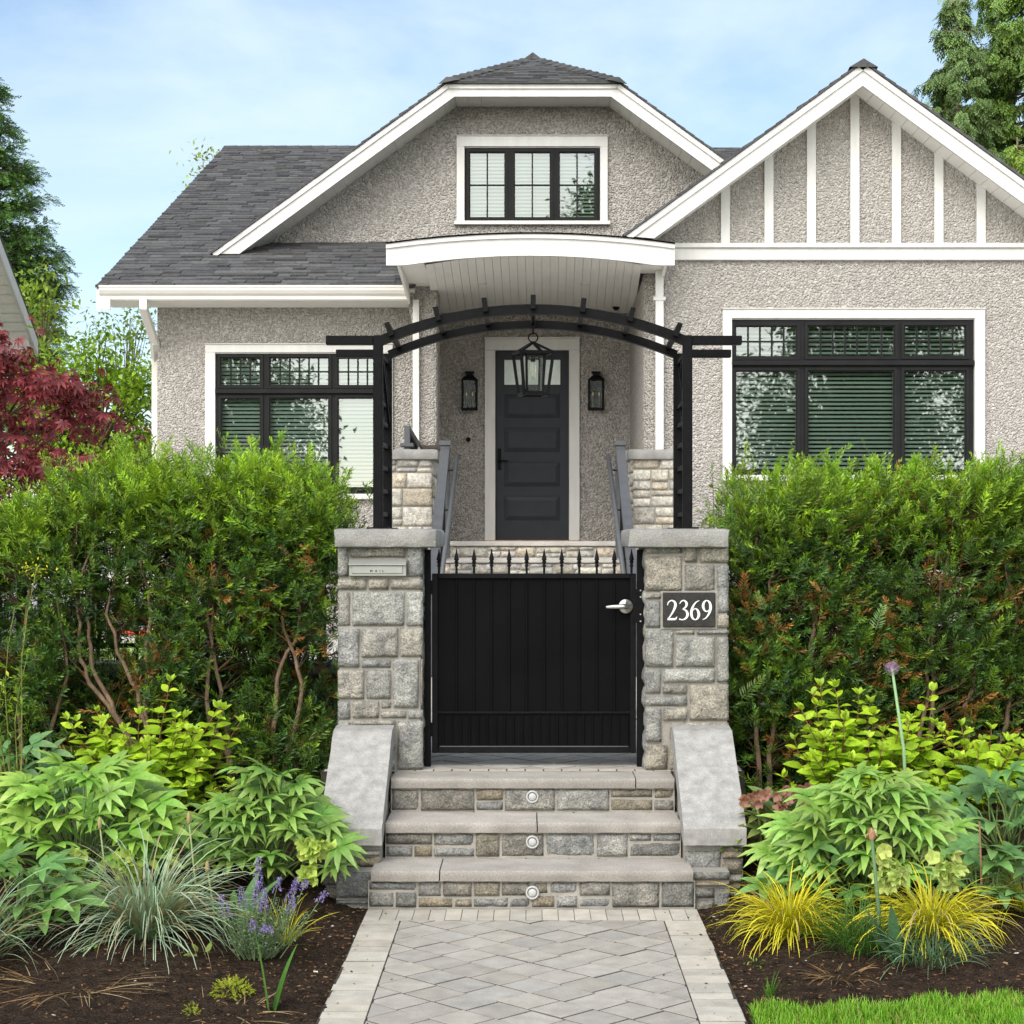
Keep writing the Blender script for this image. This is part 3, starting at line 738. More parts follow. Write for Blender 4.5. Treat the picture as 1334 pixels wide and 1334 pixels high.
tx = {'M': [[(0, 0, .2), (0, 1, .2)], [(0, 1, .2), (.4, .2, .2)], [(.4, .2, .2), (.8, 1, .2)], [(.8, 1, .2), (.8, 0, .2)]], 'A': [[(0, 0, .2), (.4, 1, .2)], [(.4, 1, .2), (.8, 0, .2)], [(.15, .33, .18), (.65, .33, .18)]], 'I': [[(.3, 0, .2), (.3, 1, .2)]], 'L': [[(.1, 1, .2), (.1, 0, .2)], [(.1, .1, .2), (.65, .1, .2)]]}
for ch, px in zip('MAIL', (475, 545, 603, 650)):
    x, z = q(px, 503); strokes(mb, tx[ch], x, 8.8312, z, hh, .0012)
mb.build('lettering', M['gatepanel'], fl)
k = 7.411
def q(px, py, D=8.845): return ax(780 + px / k, D), az(720 + py / k, D)
x0, z1 = q(622, 385); x1, z0 = q(1128, 718)
o = thing('number_plaque', ((x0 + x1) / 2, 8.85, (z0 + z1) / 2), 'dark slate plaque with white numerals 2369 set into the right pillar', 'plaque')
MB().box(x0, x1, 8.852, 8.90, z0, z1, bev=.003).build('slate_panel', M['plaque'], o)
mb = MB(); MB().box(x0 - .012, x1 + .012, 8.868, 8.90, z0 - .012, z1 + .012).build('mortar_joint', M['mortar'], o)
SIX = [(.47, .97, .025), (.30, .88, .055), (.14, .64, .10), (.075, .36, .125), (.13, .12, .10), (.27, .025, .05), (.40, .12, .10), (.445, .31, .125), (.38, .50, .09), (.26, .57, .045), (.13, .47, .04)]
DIG = {'2': [[(.05, .74, .03), (.10, .89, .05), (.26, .975, .06), (.42, .87, .11), (.43, .68, .125), (.33, .44, .09), (.17, .18, .06), (.05, .05, .04)], [(.04, .05, .1), (.44, .05, .1)], [(.44, .05, .1), (.52, .17, .02)]],
       '3': [[(.06, .80, .03), (.14, .93, .05), (.28, .975, .06), (.40, .85, .11), (.37, .67, .09), (.20, .54, .035)], [(.20, .55, .035), (.38, .47, .09), (.45, .28, .125), (.37, .10, .09), (.20, .025, .05), (.04, .06, .07)]],
       '6': [SIX], '9': [[(.53 - a, 1 - b, c) for a, b, c in SIX]]}
for ch, px in zip('2369', (655, 770, 880, 992)):
    m1 = MB(); x, z = q(px, 652); strokes(m1, DIG[ch], x, 8.8478, z, (652 - 457) / k * 8.848 / F, .006)
    m1.build('numeral', M['numeral'], o)
# ------------------------------------------------------------------ gate
GY = 9.02
g = thing('garden_gate', (0, GY, .578), 'solid black metal garden gate with spear finials and silver lever handle', 'gate')
gx0, gx1, gz0, gz1 = ax(563, GY), ax(828.3, GY), az(980.5, GY), az(747, GY)
fr = .030
mb = MB(); mb.box(gx0, gx0 + fr, GY - .02, GY + .02, gz0, gz1, bev=.003); mb.box(gx1 - fr, gx1, GY - .02, GY + .02, gz0, gz1, bev=.003)
mb.box(gx0 + fr, gx1 - fr, GY - .0195, GY + .0195, gz1 - .026, gz1 - .0005, bev=.003); mb.box(gx0 + fr, gx1 - fr, GY - .0195, GY + .0195, gz0 + .0005, gz0 + .030, bev=.003)
mb.build('gate_frame', M['iron'], g)
zr_ = az(928, GY)
mb = MB(); mb.box(gx0 + fr, gx1 - fr, GY - .015, GY + .016, zr_ - .006, zr_ + .006, bev=.002)
mb.build('mid_rail', M['iron'], g)
MB().box(gx0 + fr - .004, gx1 - fr + .004, GY - .003, GY + .003, gz0 + .026, gz1 - .022).build('sheet_panel', M['gatepanel'], g)
fx = [ax(571.9 + 22.84 * i, GY) for i in range(12)]
mb = MB()
for i, x in enumerate(fx[1:11]): mb.box(x - .006, x + .006, GY - .011, GY - .0035, zr_ + .0065, gz1 - .0265, bev=.002)
mb.build('upper_bars', M['gatepanel'], g)
mb = MB()
for i in range(22):
    x = fx[0] + (fx[11] - fx[0]) * (i + .5) / 22
    mb.box(x - .005, x + .005, GY - .011, GY - .0035, gz0 + .0305, zr_ - .0065, bev=.002)
mb.build('lower_bars', M['gatepanel'], g)
mb = MB().box(gx0 + fr + .01, gx1 - fr - .01, GY - .014, GY - .0112, gz0 + .031, gz0 + .036); mb.build('weld_strip', M['greyiron'], g)
sp0 = None
for i, x in enumerate(fx):
    x = min(max(x, gx0 + .022), gx1 - .022)
    if sp0 is None:
        sp0 = MB().box(x - .006, x + .006, GY - .006, GY + .006, gz1 - .001, gz1 + .034).lathe([(.006, .034), (.010, .036), (.010, .042), (.007, .046), (.007, .052), (.011, .056), (.0115, .060), (.007, .064), (.013, .070), (.0105, .082), (.0045, .108), (.0015, .126)], (x, GY, gz1), 10).build('spear_finial', M['iron'], g); xref = x
    else:
        c = sp0.copy(); COL.objects.link(c); c.parent = g; c.location = (x - xref, 0, 0)
hx, hz = at(814.8, 789.6, GY)
h = MB().lathe([(.0375, .018), (.0375, .026), (.034, .032), (.014, .034), (.012, .06)], (hx, GY, hz), 32, 'Y').build('door_handle', M['steel'], g, smooth=True)
MB().tube([(hx + .004, GY - .062, hz), (hx - .02, GY - .068, hz + .001), (hx - .06, GY - .066, hz - .001), (hx - .096, GY - .06, hz - .003), (hx - .104, GY - .052, hz - .003)], [.0125, .0125, .011, .009, .007], 14).build('lever', M['steel'], h, smooth=True)
MB().lathe([(.009, .061), (.009, .066), (.004, .067)], (hx, GY, hz), 16, 'Y').build('lock_core', M['steel'], h, smooth=True)
# gate posts
for s, (a, b), lab in ((-1, (553.0, 561.3), 'slim black hinge post of the gate against the left pillar'), (1, (829.6, 838.6), 'slim black latch post of the gate against the right pillar')):
    o = thing('gate_post', (ax((a + b) / 2, GY), GY, LAND), lab, 'gate post', 'gate posts')
    x0, x1 = ax(a, GY), ax(b, GY)
    MB().box(x0, x1, GY - .025, GY + .025, LAND - .01, az(716, GY), bev=.003).build('post', M['iron'], o)
    if s > 0:
        zc0, zc1 = az(811, GY), az(767, GY); e = .012
        pl = MB().extr([(ax(824.5, GY), zc0 + e), (ax(827.5, GY), zc0), (x1 - .002, zc0), (x1 - .002, zc1), (ax(827.5, GY), zc1), (ax(824.5, GY), zc1 - e)], (0, GY - .0265, 0), (1, 0, 0), (0, 0, 1), (0, -1, 0), .004).build('strike_plate', M['iron'], o)
        for py in (769, 777.5, 800, 809): MB().lathe([(.004, 0), (.004, .003), (.001, .004)], (ax(834, GY), GY - .0305, az(py, GY)), 10, 'Y').build('screw_head', M['lens'], pl)
    else:
        mb = MB()
        for py in (765, 950): MB().tube([(x1 + .004, GY - .012, az(py + 9, GY)), (x1 + .004, GY - .012, az(py - 9, GY))], .007, 10).build('hinge', M['iron'], o)

# ------------------------------------------------------------------ arbor over the gate
FY, BY = 8.93, 9.42
a = thing('gate_arbor', (0, 9.17, 1.722), 'black steel arbor with curved double beam and rafters above the gate', 'arbor')
for s in (-1, 1):
    for Y, x in ((FY, s * .782), (BY, s * .775)):
        MB().box(x - .024, x + .024, Y - .024, Y + .024, 1.722, 2.70 if Y == FY else 2.66, bev=.004).build('post', M['iron'], a)
        MB().box(x - .055, x + .055, Y - .045, Y + .045, 1.721, 1.731, bev=.003).build('base_plate', M['iron'], a)
def arc_pts(hw, z_end, z_top, n=28):
    rise = z_top - z_end; Rr = (hw * hw + rise * rise) / (2 * rise); t0 = math.asin(hw / Rr)
    return [(Rr * math.sin(t), z_top - Rr + Rr * math.cos(t), t) for t in np.linspace(-t0, t0, n)]
def sweep(pts, Y, wy, h):
    mb = MB(); vs = []
    for x, z, t in pts:
        nx, nz = math.sin(t), math.cos(t)
        for dy, dh in ((-wy / 2, 0), (wy / 2, 0), (wy / 2, h), (-wy / 2, h)): vs.append((x + nx * dh, Y + dy, z + nz * dh))
    n = len(pts); fs = [[0, 1, 2, 3][::-1], [4 * (n - 1) + k for k in range(4)]]
    for i in range(n - 1):
        for k in range(4): fs.append([4 * i + k, 4 * i + (k + 1) % 4, 4 * (i + 1) + (k + 1) % 4, 4 * (i + 1) + k])
    return mb.add(vs, fs)
fpts = arc_pts(.762, az(450, FY), az(409.5, FY)); bpts = arc_pts(.757, az(467, BY), az(428.5, BY))
sweep(fpts, FY, .05, .048).build('curved_beam', M['iron'], a); sweep(bpts, BY, .05, .042).build('curved_beam', M['iron'], a)
for s in (-1, 1):
    x = s * .806; xe = ax(425 if s < 0 else 966, FY)
    MB().box(*sorted((x, xe)), FY - .025, FY + .025, az(449.5, FY), az(437.8, FY), bev=.003).build('tail_beam', M['iron'], a)
    xe = ax(438 if s < 0 else 952, BY); x = s * .80
    MB().box(*sorted((x, xe)), BY - .025, BY + .025, az(466, BY), az(455.8, BY), bev=.003).build('tail_beam', M['iron'], a)
zt = max(p[1] for p in fpts); Rr_ = (.762 ** 2 + (az(409.5, FY) - az(450, FY)) ** 2) / (2 * (az(409.5, FY) - az(450, FY)))
for px in (506.5, 569, 631.5, 694.5, 760, 823, 883.5):
    x = ax(px, FY) * .965; t = math.asin(x / Rr_); nx, nz = math.sin(t), math.cos(t); z = zt - Rr_ + Rr_ * math.cos(t)
    c = Vector((x, 0, z)) + Vector((nx, 0, nz)) * .058
    MB().bar(c + Vector((0, FY - .05, 0)), c + Vector((0, BY + .05, -.012)), .026, .07, (nx, 0, nz)).build('rafter', M['iron'], a)
for s in (-1, 1):                                   # open side screens: rungs below, a ring with crossing bars above
    x = s * .778; ya, yb = FY + .0245, BY - .0245; mb = MB()
    for z in (1.80, 1.92, 2.04, 2.16, 2.27): mb.bar((x, ya, z), (x, yb, z), .02, .022)
    for z in (2.37, 2.61): mb.bar((x, ya, z), (x, yb, z), .02, .02)
    ym = (ya + yb) / 2
    for z0, z1 in ((2.28, 2.60),):
        mb.bar((x, ya, z0), (x, yb, z1), .012, .014); mb.bar((x + .013, ya, z1), (x + .013, yb, z0), .012, .014)
    mb.tube([(x, ym + .12 * math.cos(t), 2.44 + .15 * math.sin(t)) for t in np.linspace(0, 2 * math.pi, 25)], .007, 6)
    mb.build('side_screen', M['iron'], a)

# lantern hanging from the middle rafter
LY = 9.17
lx, _ = at(694.5, 480, LY)
o = thing('hanging_lantern', (lx, LY, az(514, LY)), 'black open frame lantern with clear glass hanging under the arbor', 'lantern')
zt_, zb_, zap = az(460, LY), az(514, LY), az(446, LY)
mb = MB()
def sq(r, z, ang): return [Vector((lx + r * math.cos(ang + k * math.pi / 2), LY + r * math.sin(ang + k * math.pi / 2), z)) for k in range(4)]
A_ = R(45 + 14)
T4, B4 = sq(.122, zt_, A_), sq(.088, zb_, A_)
for k in range(4):
    mb.bar(T4[k], T4[(k + 1) % 4], .012, .012); mb.bar(B4[k], B4[(k + 1) % 4], .016, .016); mb.bar(T4[k], B4[k], .012, .012)
    mb.bar(T4[k], (lx, LY, zap), .012, .012)
mb.build('outer_frame', M['iron'], o)
mb = MB(); I4, J4 = sq(.068, zt_ - .012, A_), sq(.060, zb_ + .012, A_)
for k in range(4):
    mb.bar(I4[k], I4[(k + 1) % 4], .009, .009); mb.bar(J4[k], J4[(k + 1) % 4], .009, .009); mb.bar(I4[k], J4[k], .009, .009); mb.bar(T4[k], I4[k], .008, .008); mb.bar(J4[k], B4[k], .008, .008)
mb.box(lx - .022, lx + .022, LY - .022, LY + .022, zt_ - .02, zt_ - .006)
mb.build('inner_frame', M['iron'], o)
mb = MB(); I4, J4 = sq(.066, zt_ - .016, A_), sq(.058, zb_ + .016, A_)
for k in range(4): mb.add([I4[k], I4[(k + 1) % 4], J4[(k + 1) % 4], J4[k]], [[0, 1, 2, 3]])
mb.build('glass_pane', M['lampglass'], o)
bl = MB().lathe([(.008, -.02), (.012, -.04), (.0145, -.06), (.0145, -.12), (.010, -.134), (.001, -.138)], (lx, LY, zt_), 14).build('bulb', M['lampglass'], o, smooth=True)
MB().lathe([(.013, -.006), (.013, -.045)], (lx, LY, zt_), 12).build('socket', M['iron'], bl)
MB().tube([(lx - .004, LY, zt_ - .05), (lx - .005, LY, zt_ - .115), (lx + .005, LY, zt_ - .115), (lx + .004, LY, zt_ - .05)], .0018, 5).build('filament', M['filament'], bl)
mb = MB(); zr0 = az(438, LY)
mb.tube([(lx + .024 * math.cos(t), LY, zap + .024 + .024 * math.sin(t)) for t in np.linspace(0, 6.283, 21)], .004, 6)
mb.tube([(lx, LY, zap + .04), (lx, LY, zap + .075), (lx + .012, LY, zap + .088), (lx + .006, LY, zap + .105), (lx, LY, zap + .115), (lx, LY, az(411, LY))], .005, 7)
mb.tube([(lx + .03, LY - .004, zap + .10), (lx + .012, LY, zap + .095), (lx, LY, zap + .11), (lx - .012, LY, zap + .10)], .005, 6)
mb.build('chain_hook', M['iron'], o)
# ------------------------------------------------------------------ the house
H = thing('house', (0, 20.6, .5), 'grey roughcast house with clipped gable dormer, white trim, arched porch canopy and charcoal door', 'house')
def cutpoly(polys, hole):
    x0, z0, x1, z1 = hole; o = []
    for p in polys:
        o.append(clip(p, -1, 0, x0)); o.append(clip(p, 1, 0, -x1))
        m = clip(clip(p, 1, 0, -x0) or [], -1, 0, x1) if clip(p, 1, 0, -x0) else []
        if m: o.append(clip(m, 0, -1, z0)); o.append(clip(m, 0, 1, -z1))
    return [p for p in o if len(p) > 2]
def sheet(mb, poly, D, holes=(), th=.12, sgn=1):
    ps = [ccw(poly)]
    for h in holes: ps = cutpoly(ps, h)
    for p in ps:
        p = ccw(p); mb.add([(x, D, z) for x, z in p], [list(range(len(p)))])
    for (x0, z0, x1, z1) in holes:
        mb.add([(x0, D, z0), (x1, D, z0), (x1, D, z1), (x0, D, z1), (x0, D + th, z0), (x1, D + th, z0), (x1, D + th, z1), (x0, D + th, z1)], [[0, 4, 5, 1], [1, 5, 6, 2], [2, 6, 7, 3], [3, 7, 4, 0]])
    return mb
def pr(x0, y0, x1, y1, D): return (ax(x0, D), az(y1, D), ax(x1, D), az(y0, D))
LW, RW, GW, DW = 20.6, 19.05, 22.0, 22.0
winL, winR, winA, doorH = pr(281, 459.5, 499, 645, LW), pr(953, 415, 1268.5, 619, RW), pr(605.5, 191, 781.5, 289.5, GW), pr(644.5, 455, 741.5, 706, DW)
# left wing
mb = MB(); xl = ax(205, LW)
sheet(mb, [(xl, .3), (-1.30, .3), (-1.30, 4.47), (xl, 4.47)], LW, [winL])
mb.add([(xl, LW, .3), (xl, 30, .3), (xl, 30, 4.5), (xl, 28.3, 7.85), (xl, LW, 4.47)], [[0, 4, 3, 2, 1]])
mb.add([(-1.30, LW, 1.2), (-1.30, DW, 1.2), (-1.30, DW, 4.7), (-1.30, LW, 4.7)], [[0, 1, 2, 3]])
mb.build('wall', M['stucco'], H)
# door wall and rounded right side of the recess
mb = MB(); sheet(mb, [(-1.30, 1.2), (1.212, 1.2), (1.212, 4.75), (-1.30, 4.75)], DW, [doorH], .1)
prof = [(1.212, DW), (1.212, 19.40)] + [(1.362 - .15 * math.cos(t), 19.40 - .15 * math.sin(t)) for t in np.linspace(.2, math.pi / 2, 8)] + [(1.42, 19.25)]
for (xa, ya), (xb, yb) in zip(prof, prof[1:]): mb.add([(xa, ya, 1.2), (xb, yb, 1.2), (xb, yb, 4.75), (xa, ya, 4.75)], [[0, 3, 2, 1][::-1]])
mb.build('wall', M['stucco'], H)
# hanging pier at the left of the porch, flared at its top
mb = MB(); pz = 2.746
sec = [(0, 2.70), (.03, 2.72), (.07, pz + .02), (.07, 4.10), (.10, 4.30), (.15, 4.45), (.15, 4.62)]
x0, x1 = -1.385, -1.09; y0, y1 = 20.2, 20.66
levels = [(2.745, .05), (2.76, .015), (2.80, 0), (4.15, 0), (4.28, -.02), (4.42, -.06), (4.62, -.075)]
vs, fs = [], []
r_ = .05
for z, ins in levels:
    xa, xb, ya = x0 + ins, x1 - max(ins, 0), y0 + max(ins, 0)
    ring = [(xa, y1), (xa, ya + r_), (xa + r_ * .3, ya + r_ * .3), (xa + r_, ya), (xb - r_, ya), (xb - r_ * .3, ya + r_ * .3), (xb, ya + r_), (xb, y1)]
    vs += [(x, y, z) for x, y in ring]
for i in range(len(levels) - 1):
    for k in range(8): fs.append([i * 8 + k, i * 8 + (k + 1) % 8, (i + 1) * 8 + (k + 1) % 8, (i + 1) * 8 + k])
fs.append(list(range(8))[::-1]); mb.add(vs, fs); mb.build('hanging_pier', M['stucco'], H, smooth=False)
# right wing with its gable
mb = MB(); sheet(mb, [(1.40, .3), (5.62, .3), (5.62, 4.80), (1.40, 4.80)], RW, [winR])
mb.add([(1.40, RW, .3), (1.40, RW, 4.8), (1.40, 19.4, 4.8), (1.40, 19.4, .3)], [[0, 1, 2, 3]])
gl, ga, gr = at(838, 312, 18.6), at(1123.5, 108, 18.6), at(1409, 312, 18.6)
sheet(mb, [(gl[0], 4.78), (gr[0], 4.78), gr, ga, gl], RW + .002)
mb.add([(5.62, RW, .3), (5.62, 30, .3), (5.62, 30, 4.8), (5.62, RW, 4.8)], [[0, 1, 2, 3]])
mb.build('wall', M['stucco'], H)
# dormer gable wall
mb = MB(); P4 = [at(300, 332, 21.4), at(592, 123, 21.4), at(800, 121.5, 21.4), at(1092, 330, 21.4)]
sheet(mb, [(P4[0][0], 5.1), (P4[3][0], 5.1), P4[3], P4[2], P4[1], P4[0]], GW, [winA]); mb.build('wall', M['stucco'], H)
# back and far walls keep daylight out
mb = MB(); mb.add([(xl, 30, .3), (5.62, 30, .3), (5.62, 30, 4.6), (xl, 30, 4.6)], [[0, 1, 2, 3]]); mb.build('wall', M['stucco'], H)

# --- shingles
SHC = [(.10, .10, .104), (.112, .112, .115), (.125, .125, .127), (.088, .088, .094), (.105, .102, .102), (.132, .131, .13)]
def shingles(mb, O, U, S, N, length, span, rr, e=.155, jut=.0):
    O, U, S, N = map(lambda v: Vector(v), (O, U, S, N))
    nc = int(length / e)
    for c in range(nc + 1):
        v0 = c * e; u0, u1 = span(min(v0 + e * .3, length)); 
        if u1 - u0 < .05: continue
        u = u0 - jut
        v1 = min(v0 + e + .05, length)
        if v1 - v0 < .02: continue
        bow = rr.uniform(-.004, .004)
        while u < u1:
            w_ = rr.uniform(.13, .27); 
            if u == u0: w_ *= rr.uniform(.4, 1)
            ub = min(u + w_, u1 + jut)
            t = rr.choice((.010, .011, .026)) + rr.uniform(0, .004)
            k = rr.uniform(.85, 1.18); c_ = rr.choice(SHC); c_ = tuple(q * k for q in c_)
            dv = rr.uniform(-.004, .004) + bow
            a, b = v0 + dv, v1
            p = [O + U * u + S * a + N * t, O + U * ub + S * a + N * t, O + U * ub + S * b + N * .002, O + U * u + S * b + N * .002, O + U * u + S * a - N * .004, O + U * ub + S * a - N * .004, O + U * u + S * b - N * .004, O + U * ub + S * b - N * .004]
            mb.add(p, [[0, 1, 2, 3], [4, 5, 1, 0], [0, 3, 6, 4], [1, 5, 7, 2]], c_)
            u = ub + .002
EY, EZ, RY, RZ = 19.98, 4.535, 28.3, 7.97
sl = math.hypot(RY - EY, RZ - EZ); S_ = ((0, (RY - EY) / sl, (RZ - EZ) / sl)); N_ = (0, -(RZ - EZ) / sl, (RY - EY) / sl)
rr = random.Random(3); mb = MB()
vcut = (21.3 - EY) / (RY - EY) * sl
shingles(mb, (-4.95, EY, EZ), (1, 0, 0), S_, N_, sl, lambda v: (0, 3.62) if v < vcut else (0, 10.8), rr)
mrf = mb.build('roof', M['shingle'], H, tint=True)
mb = MB(); e = .012
mb.add([(-4.94, EY + .01, EZ - e), (-1.34, EY + .01, EZ - e), (-1.34, RY, RZ - e), (-4.94, RY, RZ - e)], [[0, 1, 2, 3]])
mb.add([(-1.34, 21.3, EZ + 1.32 * .4129 - e), (6.2, 21.3, EZ + 1.32 * .4129 - e), (6.2, RY, RZ - e), (-1.34, RY, RZ - e)], [[0, 1, 2, 3]])
mb.add([(-4.94, RY, RZ - e), (6.2, RY, RZ - e), (6.2, 31, 6.5), (-4.94, 31, 6.5)], [[0, 1, 2, 3]])
mb.build('roof_deck', M['sand'], mrf)
mb = MB()
for i in range(38):
    x = -4.95 + i * .2; k = rr.uniform(.07, .12); mb.add([(x, RY - .13, RZ - .045), (x + .21, RY - .13, RZ - .04), (x + .21, RY, RZ + .035), (x, RY, RZ + .03), (x, RY + .13, RZ - .045), (x + .21, RY + .13, RZ - .04)], [[0, 1, 2, 3], [3, 2, 5, 4], [0, 3, 4]], (k, k, k * 1.03))
mb.build('ridge_cap', M['shingle'], mrf, tint=True)
# rake board on the far left and soffit of the left eave
mb = MB()
for xa, xb, h0, h1 in ((-4.945, -4.90, .02, .26),):
    vs = [(x, y, z - d_) for x in (xa, xb) for (y, z) in ((EY + .02, EZ), (RY, RZ)) for d_ in (h0, h1)]
    mb.add(vs, [[0, 1, 3, 2], [4, 6, 7, 5], [0, 4, 5, 1], [2, 3, 7, 6], [0, 2, 6, 4], [1, 5, 7, 3]])
mb.box(-4.90, -4.78, 19.97, 20.0, 4.28, 4.40)
mb.build('rake_board', M['white'], H)
mb = MB()
mb.box(-4.90, -1.42, 20.06, LW - .002, 4.385, 4.40)
vs = [(-4.90, EY + .12, EZ - .12), (xl, EY + .12, EZ - .12), (xl, RY, RZ - .2), (-4.90, RY, RZ - .2)]
mb.add(vs, [[0, 1, 2, 3]])
mb.build('soffit', M['soffit'], H)
# gutter: ogee section
og = [(20.06, 4.53), (20.055, 4.405), (20.045, 4.385), (20.0, 4.385), (19.985, 4.40), (19.985, 4.435), (19.955, 4.46), (19.935, 4.495), (19.932, 4.525), (19.925, 4.528), (19.925, 4.55), (19.94, 4.552), (19.942, 4.535), (20.04, 4.53)]
x0, x1 = -4.90, -1.40; n = len(og)
mb = MB().add([(x, y, z) for x in (x0, x1) for y, z in og], [[i, (i + 1) % n, n + (i + 1) % n, n + i][::-1] for i in range(n)] + [list(range(n)), list(range(n, 2 * n))[::-1]])
mb.build('gutter', M['offwhite'], H)
def spout(pts, name='downspout', mat='offwhite', w_=.085, d_=.065):
    mb = MB()
    for p, q_ in zip(pts, pts[1:]):
        dd = (Vector(q_) - Vector(p)).normalized() * .012
        mb.bar(Vector(p) - dd, Vector(q_) + dd, w_, d_, (0, -1, 0.001) if abs(dd.y) < .008 else (0, -.7, .7))
    return mb.build(name, M[mat], H)
spout([(ax(187, 20.0), 20.0, 4.40), (ax(187, 20.0), 20.0, 4.30), (ax(201, 20.5), 20.52, 3.97), (xl - .05, 20.75, 3.80), (xl - .05, 20.75, .6)])
spout([(ax(542, 20.15), 20.15, 4.40), (ax(542, 20.15), 20.15, 2.74), (ax(548, 20.15), 20.19, 2.62)], mat='white', w_=.07)
sp = spout([(ax(859, 18.98), 18.98, 4.60), (ax(859, 18.98), 18.98, 2.2)], mat='white')
MB().box(ax(851, 18.98), ax(867, 18.98), 18.938, 19.05, az(392, 18.98), az(387, 18.98), bev=.004).build('strap', M['white'], sp)

# --- gables: bargeboards, soffits, roof slabs
def board(pts, D0, name='bargeboard', th=.04, trim=None):
    o = MB().prism([at(x, y, D0) for x, y in pts], D0, D0 + th).build(name, M['white'], H)
    return o
def trimstrip(p0, p1, D0, wpx, par):
    (x0, z0), (x1, z1) = at(*p0, D0), at(*p1, D0); d_ = Vector((x1 - x0, 0, z1 - z0)).normalized(); nn = Vector((-d_.z, 0, d_.x)); nn = nn if nn.z > 0 else -nn
    h = wpx * D0 / F
    MB().prism([(x0, z0), (x1, z1), (x1 - nn.x * h, z1 - nn.z * h), (x0 - nn.x * h, z0 - nn.z * h)], D0 - .022, D0 - .0005).build('crown_strip', M['white'], par)
def rake_shingles(mb, p0, p1, D0, depth, rr):
    """edges of the shingle courses seen along a sloping verge, p0 low, p1 high (x, z)"""
    a, b = Vector((p0[0], 0, p0[1])), Vector((p1[0], 0, p1[1])); L_ = (b - a).length; d_ = (b - a) / L_; nn = Vector((-d_.z, 0, d_.x)); nn = nn if nn.z > 0 else -nn
    v = -.03
    while v < L_:
        v1 = min(v + .19, L_ + .01); t = rr.uniform(.020, .030); y0 = D0 - .035 - rr.uniform(0, .008)
        k = rr.choice(SHC); q_ = [a + d_ * v + nn * t, a + d_ * v1 + nn * .010, a + d_ * v1 - nn * .004, a + d_ * v - nn * .004]
        vs = [p + Vector((0, y0, 0)) for p in q_] + [p + Vector((0, y0 + depth, 0)) for p in q_]
        mb.add(vs, [[0, 1, 2, 3], [7, 6, 5, 4], [0, 4, 5, 1], [3, 2, 6, 7], [0, 3, 7, 4], [1, 5, 6, 2]], k); v += .142
def soffit_strip(p0, p1, D0, D1, up=.025):
    (x0, z0), (x1, z1) = at(*p0, D0), at(*p1, D0); z0 += up; z1 += up
    n = max(1, int((D1 - D0) / .11)); mb = MB()
    L_ = math.hypot(x1 - x0, z1 - z0); m = max(1, int(L_ / .15))
    for i in range(m):                         # short boards running from the bargeboard back to the wall
        a, b = i / m + .0035 / L_, (i + 1) / m - .0035 / L_
        pa, pb = (x0 + (x1 - x0) * a, z0 + (z1 - z0) * a), (x0 + (x1 - x0) * b, z0 + (z1 - z0) * b)
        mb.prism([pa, pb, (pb[0], pb[1] + .018), (pa[0], pa[1] + .018)], D0 + .04, D1)
    mb.prism([(x0, z0 + .012), (x1, z1 + .012), (x1, z1 + .03), (x0, z0 + .03)], D0 + .04, D1 + .01)
    return mb.build('soffit', M['soffit'], H)
GD = 21.4
b1 = board([(277, 330.5), (581.8, 109.6), (592, 125.7), (311.7, 330.5)], GD)
b2 = board([(581.8, 109.6), (806.2, 109.6), (796, 125.7), (592, 125.7)], GD, th=.0395)
b3 = board([(806.2, 109.6), (1111, 330.5), (1076.3, 330.5), (796, 125.7)], GD)
trimstrip((277, 330.5), (581.8, 109.6), GD, 6, b1); trimstrip((584, 109.8), (804, 109.8), GD, 6, b2); trimstrip((806.2, 109.6), (1111, 330.5), GD, 6, b3)
soffit_strip((311.7, 330.5), (592, 125.7), GD, GW); soffit_strip((592, 125.7), (796, 125.7), GD, GW + .001); soffit_strip((796, 125.7), (1076.3, 330.5), GD, GW)
lo, cl_, cr_, ro = at(277, 330.5, GD), at(581.8, 109.6, GD), at(806.2, 109.6, GD), at(1111, 330.5, GD)
apx = (0.0, 23.15, RZ)
mb = MB()
def slab3(mb, pts, dz=.03, col=(.1, .1, .1)):
    n = len(pts); v = [Vector(p) for p in pts]; mb.add(v + [p - Vector((0, 0, dz)) for p in v], [list(range(n)), list(range(n, 2 * n))[::-1]] + [[i, n + i, n + (i + 1) % n, (i + 1) % n] for i in range(n)], col)
slab3(mb, [(lo[0], GD - .02, lo[1] + .02), (cl_[0], GD - .02, cl_[1] + .02), apx, (0, RY, RZ), (lo[0], RY, lo[1] + .02)])
slab3(mb, [(ro[0], GD - .02, ro[1] + .02), (ro[0], RY, ro[1] + .02), (0, RY, RZ), apx, (cr_[0], GD - .02, cr_[1] + .02)])
rr = random.Random(8)
rake_shingles(mb, (lo[0], lo[1] + .01), (cl_[0], cl_[1] + .012), GD, .6, rr); rake_shingles(mb, (ro[0], ro[1] + .01), (cr_[0], cr_[1] + .012), GD, .6, rr)
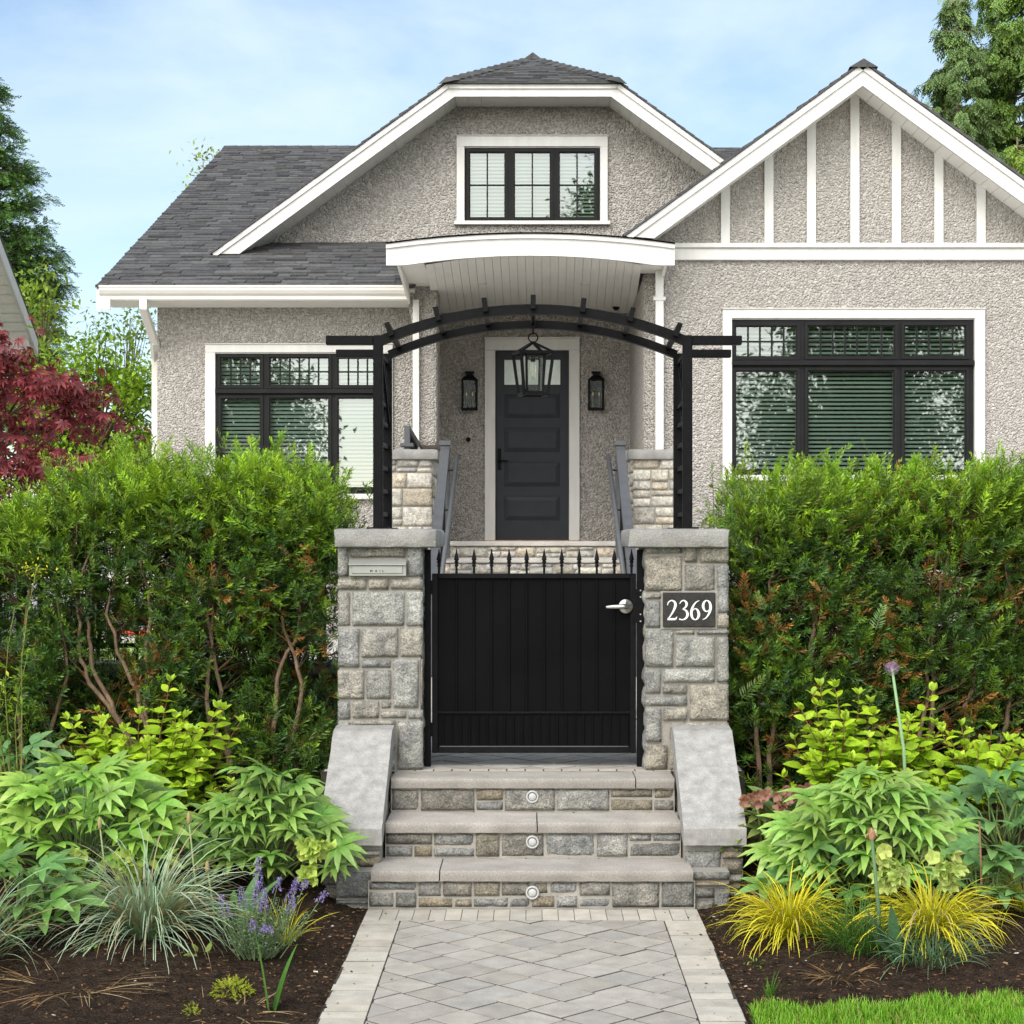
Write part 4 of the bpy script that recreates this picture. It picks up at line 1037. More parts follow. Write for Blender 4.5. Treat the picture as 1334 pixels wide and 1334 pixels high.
# clipped hip
he = Vector((cl_[0], GD - .06, cl_[1] + .015)); hw = cr_[0] - cl_[0]; av = Vector(apx) + Vector((0, 0, .02)); mid = Vector(((cl_[0] + cr_[0]) / 2, GD - .06, cl_[1] + .015)); Sv = (av - mid); hl = Sv.length; Sv.normalize(); Nv = Vector((1, 0, 0)).cross(Sv)
slab3(mb, [tuple(he), (cr_[0], GD - .06, cl_[1] + .015), tuple(av)], .02)
shingles(mb, he, (1, 0, 0), Sv, Nv, hl, lambda v: (hw / 2 * v / hl, hw - hw / 2 * v / hl), rr, .135, .03)
for s, c in ((-1, cl_), (1, cr_)):               # hip caps
    p0 = Vector((c[0] - s * .0, GD - .09, c[1] + .02)); p1 = av
    for i in range(13):
        q0 = p0.lerp(p1, i / 13); q1 = p0.lerp(p1, (i + 1.25) / 13); k = rr.uniform(.07, .12)
        out_ = Vector((s * .10, .02, -.055)); inn = Vector((-s * .10, -.06, -.03))
        mb.add([q0 + out_ + Vector((0, 0, .02)), q0 + Vector((0, 0, .045)), q0 + inn + Vector((0, 0, .02)), q1 + out_, q1 + Vector((0, 0, .02)), q1 + inn], [[0, 1, 4, 3], [1, 2, 5, 4], [0, 3, 5, 2], [0, 2, 1]], (k, k, k))
for i in range(24):
    y = 23.05 + i * .22; k = rr.uniform(.07, .12)
    mb.add([(-.14, y, RZ - .03), (0, y, RZ + .075), (.14, y, RZ - .03), (-.14, y + .25, RZ - .06), (0, y + .25, RZ + .045), (.14, y + .25, RZ - .06)], [[0, 1, 4, 3], [1, 2, 5, 4], [0, 2, 1]], (k, k, k))
mb.build('roof', M['shingle'], H, tint=True)
# right wing gable
GR = 18.6
c1 = board([(816, 307.5), (1124, 83.5), (1124, 111.5), (852, 310.6)], GR)
c2 = board([(1124, 83.5), (1432, 307.5), (1396, 310.6), (1124, 111.5)], GR)
trimstrip((816, 307.5), (1124, 83.5), GR, 7, c1); trimstrip((1124, 83.5), (1432, 307.5), GR, 7, c2)
soffit_strip((852, 310.6), (1124, 111.5), GR, RW, .02); soffit_strip((1124, 111.5), (1396, 310.6), GR, RW, .02)
l2, a2, r2 = at(816, 307.5, GR), at(1124, 83.5, GR), at(1432, 307.5, GR)
mb = MB(); rr = random.Random(9)
slab3(mb, [(l2[0], GR - .02, l2[1] + .02), (a2[0], GR - .02, a2[1] + .02), (a2[0], 28, a2[1] + .02), (l2[0], 28, l2[1] + .02)])
slab3(mb, [(r2[0], GR - .02, r2[1] + .02), (r2[0], 28, r2[1] + .02), (a2[0], 28, a2[1] + .02), (a2[0], GR - .02, a2[1] + .02)])
rake_shingles(mb, (l2[0], l2[1] + .012), (a2[0], a2[1] + .012), GR, 1.2, rr); rake_shingles(mb, (r2[0], r2[1] + .012), (a2[0], a2[1] + .012), GR, 1.2, rr)
for i in range(30):
    y = GR - .06 + i * .22; k = rr.uniform(.07, .12)
    mb.add([(a2[0] - .15, y, a2[1] - .045), (a2[0], y, a2[1] + .045), (a2[0] + .15, y, a2[1] - .045), (a2[0] - .15, y + .25, a2[1] - .07), (a2[0], y + .25, a2[1] + .03), (a2[0] + .15, y + .25, a2[1] - .07)], [[0, 1, 4, 3], [1, 2, 5, 4], [0, 2, 1]], (k, k, k))
mb.build('roof', M['shingle'], H, tint=True)
# belt course and battens
mb = MB(); zb0, zb1 = az(338.5, 19.0), az(317, 19.0)
mb.box(ax(858, 19.0), 5.66, 19.0, RW + .01, zb0, zb1 - .05, bev=.004); mb.box(ax(858, 18.97), 5.66, 18.965, RW + .01, zb1 - .0495, zb1, bev=.006)
mb.build('belt_course', M['white'], H)
bt = None
sof = lambda x: min(ga[1] + .02, ga[1] + .02 - abs(x - ga[0]) * (ga[1] - gl[1]) / (ga[0] - gl[0]))
for px in (945, 1001.7, 1057, 1113.6, 1167.8, 1223, 1278):
    x = ax(px, 19.03); w_ = .048
    MB().prism([(x - w_, zb1 + .0005), (x + w_, zb1 + .0005), (x + w_, sof(x + w_)), (x, max(sof(x), sof(x + w_), sof(x - w_))), (x - w_, sof(x - w_))], 19.02, RW + .01).build('batten', M['white'], H)

# --- windows
def window(D, trim, frame, panes, rail, sill, xs, ledge=None, blind_tilt=.9, name='window', label=None):
    x0, z0, x1, z1 = pr(*frame, D)
    holes = [pr(*p[:4], D) for p in panes]
    mb = MB(); sheet(mb, [(x0, z0), (x1, z0), (x1, z1), (x0, z1)], D - .012, holes, .03)
    for (hx0, hz0, hx1, hz1) in holes:                   # sash stiles standing proud round each pane
        e, o_ = .012, .042
        for a in ((hx0 - o_, hx1 + o_, hz0 - o_, hz0 - e), (hx0 - o_, hx1 + o_, hz1 + e, hz1 + o_), (hx0 - o_, hx0 - e, hz0 - e, hz1 + e), (hx1 + e, hx1 + o_, hz0 - e, hz1 + e)):
            mb.box(a[0], a[1], D - .030, D - .0125, a[2], a[3])
    wf = mb.build(name, M['charcoal'], H)
    if label: wf['label'] = label
    if ledge:
        lx0, lz0, lx1, lz1 = pr(*ledge, D); MB().box(lx0, lx1, D - .065, D - .0305, lz0, lz1, bev=.005).build('ledge_bar', M['charcoal'], wf)
    tx0, tz0, tx1, tz1 = pr(*trim, D); b = .0
    mb = MB(); c = .115
    mb.box(tx0, x0 - .012, D - .048, D + .005, tz0, z1 + .012, bev=.003); mb.box(x1 + .012, tx1, D - .048, D + .005, tz0, z1 + .012, bev=.003)
    mb.box(tx0, tx1, D - .048, D + .005, z1 + .0125, tz1 - .012, bev=.003); mb.box(tx0 - .008, tx1 + .008, D - .066, D + .005, tz1 - .0115, tz1, bev=.003)
    mb.box(x0 - .0125, x1 + .0125, D - .02, D + .004, z1 + .0005, z1 + .012)
    s0 = pr(*sill, D); mb.box(s0[0], s0[2], D - .075, D + .005, s0[1], s0[3], bev=.004)
    mb.build('window_trim', M['white'], wf)
    for p, (hx0, hz0, hx1, hz1) in zip(panes, holes):
        MB().add([(hx0, D + .006, hz0), (hx1, D + .006, hz0), (hx1, D + .006, hz1), (hx0, D + .006, hz1)], [[0, 1, 2, 3]]).build('pane', M['pane'], wf)
        nc, nr = p[4], p[5]
        if nc > 1 or nr > 1:
            mb = MB(); m_ = .009
            for i in range(1, nc): x = hx0 + (hx1 - hx0) * i / nc; mb.box(x - m_, x + m_, D - .008, D + .003, hz0, hz1)
            for i in range(1, nr):
                z = hz0 + (hz1 - hz0) * i / nr
                for k in range(nc): mb.box(hx0 + (hx1 - hx0) * k / nc + (m_ if k else 0), hx0 + (hx1 - hx0) * (k + 1) / nc - (m_ if k < nc - 1 else 0), D - .0078, D + .003, z - m_, z + m_)
            mb.build('muntin', M['charcoal'], wf)
    # venetian blind behind every column of panes, and a dim room
    for xa, xb in xs:
        bx0, bx1 = ax(xa, D), ax(xb, D); mb = MB(); z = z0 + .03
        while z < z1 - .02:
            h = .020 * math.sin(blind_tilt); d_ = .020 * math.cos(blind_tilt)
            mb.add([(bx0, D + .085 - d_, z - h), (bx1, D + .085 - d_, z - h), (bx1, D + .085 + d_, z + h), (bx0, D + .085 + d_, z + h), (bx0, D + .0875 - d_, z - h), (bx1, D + .0875 - d_, z - h), (bx1, D + .0875 + d_, z + h), (bx0, D + .0875 + d_, z + h)], [[0, 1, 2, 3], [7, 6, 5, 4], [0, 4, 5, 1], [3, 2, 6, 7]]); z += .046
        mb.build('blind', M['blind'], wf)
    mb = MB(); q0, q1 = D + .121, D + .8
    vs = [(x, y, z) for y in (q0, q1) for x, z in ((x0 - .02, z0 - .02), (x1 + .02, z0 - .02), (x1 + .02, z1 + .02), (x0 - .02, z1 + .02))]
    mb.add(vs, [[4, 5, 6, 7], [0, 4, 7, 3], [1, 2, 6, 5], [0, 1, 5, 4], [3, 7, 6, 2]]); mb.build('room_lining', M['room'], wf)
    return wf
PL = [(288.5, 467, 338.5, 501.5, 4, 2), (352.5, 467, 427.5, 501.5, 6, 2), (441.5, 467.5, 491, 501.5, 4, 2), (289.5, 520, 338.5, 634.5, 1, 1), (352.5, 519.5, 427.5, 634.5, 1, 1), (441.5, 519.5, 491, 634.5, 1, 1)]
window(LW, (268, 448, 512, 651), (282.5, 461, 497.5, 643), PL, None, (267, 643.5, 513, 650.5), [(285, 345), (347, 433), (436, 496)], (281.5, 507, 498.5, 513), label='three part charcoal window with small paned transoms above the left hedge')
PR_ = [(959, 426, 1036.5, 464, 5, 2), (1053, 425.5, 1164, 463.5, 7, 2), (1178.5, 425.5, 1256.5, 463, 5, 2), (959, 484.5, 1036.5, 612, 1, 1), (1053, 484, 1163, 612, 1, 1), (1178.5, 484, 1256.5, 612, 1, 1)]
window(RW, (941, 402, 1282, 627), (954.5, 416.5, 1267, 618), PR_, None, (940, 619, 1283, 626.5), [(957, 1043), (1046, 1170), (1173, 1264)], (953, 470, 1268, 476.5), .75, label='wide three part charcoal window with small paned transoms above the right hedge')
PA = [(612.7, 199.5, 657, 283, 2, 2), (671, 199.5, 716, 283, 2, 2), (729.5, 199.5, 774, 283, 2, 2)]
window(GW, (595, 177, 791.5, 291), (606.5, 193, 780.5, 288.5), PA, None, (592, 288.7, 795, 293.5), [(608, 662), (667, 720), (725, 779)], None, .8, label='small three part charcoal window high in the clipped gable')

# --- front door
dx0, dz0, dx1, dz1 = pr(645.5, 456.5, 741, 703.5, DW)
gz = pr(657, 468, 730, 500.5, DW)
mb = MB(); sheet(mb, [(dx0, dz0), (dx1, dz0), (dx1, dz1), (dx0, dz1)], DW + .07, [gz] + [pr(657, a, 729.7, b, DW) for a, b in ((513, 544), (556.8, 588.6), (601.5, 633.5), (646, 678))], .012)
for a, b in ((513, 544), (556.8, 588.6), (601.5, 633.5), (646, 678)):   # raised panels
    x0, z0, x1, z1 = pr(657, a, 729.7, b, DW); e = .055; Y0, Y1 = DW + .081, DW + .068
    o4 = [(x0, Y0, z0), (x1, Y0, z0), (x1, Y0, z1), (x0, Y0, z1)]; i4 = [(x0 + e, Y1, z0 + e), (x1 - e, Y1, z0 + e), (x1 - e, Y1, z1 - e), (x0 + e, Y1, z1 - e)]
    mb.add(o4 + i4, [[4, 5, 6, 7]] + [[k, (k + 1) % 4, 4 + (k + 1) % 4, 4 + k] for k in range(4)])
door = mb.build('door', M['doorpaint'], H)
MB().add([(gz[0], DW + .079, gz[1]), (gz[2], DW + .079, gz[1]), (gz[2], DW + .079, gz[3]), (gz[0], DW + .079, gz[3])], [[0, 1, 2, 3]]).build('door_glass', M['doorglass'], door)
mb = MB()
for i in (1, 2): x = gz[0] + (gz[2] - gz[0]) * i / 3; mb.box(x - .018, x + .018, DW + .066, DW + .078, gz[1], gz[3])
mb.build('glazing_bar', M['doorpaint'], door)
x, z = at(650.5, 600, DW)
hd = MB().box(x - .022, x + .022, DW + .056, DW + .0695, az(612, DW), az(584, DW), bev=.006).build('handle', M['iron'], door)
MB().tube([(x, DW + .06, z), (x, DW + .015, z), (x + .03, DW + .008, z), (x + .11, DW + .012, z - .004)], [.011, .011, .010, .008], 8).build('lever', M['iron'], hd, smooth=True)
t0 = pr(631.5, 439.5, 755, 706, DW); mb = MB()
mb.box(t0[0], dx0 - .002, DW - .04, DW + .11, t0[1], dz1 + .002, bev=.004); mb.box(dx1 + .002, t0[2], DW - .04, DW + .11, t0[1], dz1 + .002, bev=.004); mb.box(t0[0], t0[2], DW - .04, DW + .11, dz1 + .0025, t0[3] - .02, bev=.004)
mb.box(t0[0] - .006, t0[2] + .006, DW - .05, DW + .06, t0[3] - .0195, t0[3], bev=.003)
mb.build('door_frame', M['white'], door)
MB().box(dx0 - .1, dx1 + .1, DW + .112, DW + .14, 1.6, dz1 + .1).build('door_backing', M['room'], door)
MB().box(t0[0], t0[2], DW - .10, DW + .1, 1.661, dz0 - .002, bev=.004).build('door_sill', M['cedartrim'], door)

# --- arched porch canopy
CD = 18.5; cx0, cx1 = ax(503, CD), ax(879, CD); cm = (cx0 + cx1) / 2; hwc = (cx1 - cx0) / 2
def arch(x, ze, zc, hw_=hwc):
    u = (x - cm) / hw_; return ze + (zc - ze) * max(0, 1 - u * u)
zte, ztc, zbe, zbc = az(318.5, CD), az(305.2, CD), az(345.5, CD), az(333, CD)
xs2 = np.linspace(cx0, cx1, 41); mb = MB(); hb = hwc - .2
low = [(x, (zbe if abs(x - cm) > hb else arch(x, zbe, zbc, hb))) for x in xs2]; top = [(x, arch(x, zte, ztc)) for x in xs2]
def band(mb, a, b, y0, y1):
    n = len(a); vs = [(x, y, z) for y in (y0, y1) for x, z in a + b]; m = 2 * n; fs = []
    for i in range(n - 1): fs += [[i, i + 1, n + i + 1, n + i], [m + i, m + n + i, m + n + i + 1, m + i + 1], [i, m + i, m + i + 1, i + 1], [n + i, n + i + 1, m + n + i + 1, m + n + i]]
    fs += [[0, n, m + n, m], [n - 1, m + n - 1, m + 2 * n - 1, 2 * n - 1]]; mb.add(vs, fs); return mb
cnp = band(mb, low, top, CD, CD + .05).build('canopy', M['white'], H)
cnp['label'] = 'white arched canopy over the front door'
band(MB(), [(x, z - .045) for x, z in top], [(x, z + .001) for x, z in top], CD - .025, CD - .0005).build('crown_strip', M['white'], cnp)
band(MB(), [(x, z + .0015) for x, z in top], [(x, z + .016) for x, z in top], CD - .04, GW - .01).build('canopy_roof', M['shingle'], cnp)
mb = MB(); N_b = 26; fa, fb, ba, bb = ax(554, CD + .05), ax(836, CD + .05), ax(567, 21.98), ax(826, 21.98)
def cz(u, v): return (zbe + (zbc - zbe) * (1 - (2 * u - 1) ** 2) + .012) * (1 - v) + (az(409, 21.98) + .05 * (1 - (2 * u - 1) ** 2)) * v
for i in range(N_b):
    a, b = i / N_b + .0007, (i + 1) / N_b - .0007; vs = []
    for v in (0, .5, 1):
        for u in (a, b): vs.append(((fa + (fb - fa) * u) * (1 - v) + (ba + (bb - ba) * u) * v, CD + .0505 + (21.98 - CD - .05) * v, cz(u, v)))
    vs += [(x, y, z + .02) for x, y, z in vs]
    mb.add(vs, [[0, 2, 3, 1], [2, 4, 5, 3], [0, 6, 8, 2], [2, 8, 10, 4], [1, 3, 9, 7], [3, 5, 11, 9]])
ceil_ = mb.build('canopy_ceiling', M['soffit'], cnp)
mb = MB(); vs = []
for v in (0, 1):
    for u in np.linspace(0, 1, 21): vs.append(((fa + (fb - fa) * u) * (1 - v) + (ba + (bb - ba) * u) * v, CD + .0505 + (21.98 - CD - .05) * v, cz(u, v) + .021))
mb.add(vs, [[i, i + 1, 22 + i, 21 + i] for i in range(20)]); mb.build('ceiling_backing', M['groove'], cnp)
for s in (-1, 1):
    xa, xb = sorted((s * 1.135 - (.0 if s > 0 else .0), s * 1.39)); xa += cm * .3; xb += cm * .3
    mb = MB(); mb.box(xa, xb, CD + .0505, 21.99 if s < 0 else 19.22, 4.575, 4.80)
    X0 = s * 1.392 + cm * .3
    poly = [(CD + .06, 4.80), (CD + .06, 4.565), (20.1, 4.40), (20.55, 4.30), (20.55, 4.80)] if s < 0 else [(CD + .06, 4.80), (CD + .06, 4.565), (18.93, 4.50), (18.93, 4.80)]
    vs = [(X0, y, z) for y, z in poly] + [(X0 + s * .03, y, z) for y, z in poly]; n = len(poly)
    mb.add(vs, [list(range(n)), list(range(n, 2 * n))[::-1]] + [[i, (i + 1) % n, n + (i + 1) % n, n + i] for i in range(n)])
    mb.build('canopy_beam', M['soffit'], cnp)
MB().box(-1.47, -1.345, 20.02, 20.64, 4.50, 4.80).build('beam_end', M['soffit'], cnp)
for px in (627, 762):
    D = 20.1; x = ax(px, D); u = .27 if px < 690 else .73; v = (D - CD - .05) / (21.98 - CD - .05); z = cz(u, v)
    dl = MB().lathe([(.062, .012), (.062, -.006), (.048, -.009), (.042, .004), (.001, .005)], (x, D, z), 20).build('downlight', M['white'], cnp, smooth=True)

# --- things fixed to the house
def wall_lamp(x, D, z0, z1, label):
    o = thing('wall_lantern', (x, D, z0), label, 'wall lamp', 'black lanterns beside the front door')
    w_, d_ = .085, .16; zb, zt = z0 + .025, z0 + (z1 - z0) * .76; y0 = D - d_
    mb = MB(); p = .012
    for sx in (-1, 1):
        for y in (y0, D - .02): mb.box(x + sx * w_ - p, x + sx * w_ + p, y - .002, y + .018, zb, zt)
    mb.box(x - w_ - .016, x + w_ + .016, y0 - .012, D - .001, z0, zb, bev=.004); mb.box(x - w_ - .014, x + w_ + .014, y0 - .010, D - .001, zt, zt + .018, bev=.003)
    mb.box(x - w_ + .012, x + w_ - .012, D - .012, D - .001, zb, zt)
    mb.build('lamp_frame', M['iron'], o)
    mb = MB(); a, b = w_ + .01, .045; zr1 = zt + .065; ym = (y0 + D) / 2
    mb.add([(x - a, y0 - .006, zt + .0185), (x + a, y0 - .006, zt + .0185), (x + a, D - .002, zt + .0185), (x - a, D - .002, zt + .0185), (x - b, ym - b, zr1), (x + b, ym - b, zr1), (x + b, ym + b, zr1), (x - b, ym + b, zr1)], [[0, 1, 5, 4], [1, 2, 6, 5], [2, 3, 7, 6], [3, 0, 4, 7], [4, 5, 6, 7]])
    mb.box(x - .038, x + .038, ym - .038, ym + .038, zr1 + .0005, z1 - .025); mb.box(x - .056, x + .056, ym - .056, ym + .056, z1 - .0245, z1, bev=.004)
    mb.build('lamp_roof', M['iron'], o)
    mb = MB(); e = w_ - .0125
    mb.add([(x - e, y0 + .004, zb), (x + e, y0 + .004, zb), (x + e, y0 + .004, zt), (x - e, y0 + .004, zt)], [[0, 1, 2, 3]]); mb.build('lamp_pane', M['lampglass'], o)
    for sx in (-1, 1):
        cdl = MB().tube([(x + sx * .038, ym, zb), (x + sx * .038, ym, zb + .15)], .009, 8).build('candle_tube', M['greyiron'], o)
        MB().lathe([(.006, .0), (.010, .018), (.004, .045), (.001, .05)], (x + sx * .038, ym, zb + .15), 8).build('flame_bulb', M['filament'], cdl, smooth=True)
    return o
for px, lab in ((611.7, 'black box lantern on the stucco wall left of the door'), (776.5, 'black box lantern on the stucco wall right of the door')):
    wall_lamp(ax(px, 21.9), DW, az(534, 21.9), az(484, 21.9), lab)
x, z = at(610, 572.5, 21.97)
o = thing('doorbell', (x, DW, z), 'small round black doorbell on the stucco left of the door', 'doorbell')
MB().lathe([(.030, 0), (.030, .012), (.024, .018), (.001, .019)], (x, DW, z), 18, 'Y').build('bell_plate', M['iron'], o, smooth=True)
MB().lathe([(.010, .0185), (.009, .023), (.001, .024)], (x, DW, z), 12, 'Y').build('bell_button', M['charcoal'], o, smooth=True)
D = 21.55; x = ax(802.5, D); z = az(397, D)
o = thing('security_camera', (x, D, z), 'small pale dome camera under the right end of the canopy ceiling', 'camera')
MB().box(x - .06, x + .06, D - .05, D + .05, z - .012, cz(.92, .88) + .01, bev=.004).build('mount', M['soffit'], o)
MB().lathe([(.045, -.0125), (.046, -.03), (.036, -.055), (.018, -.068), (.001, -.072)], (x, D, z), 18).build('dome', M['iron'], o, smooth=True)

# --- porch, its stairs, pillars and rails
o = thing('porch_stairs', (0, 16.7, LAND), 'pale split stone stairs and porch floor leading up to the front door', 'stairs')
rr = random.Random(70)
for i in range(7):
    z1 = 1.66 - i * .164; y0 = 17.55 - i * .30; hwid = 1.0
    mb = MB(); rough_box(mb, -hwid, hwid, y0, y0 + (.34 if i else .40), z1 - .048, z1, .05, .002, .006, (1.12, 1.12, 1.12), 20); tr_ = mb.build('tread', M['tread'], o, smooth=True, tint=True)
    mb = MB(); stones(mb, ashlar(2 * hwid, .116, rr, (.10, .14), (.12, .36)), (-hwid, y0 + .03, z1 - .164), (1, 0, 0), (0, 0, 1), (0, -1, 0), LIGHT, rr, .012, .004, res=.035, amp=.009, bulge=.008)
    ri = mb.build('riser', M['stone'], o, smooth=True, tint=True)
    MB().box(-hwid, hwid, y0 + .036, y0 + .6, max(.45, z1 - .20), z1 - .0485).build('mortar_bed', M['mortar'], ri)
MB().box(-1.29, 1.205, 17.951, DW - .001, 1.2, 1.659).build('porch_floor', M['slab'], o)
lab7 = ['round pale light in the second porch riser, left one', 'round pale light in the second porch riser, right one']
for px, lab in zip((636, 750), lab7):
    D = 17.272; x, z = at(px, 738.5, D)
    if px == 636:
        f7 = thing('stair_light', (x, D, z), lab, 'step light', 'round lights in the porch stairs'); MB().lathe([(.027, -.02), (.027, .006), (.022, .012), (.001, .013)], (x, D, z), 20, 'Y').build('lens', M['lens'], f7, smooth=True)
    else: c = copy_tree(f7); c.location = (x, D, z); c['label'] = lab
for s in (-1, 1):
    o = thing('porch_pillar', (s * 1.24, 17.7, LAND), 'pale split stone pillar at the %s of the porch stairs, behind the arbor post' % ('left' if s < 0 else 'right'), 'pillar', 'stone pillars beside the porch stairs')
    x0, x1 = sorted((s * .985, s * 1.50)); mb = MB(); rr = random.Random(80 + s)
    stones(mb, ashlar(x1 - x0, 1.97, rr, (.13, .22), (.14, .3)), (x0, 17.42, LAND), (1, 0, 0), (0, 0, 1), (0, -1, 0), LIGHT, rr, .014, .012, res=.03, amp=.010, bulge=.01)
    stones(mb, ashlar(.6, 1.97, rr, (.13, .22), (.14, .3)), (s * .985, 17.43, LAND), (0, 1, 0), (0, 0, 1), (-s, 0, 0), LIGHT, rr, .014, .012, res=.05, amp=.008, bulge=.01)
    r = mb.build('stonework', M['stone'], o, smooth=True, tint=True)
    MB().box(x0 + .012, x1 - .012, 17.424, 18.1, LAND - .02, 2.462).build('mortar_bed', M['mortar'], r)
    mb = MB(); rough_box(mb, x0 - .05, x1 + .05, 17.36, 18.14, 2.463, 2.565, .04, .011, .012, sc=11, topamp=.003); mb.build('capstone', M['capstone'], o, smooth=True)
    # stair rail
    o = thing('stair_railing', (s * .86, 16.2, LAND), 'grey metal stair railing with slim handrail on the %s of the porch stairs' % ('left' if s < 0 else 'right'), 'railing', 'railings of the porch stairs')
    X = s * .855; zt = az(581, 17.26)
    MB().box(X - .046, X + .046, 17.21, 17.30, 1.50, zt, bev=.004).build('post', M['greyiron'], o)
    MB().box(X - .06, X + .06, 17.195, 17.315, zt + .0005, zt + .05, bev=.006).build('post_cap', M['greyiron'], o)
    MB().box(X - .046, X + .046, 14.96, 15.05, LAND, 1.36, bev=.004).build('post', M['greyiron'], o)
    p0, p1 = Vector((X, 17.22, zt - .06)), Vector((X, 14.95, zt - .06 - 2.27 * .545))
    MB().bar(p0, p1, .088, .075).build('top_rail', M['greyiron'], o)
    lo_ = Vector((0, 0, -.80)); MB().bar(p0 + lo_, p1 + lo_, .03, .04).build('bottom_rail', M['iron'], o)
    mb = MB()
    for i in range(1, 22): q_ = p0.lerp(p1, i / 22); mb.bar(q_ + Vector((0, 0, -.03)), q_ + lo_, .016, .016)
    mb.build('balusters', M['iron'], o)
    h0, h1 = Vector((s * .735, 17.15, 2.49)), Vector((s * .775, 14.95, 1.33))
    mb = MB(); mb.tube([h0 + Vector((0, .03, 0)), h1], .022, 10); hr = mb.build('handrail', M['greyiron'], o, smooth=True)
    mb = MB()
    for t in (.08, .42, .8):
        q_ = h0.lerp(h1, t); r0 = p0.lerp(p1, t); mb.tube([q_ - Vector((0, 0, .02)), q_ - Vector((0, 0, .05)), (r0.x - s * .04, q_.y, q_.z - .06)], .008, 6)
    mb.build('bracket', M['iron'], hr)
o = thing('porch_railing', (-1.31, 19.5, 1.66), 'short grey metal railing along the left edge of the porch', 'railing')
mb = MB(); mb.box(-1.345, -1.285, 18.47, 18.53, 1.66, 2.87, bev=.004); mb.build('post', M['greyiron'], o)
MB().box(-1.385, -1.245, 18.43, 18.57, 2.645, 2.685, bev=.006).build('post_collar', M['greyiron'], o)
MB().bar((-1.315, 18.53, 2.84), (-1.315, 20.58, 2.74), .05, .06).build('top_rail', M['greyiron'], o)
mb = MB()
for i in range(14): mb.box(-1.323, -1.307, 18.65 + i * .14, 18.666 + i * .14, 1.76, 2.80 - i * .006)
mb.build('balusters', M['iron'], o); MB().box(-1.335, -1.295, 18.54, 20.58, 1.72, 1.7595).build('bottom_rail', M['iron'], o)

# ------------------------------------------------------------------ garden walls and fences behind the hedges
DARK = [(.11, .11, .115), (.14, .135, .13), (.09, .09, .095), (.16, .155, .15), (.13, .12, .11)]
for s in (-1, 1):
    x0, x1 = sorted((s * 1.0, s * 4.6)); xf_, xg_ = sorted((s * 1.16, s * 4.6)); side = 'left' if s < 0 else 'right'
    o = thing('garden_wall', (s * 2.8, 9.85, 0), 'low dark stone retaining wall behind the %s hedge' % side, 'wall', 'low stone walls behind the hedges')
    mb = MB(); rr = random.Random(90 + s)
    stones(mb, ashlar(x1 - x0, .95, rr, (.12, .2), (.2, .5)), (x0, 9.77, -.02), (1, 0, 0), (0, 0, 1), (0, -1, 0), DARK, rr, .014, .01, res=.05, amp=.006, bulge=.006)
    r = mb.build('stonework', M['stone'], o, smooth=True, tint=True); MB().box(x0, x1, 9.776, 10.05, -.1, .928).build('mortar_bed', M['mortar'], r)
    mb = MB(); rough_box(mb, x0, x1, 9.73, 10.08, .93, .985, .12, .003, .006); mb.build('coping', M['slab'], o, smooth=True)
    o = thing('metal_fence', (s * 2.8, 9.95, .985), 'black metal picket fence on the low wall behind the %s hedge' % side, 'fence', 'picket fences on the low walls')
    mb = MB(); mb.box(xf_, xg_, 9.935, 9.965, 1.06, 1.085); mb.box(xf_, xg_, 9.935, 9.965, 1.66, 1.69); mb.build('rails', M['iron'], o)
    mb = MB(); x = xf_ + .06
    while x < xg_: mb.box(x - .008, x + .008, 9.942, 9.958, .985, 1.76); x += .11
    mb.build('pickets', M['iron'], o)
    for xx in (xf_ + .03, (xf_ + xg_) / 2, xg_ - .03): MB().box(xx - .025, xx + .025, 9.925, 9.975, .985, 1.78, bev=.004).build('post', M['iron'], o)
# ------------------------------------------------------------------ foliage templates
def needle_sprig(n=13, ln=.24, wd=.036, ang=58, flat=.35, r=None, tipbare=False):
    r = r or random.Random(1); V, Fq, t = [], [], []
    for i in range(n):
        a = (i + .5) / n
        for s in (-1, 1):
            l = ln * (1.05 - .45 * a) * r.uniform(.8, 1.15); th = R(ang - 22 * a + r.uniform(-8, 8)); el = r.uniform(-.15, flat)
            d = Vector((s * math.sin(th) * math.cos(el), math.cos(th) * math.cos(el), math.sin(el))); p = Vector((0, a, -.10 * a * a))
            nn = d.cross(Vector((0, 0, 1))).normalized() * wd / 2
            k = len(V); V += [p, p + d * l * .5 + nn, p + d * l, p + d * l * .5 - nn]; Fq.append((k, k + 1, k + 2, k + 3)); t += [a * .7, a * .8 + .1, a * .8 + .2, a * .8 + .1]
    k = len(V); V += [(-.012, 0, 0), (.012, 0, 0), (.008, 1, -.1), (-.008, 1, -.1)]; Fq.append((k, k + 1, k + 2, k + 3)); t += [0, 0, 1, 1]
    return T([tuple(v) for v in V], Fq, t)
_r = random.Random(5)
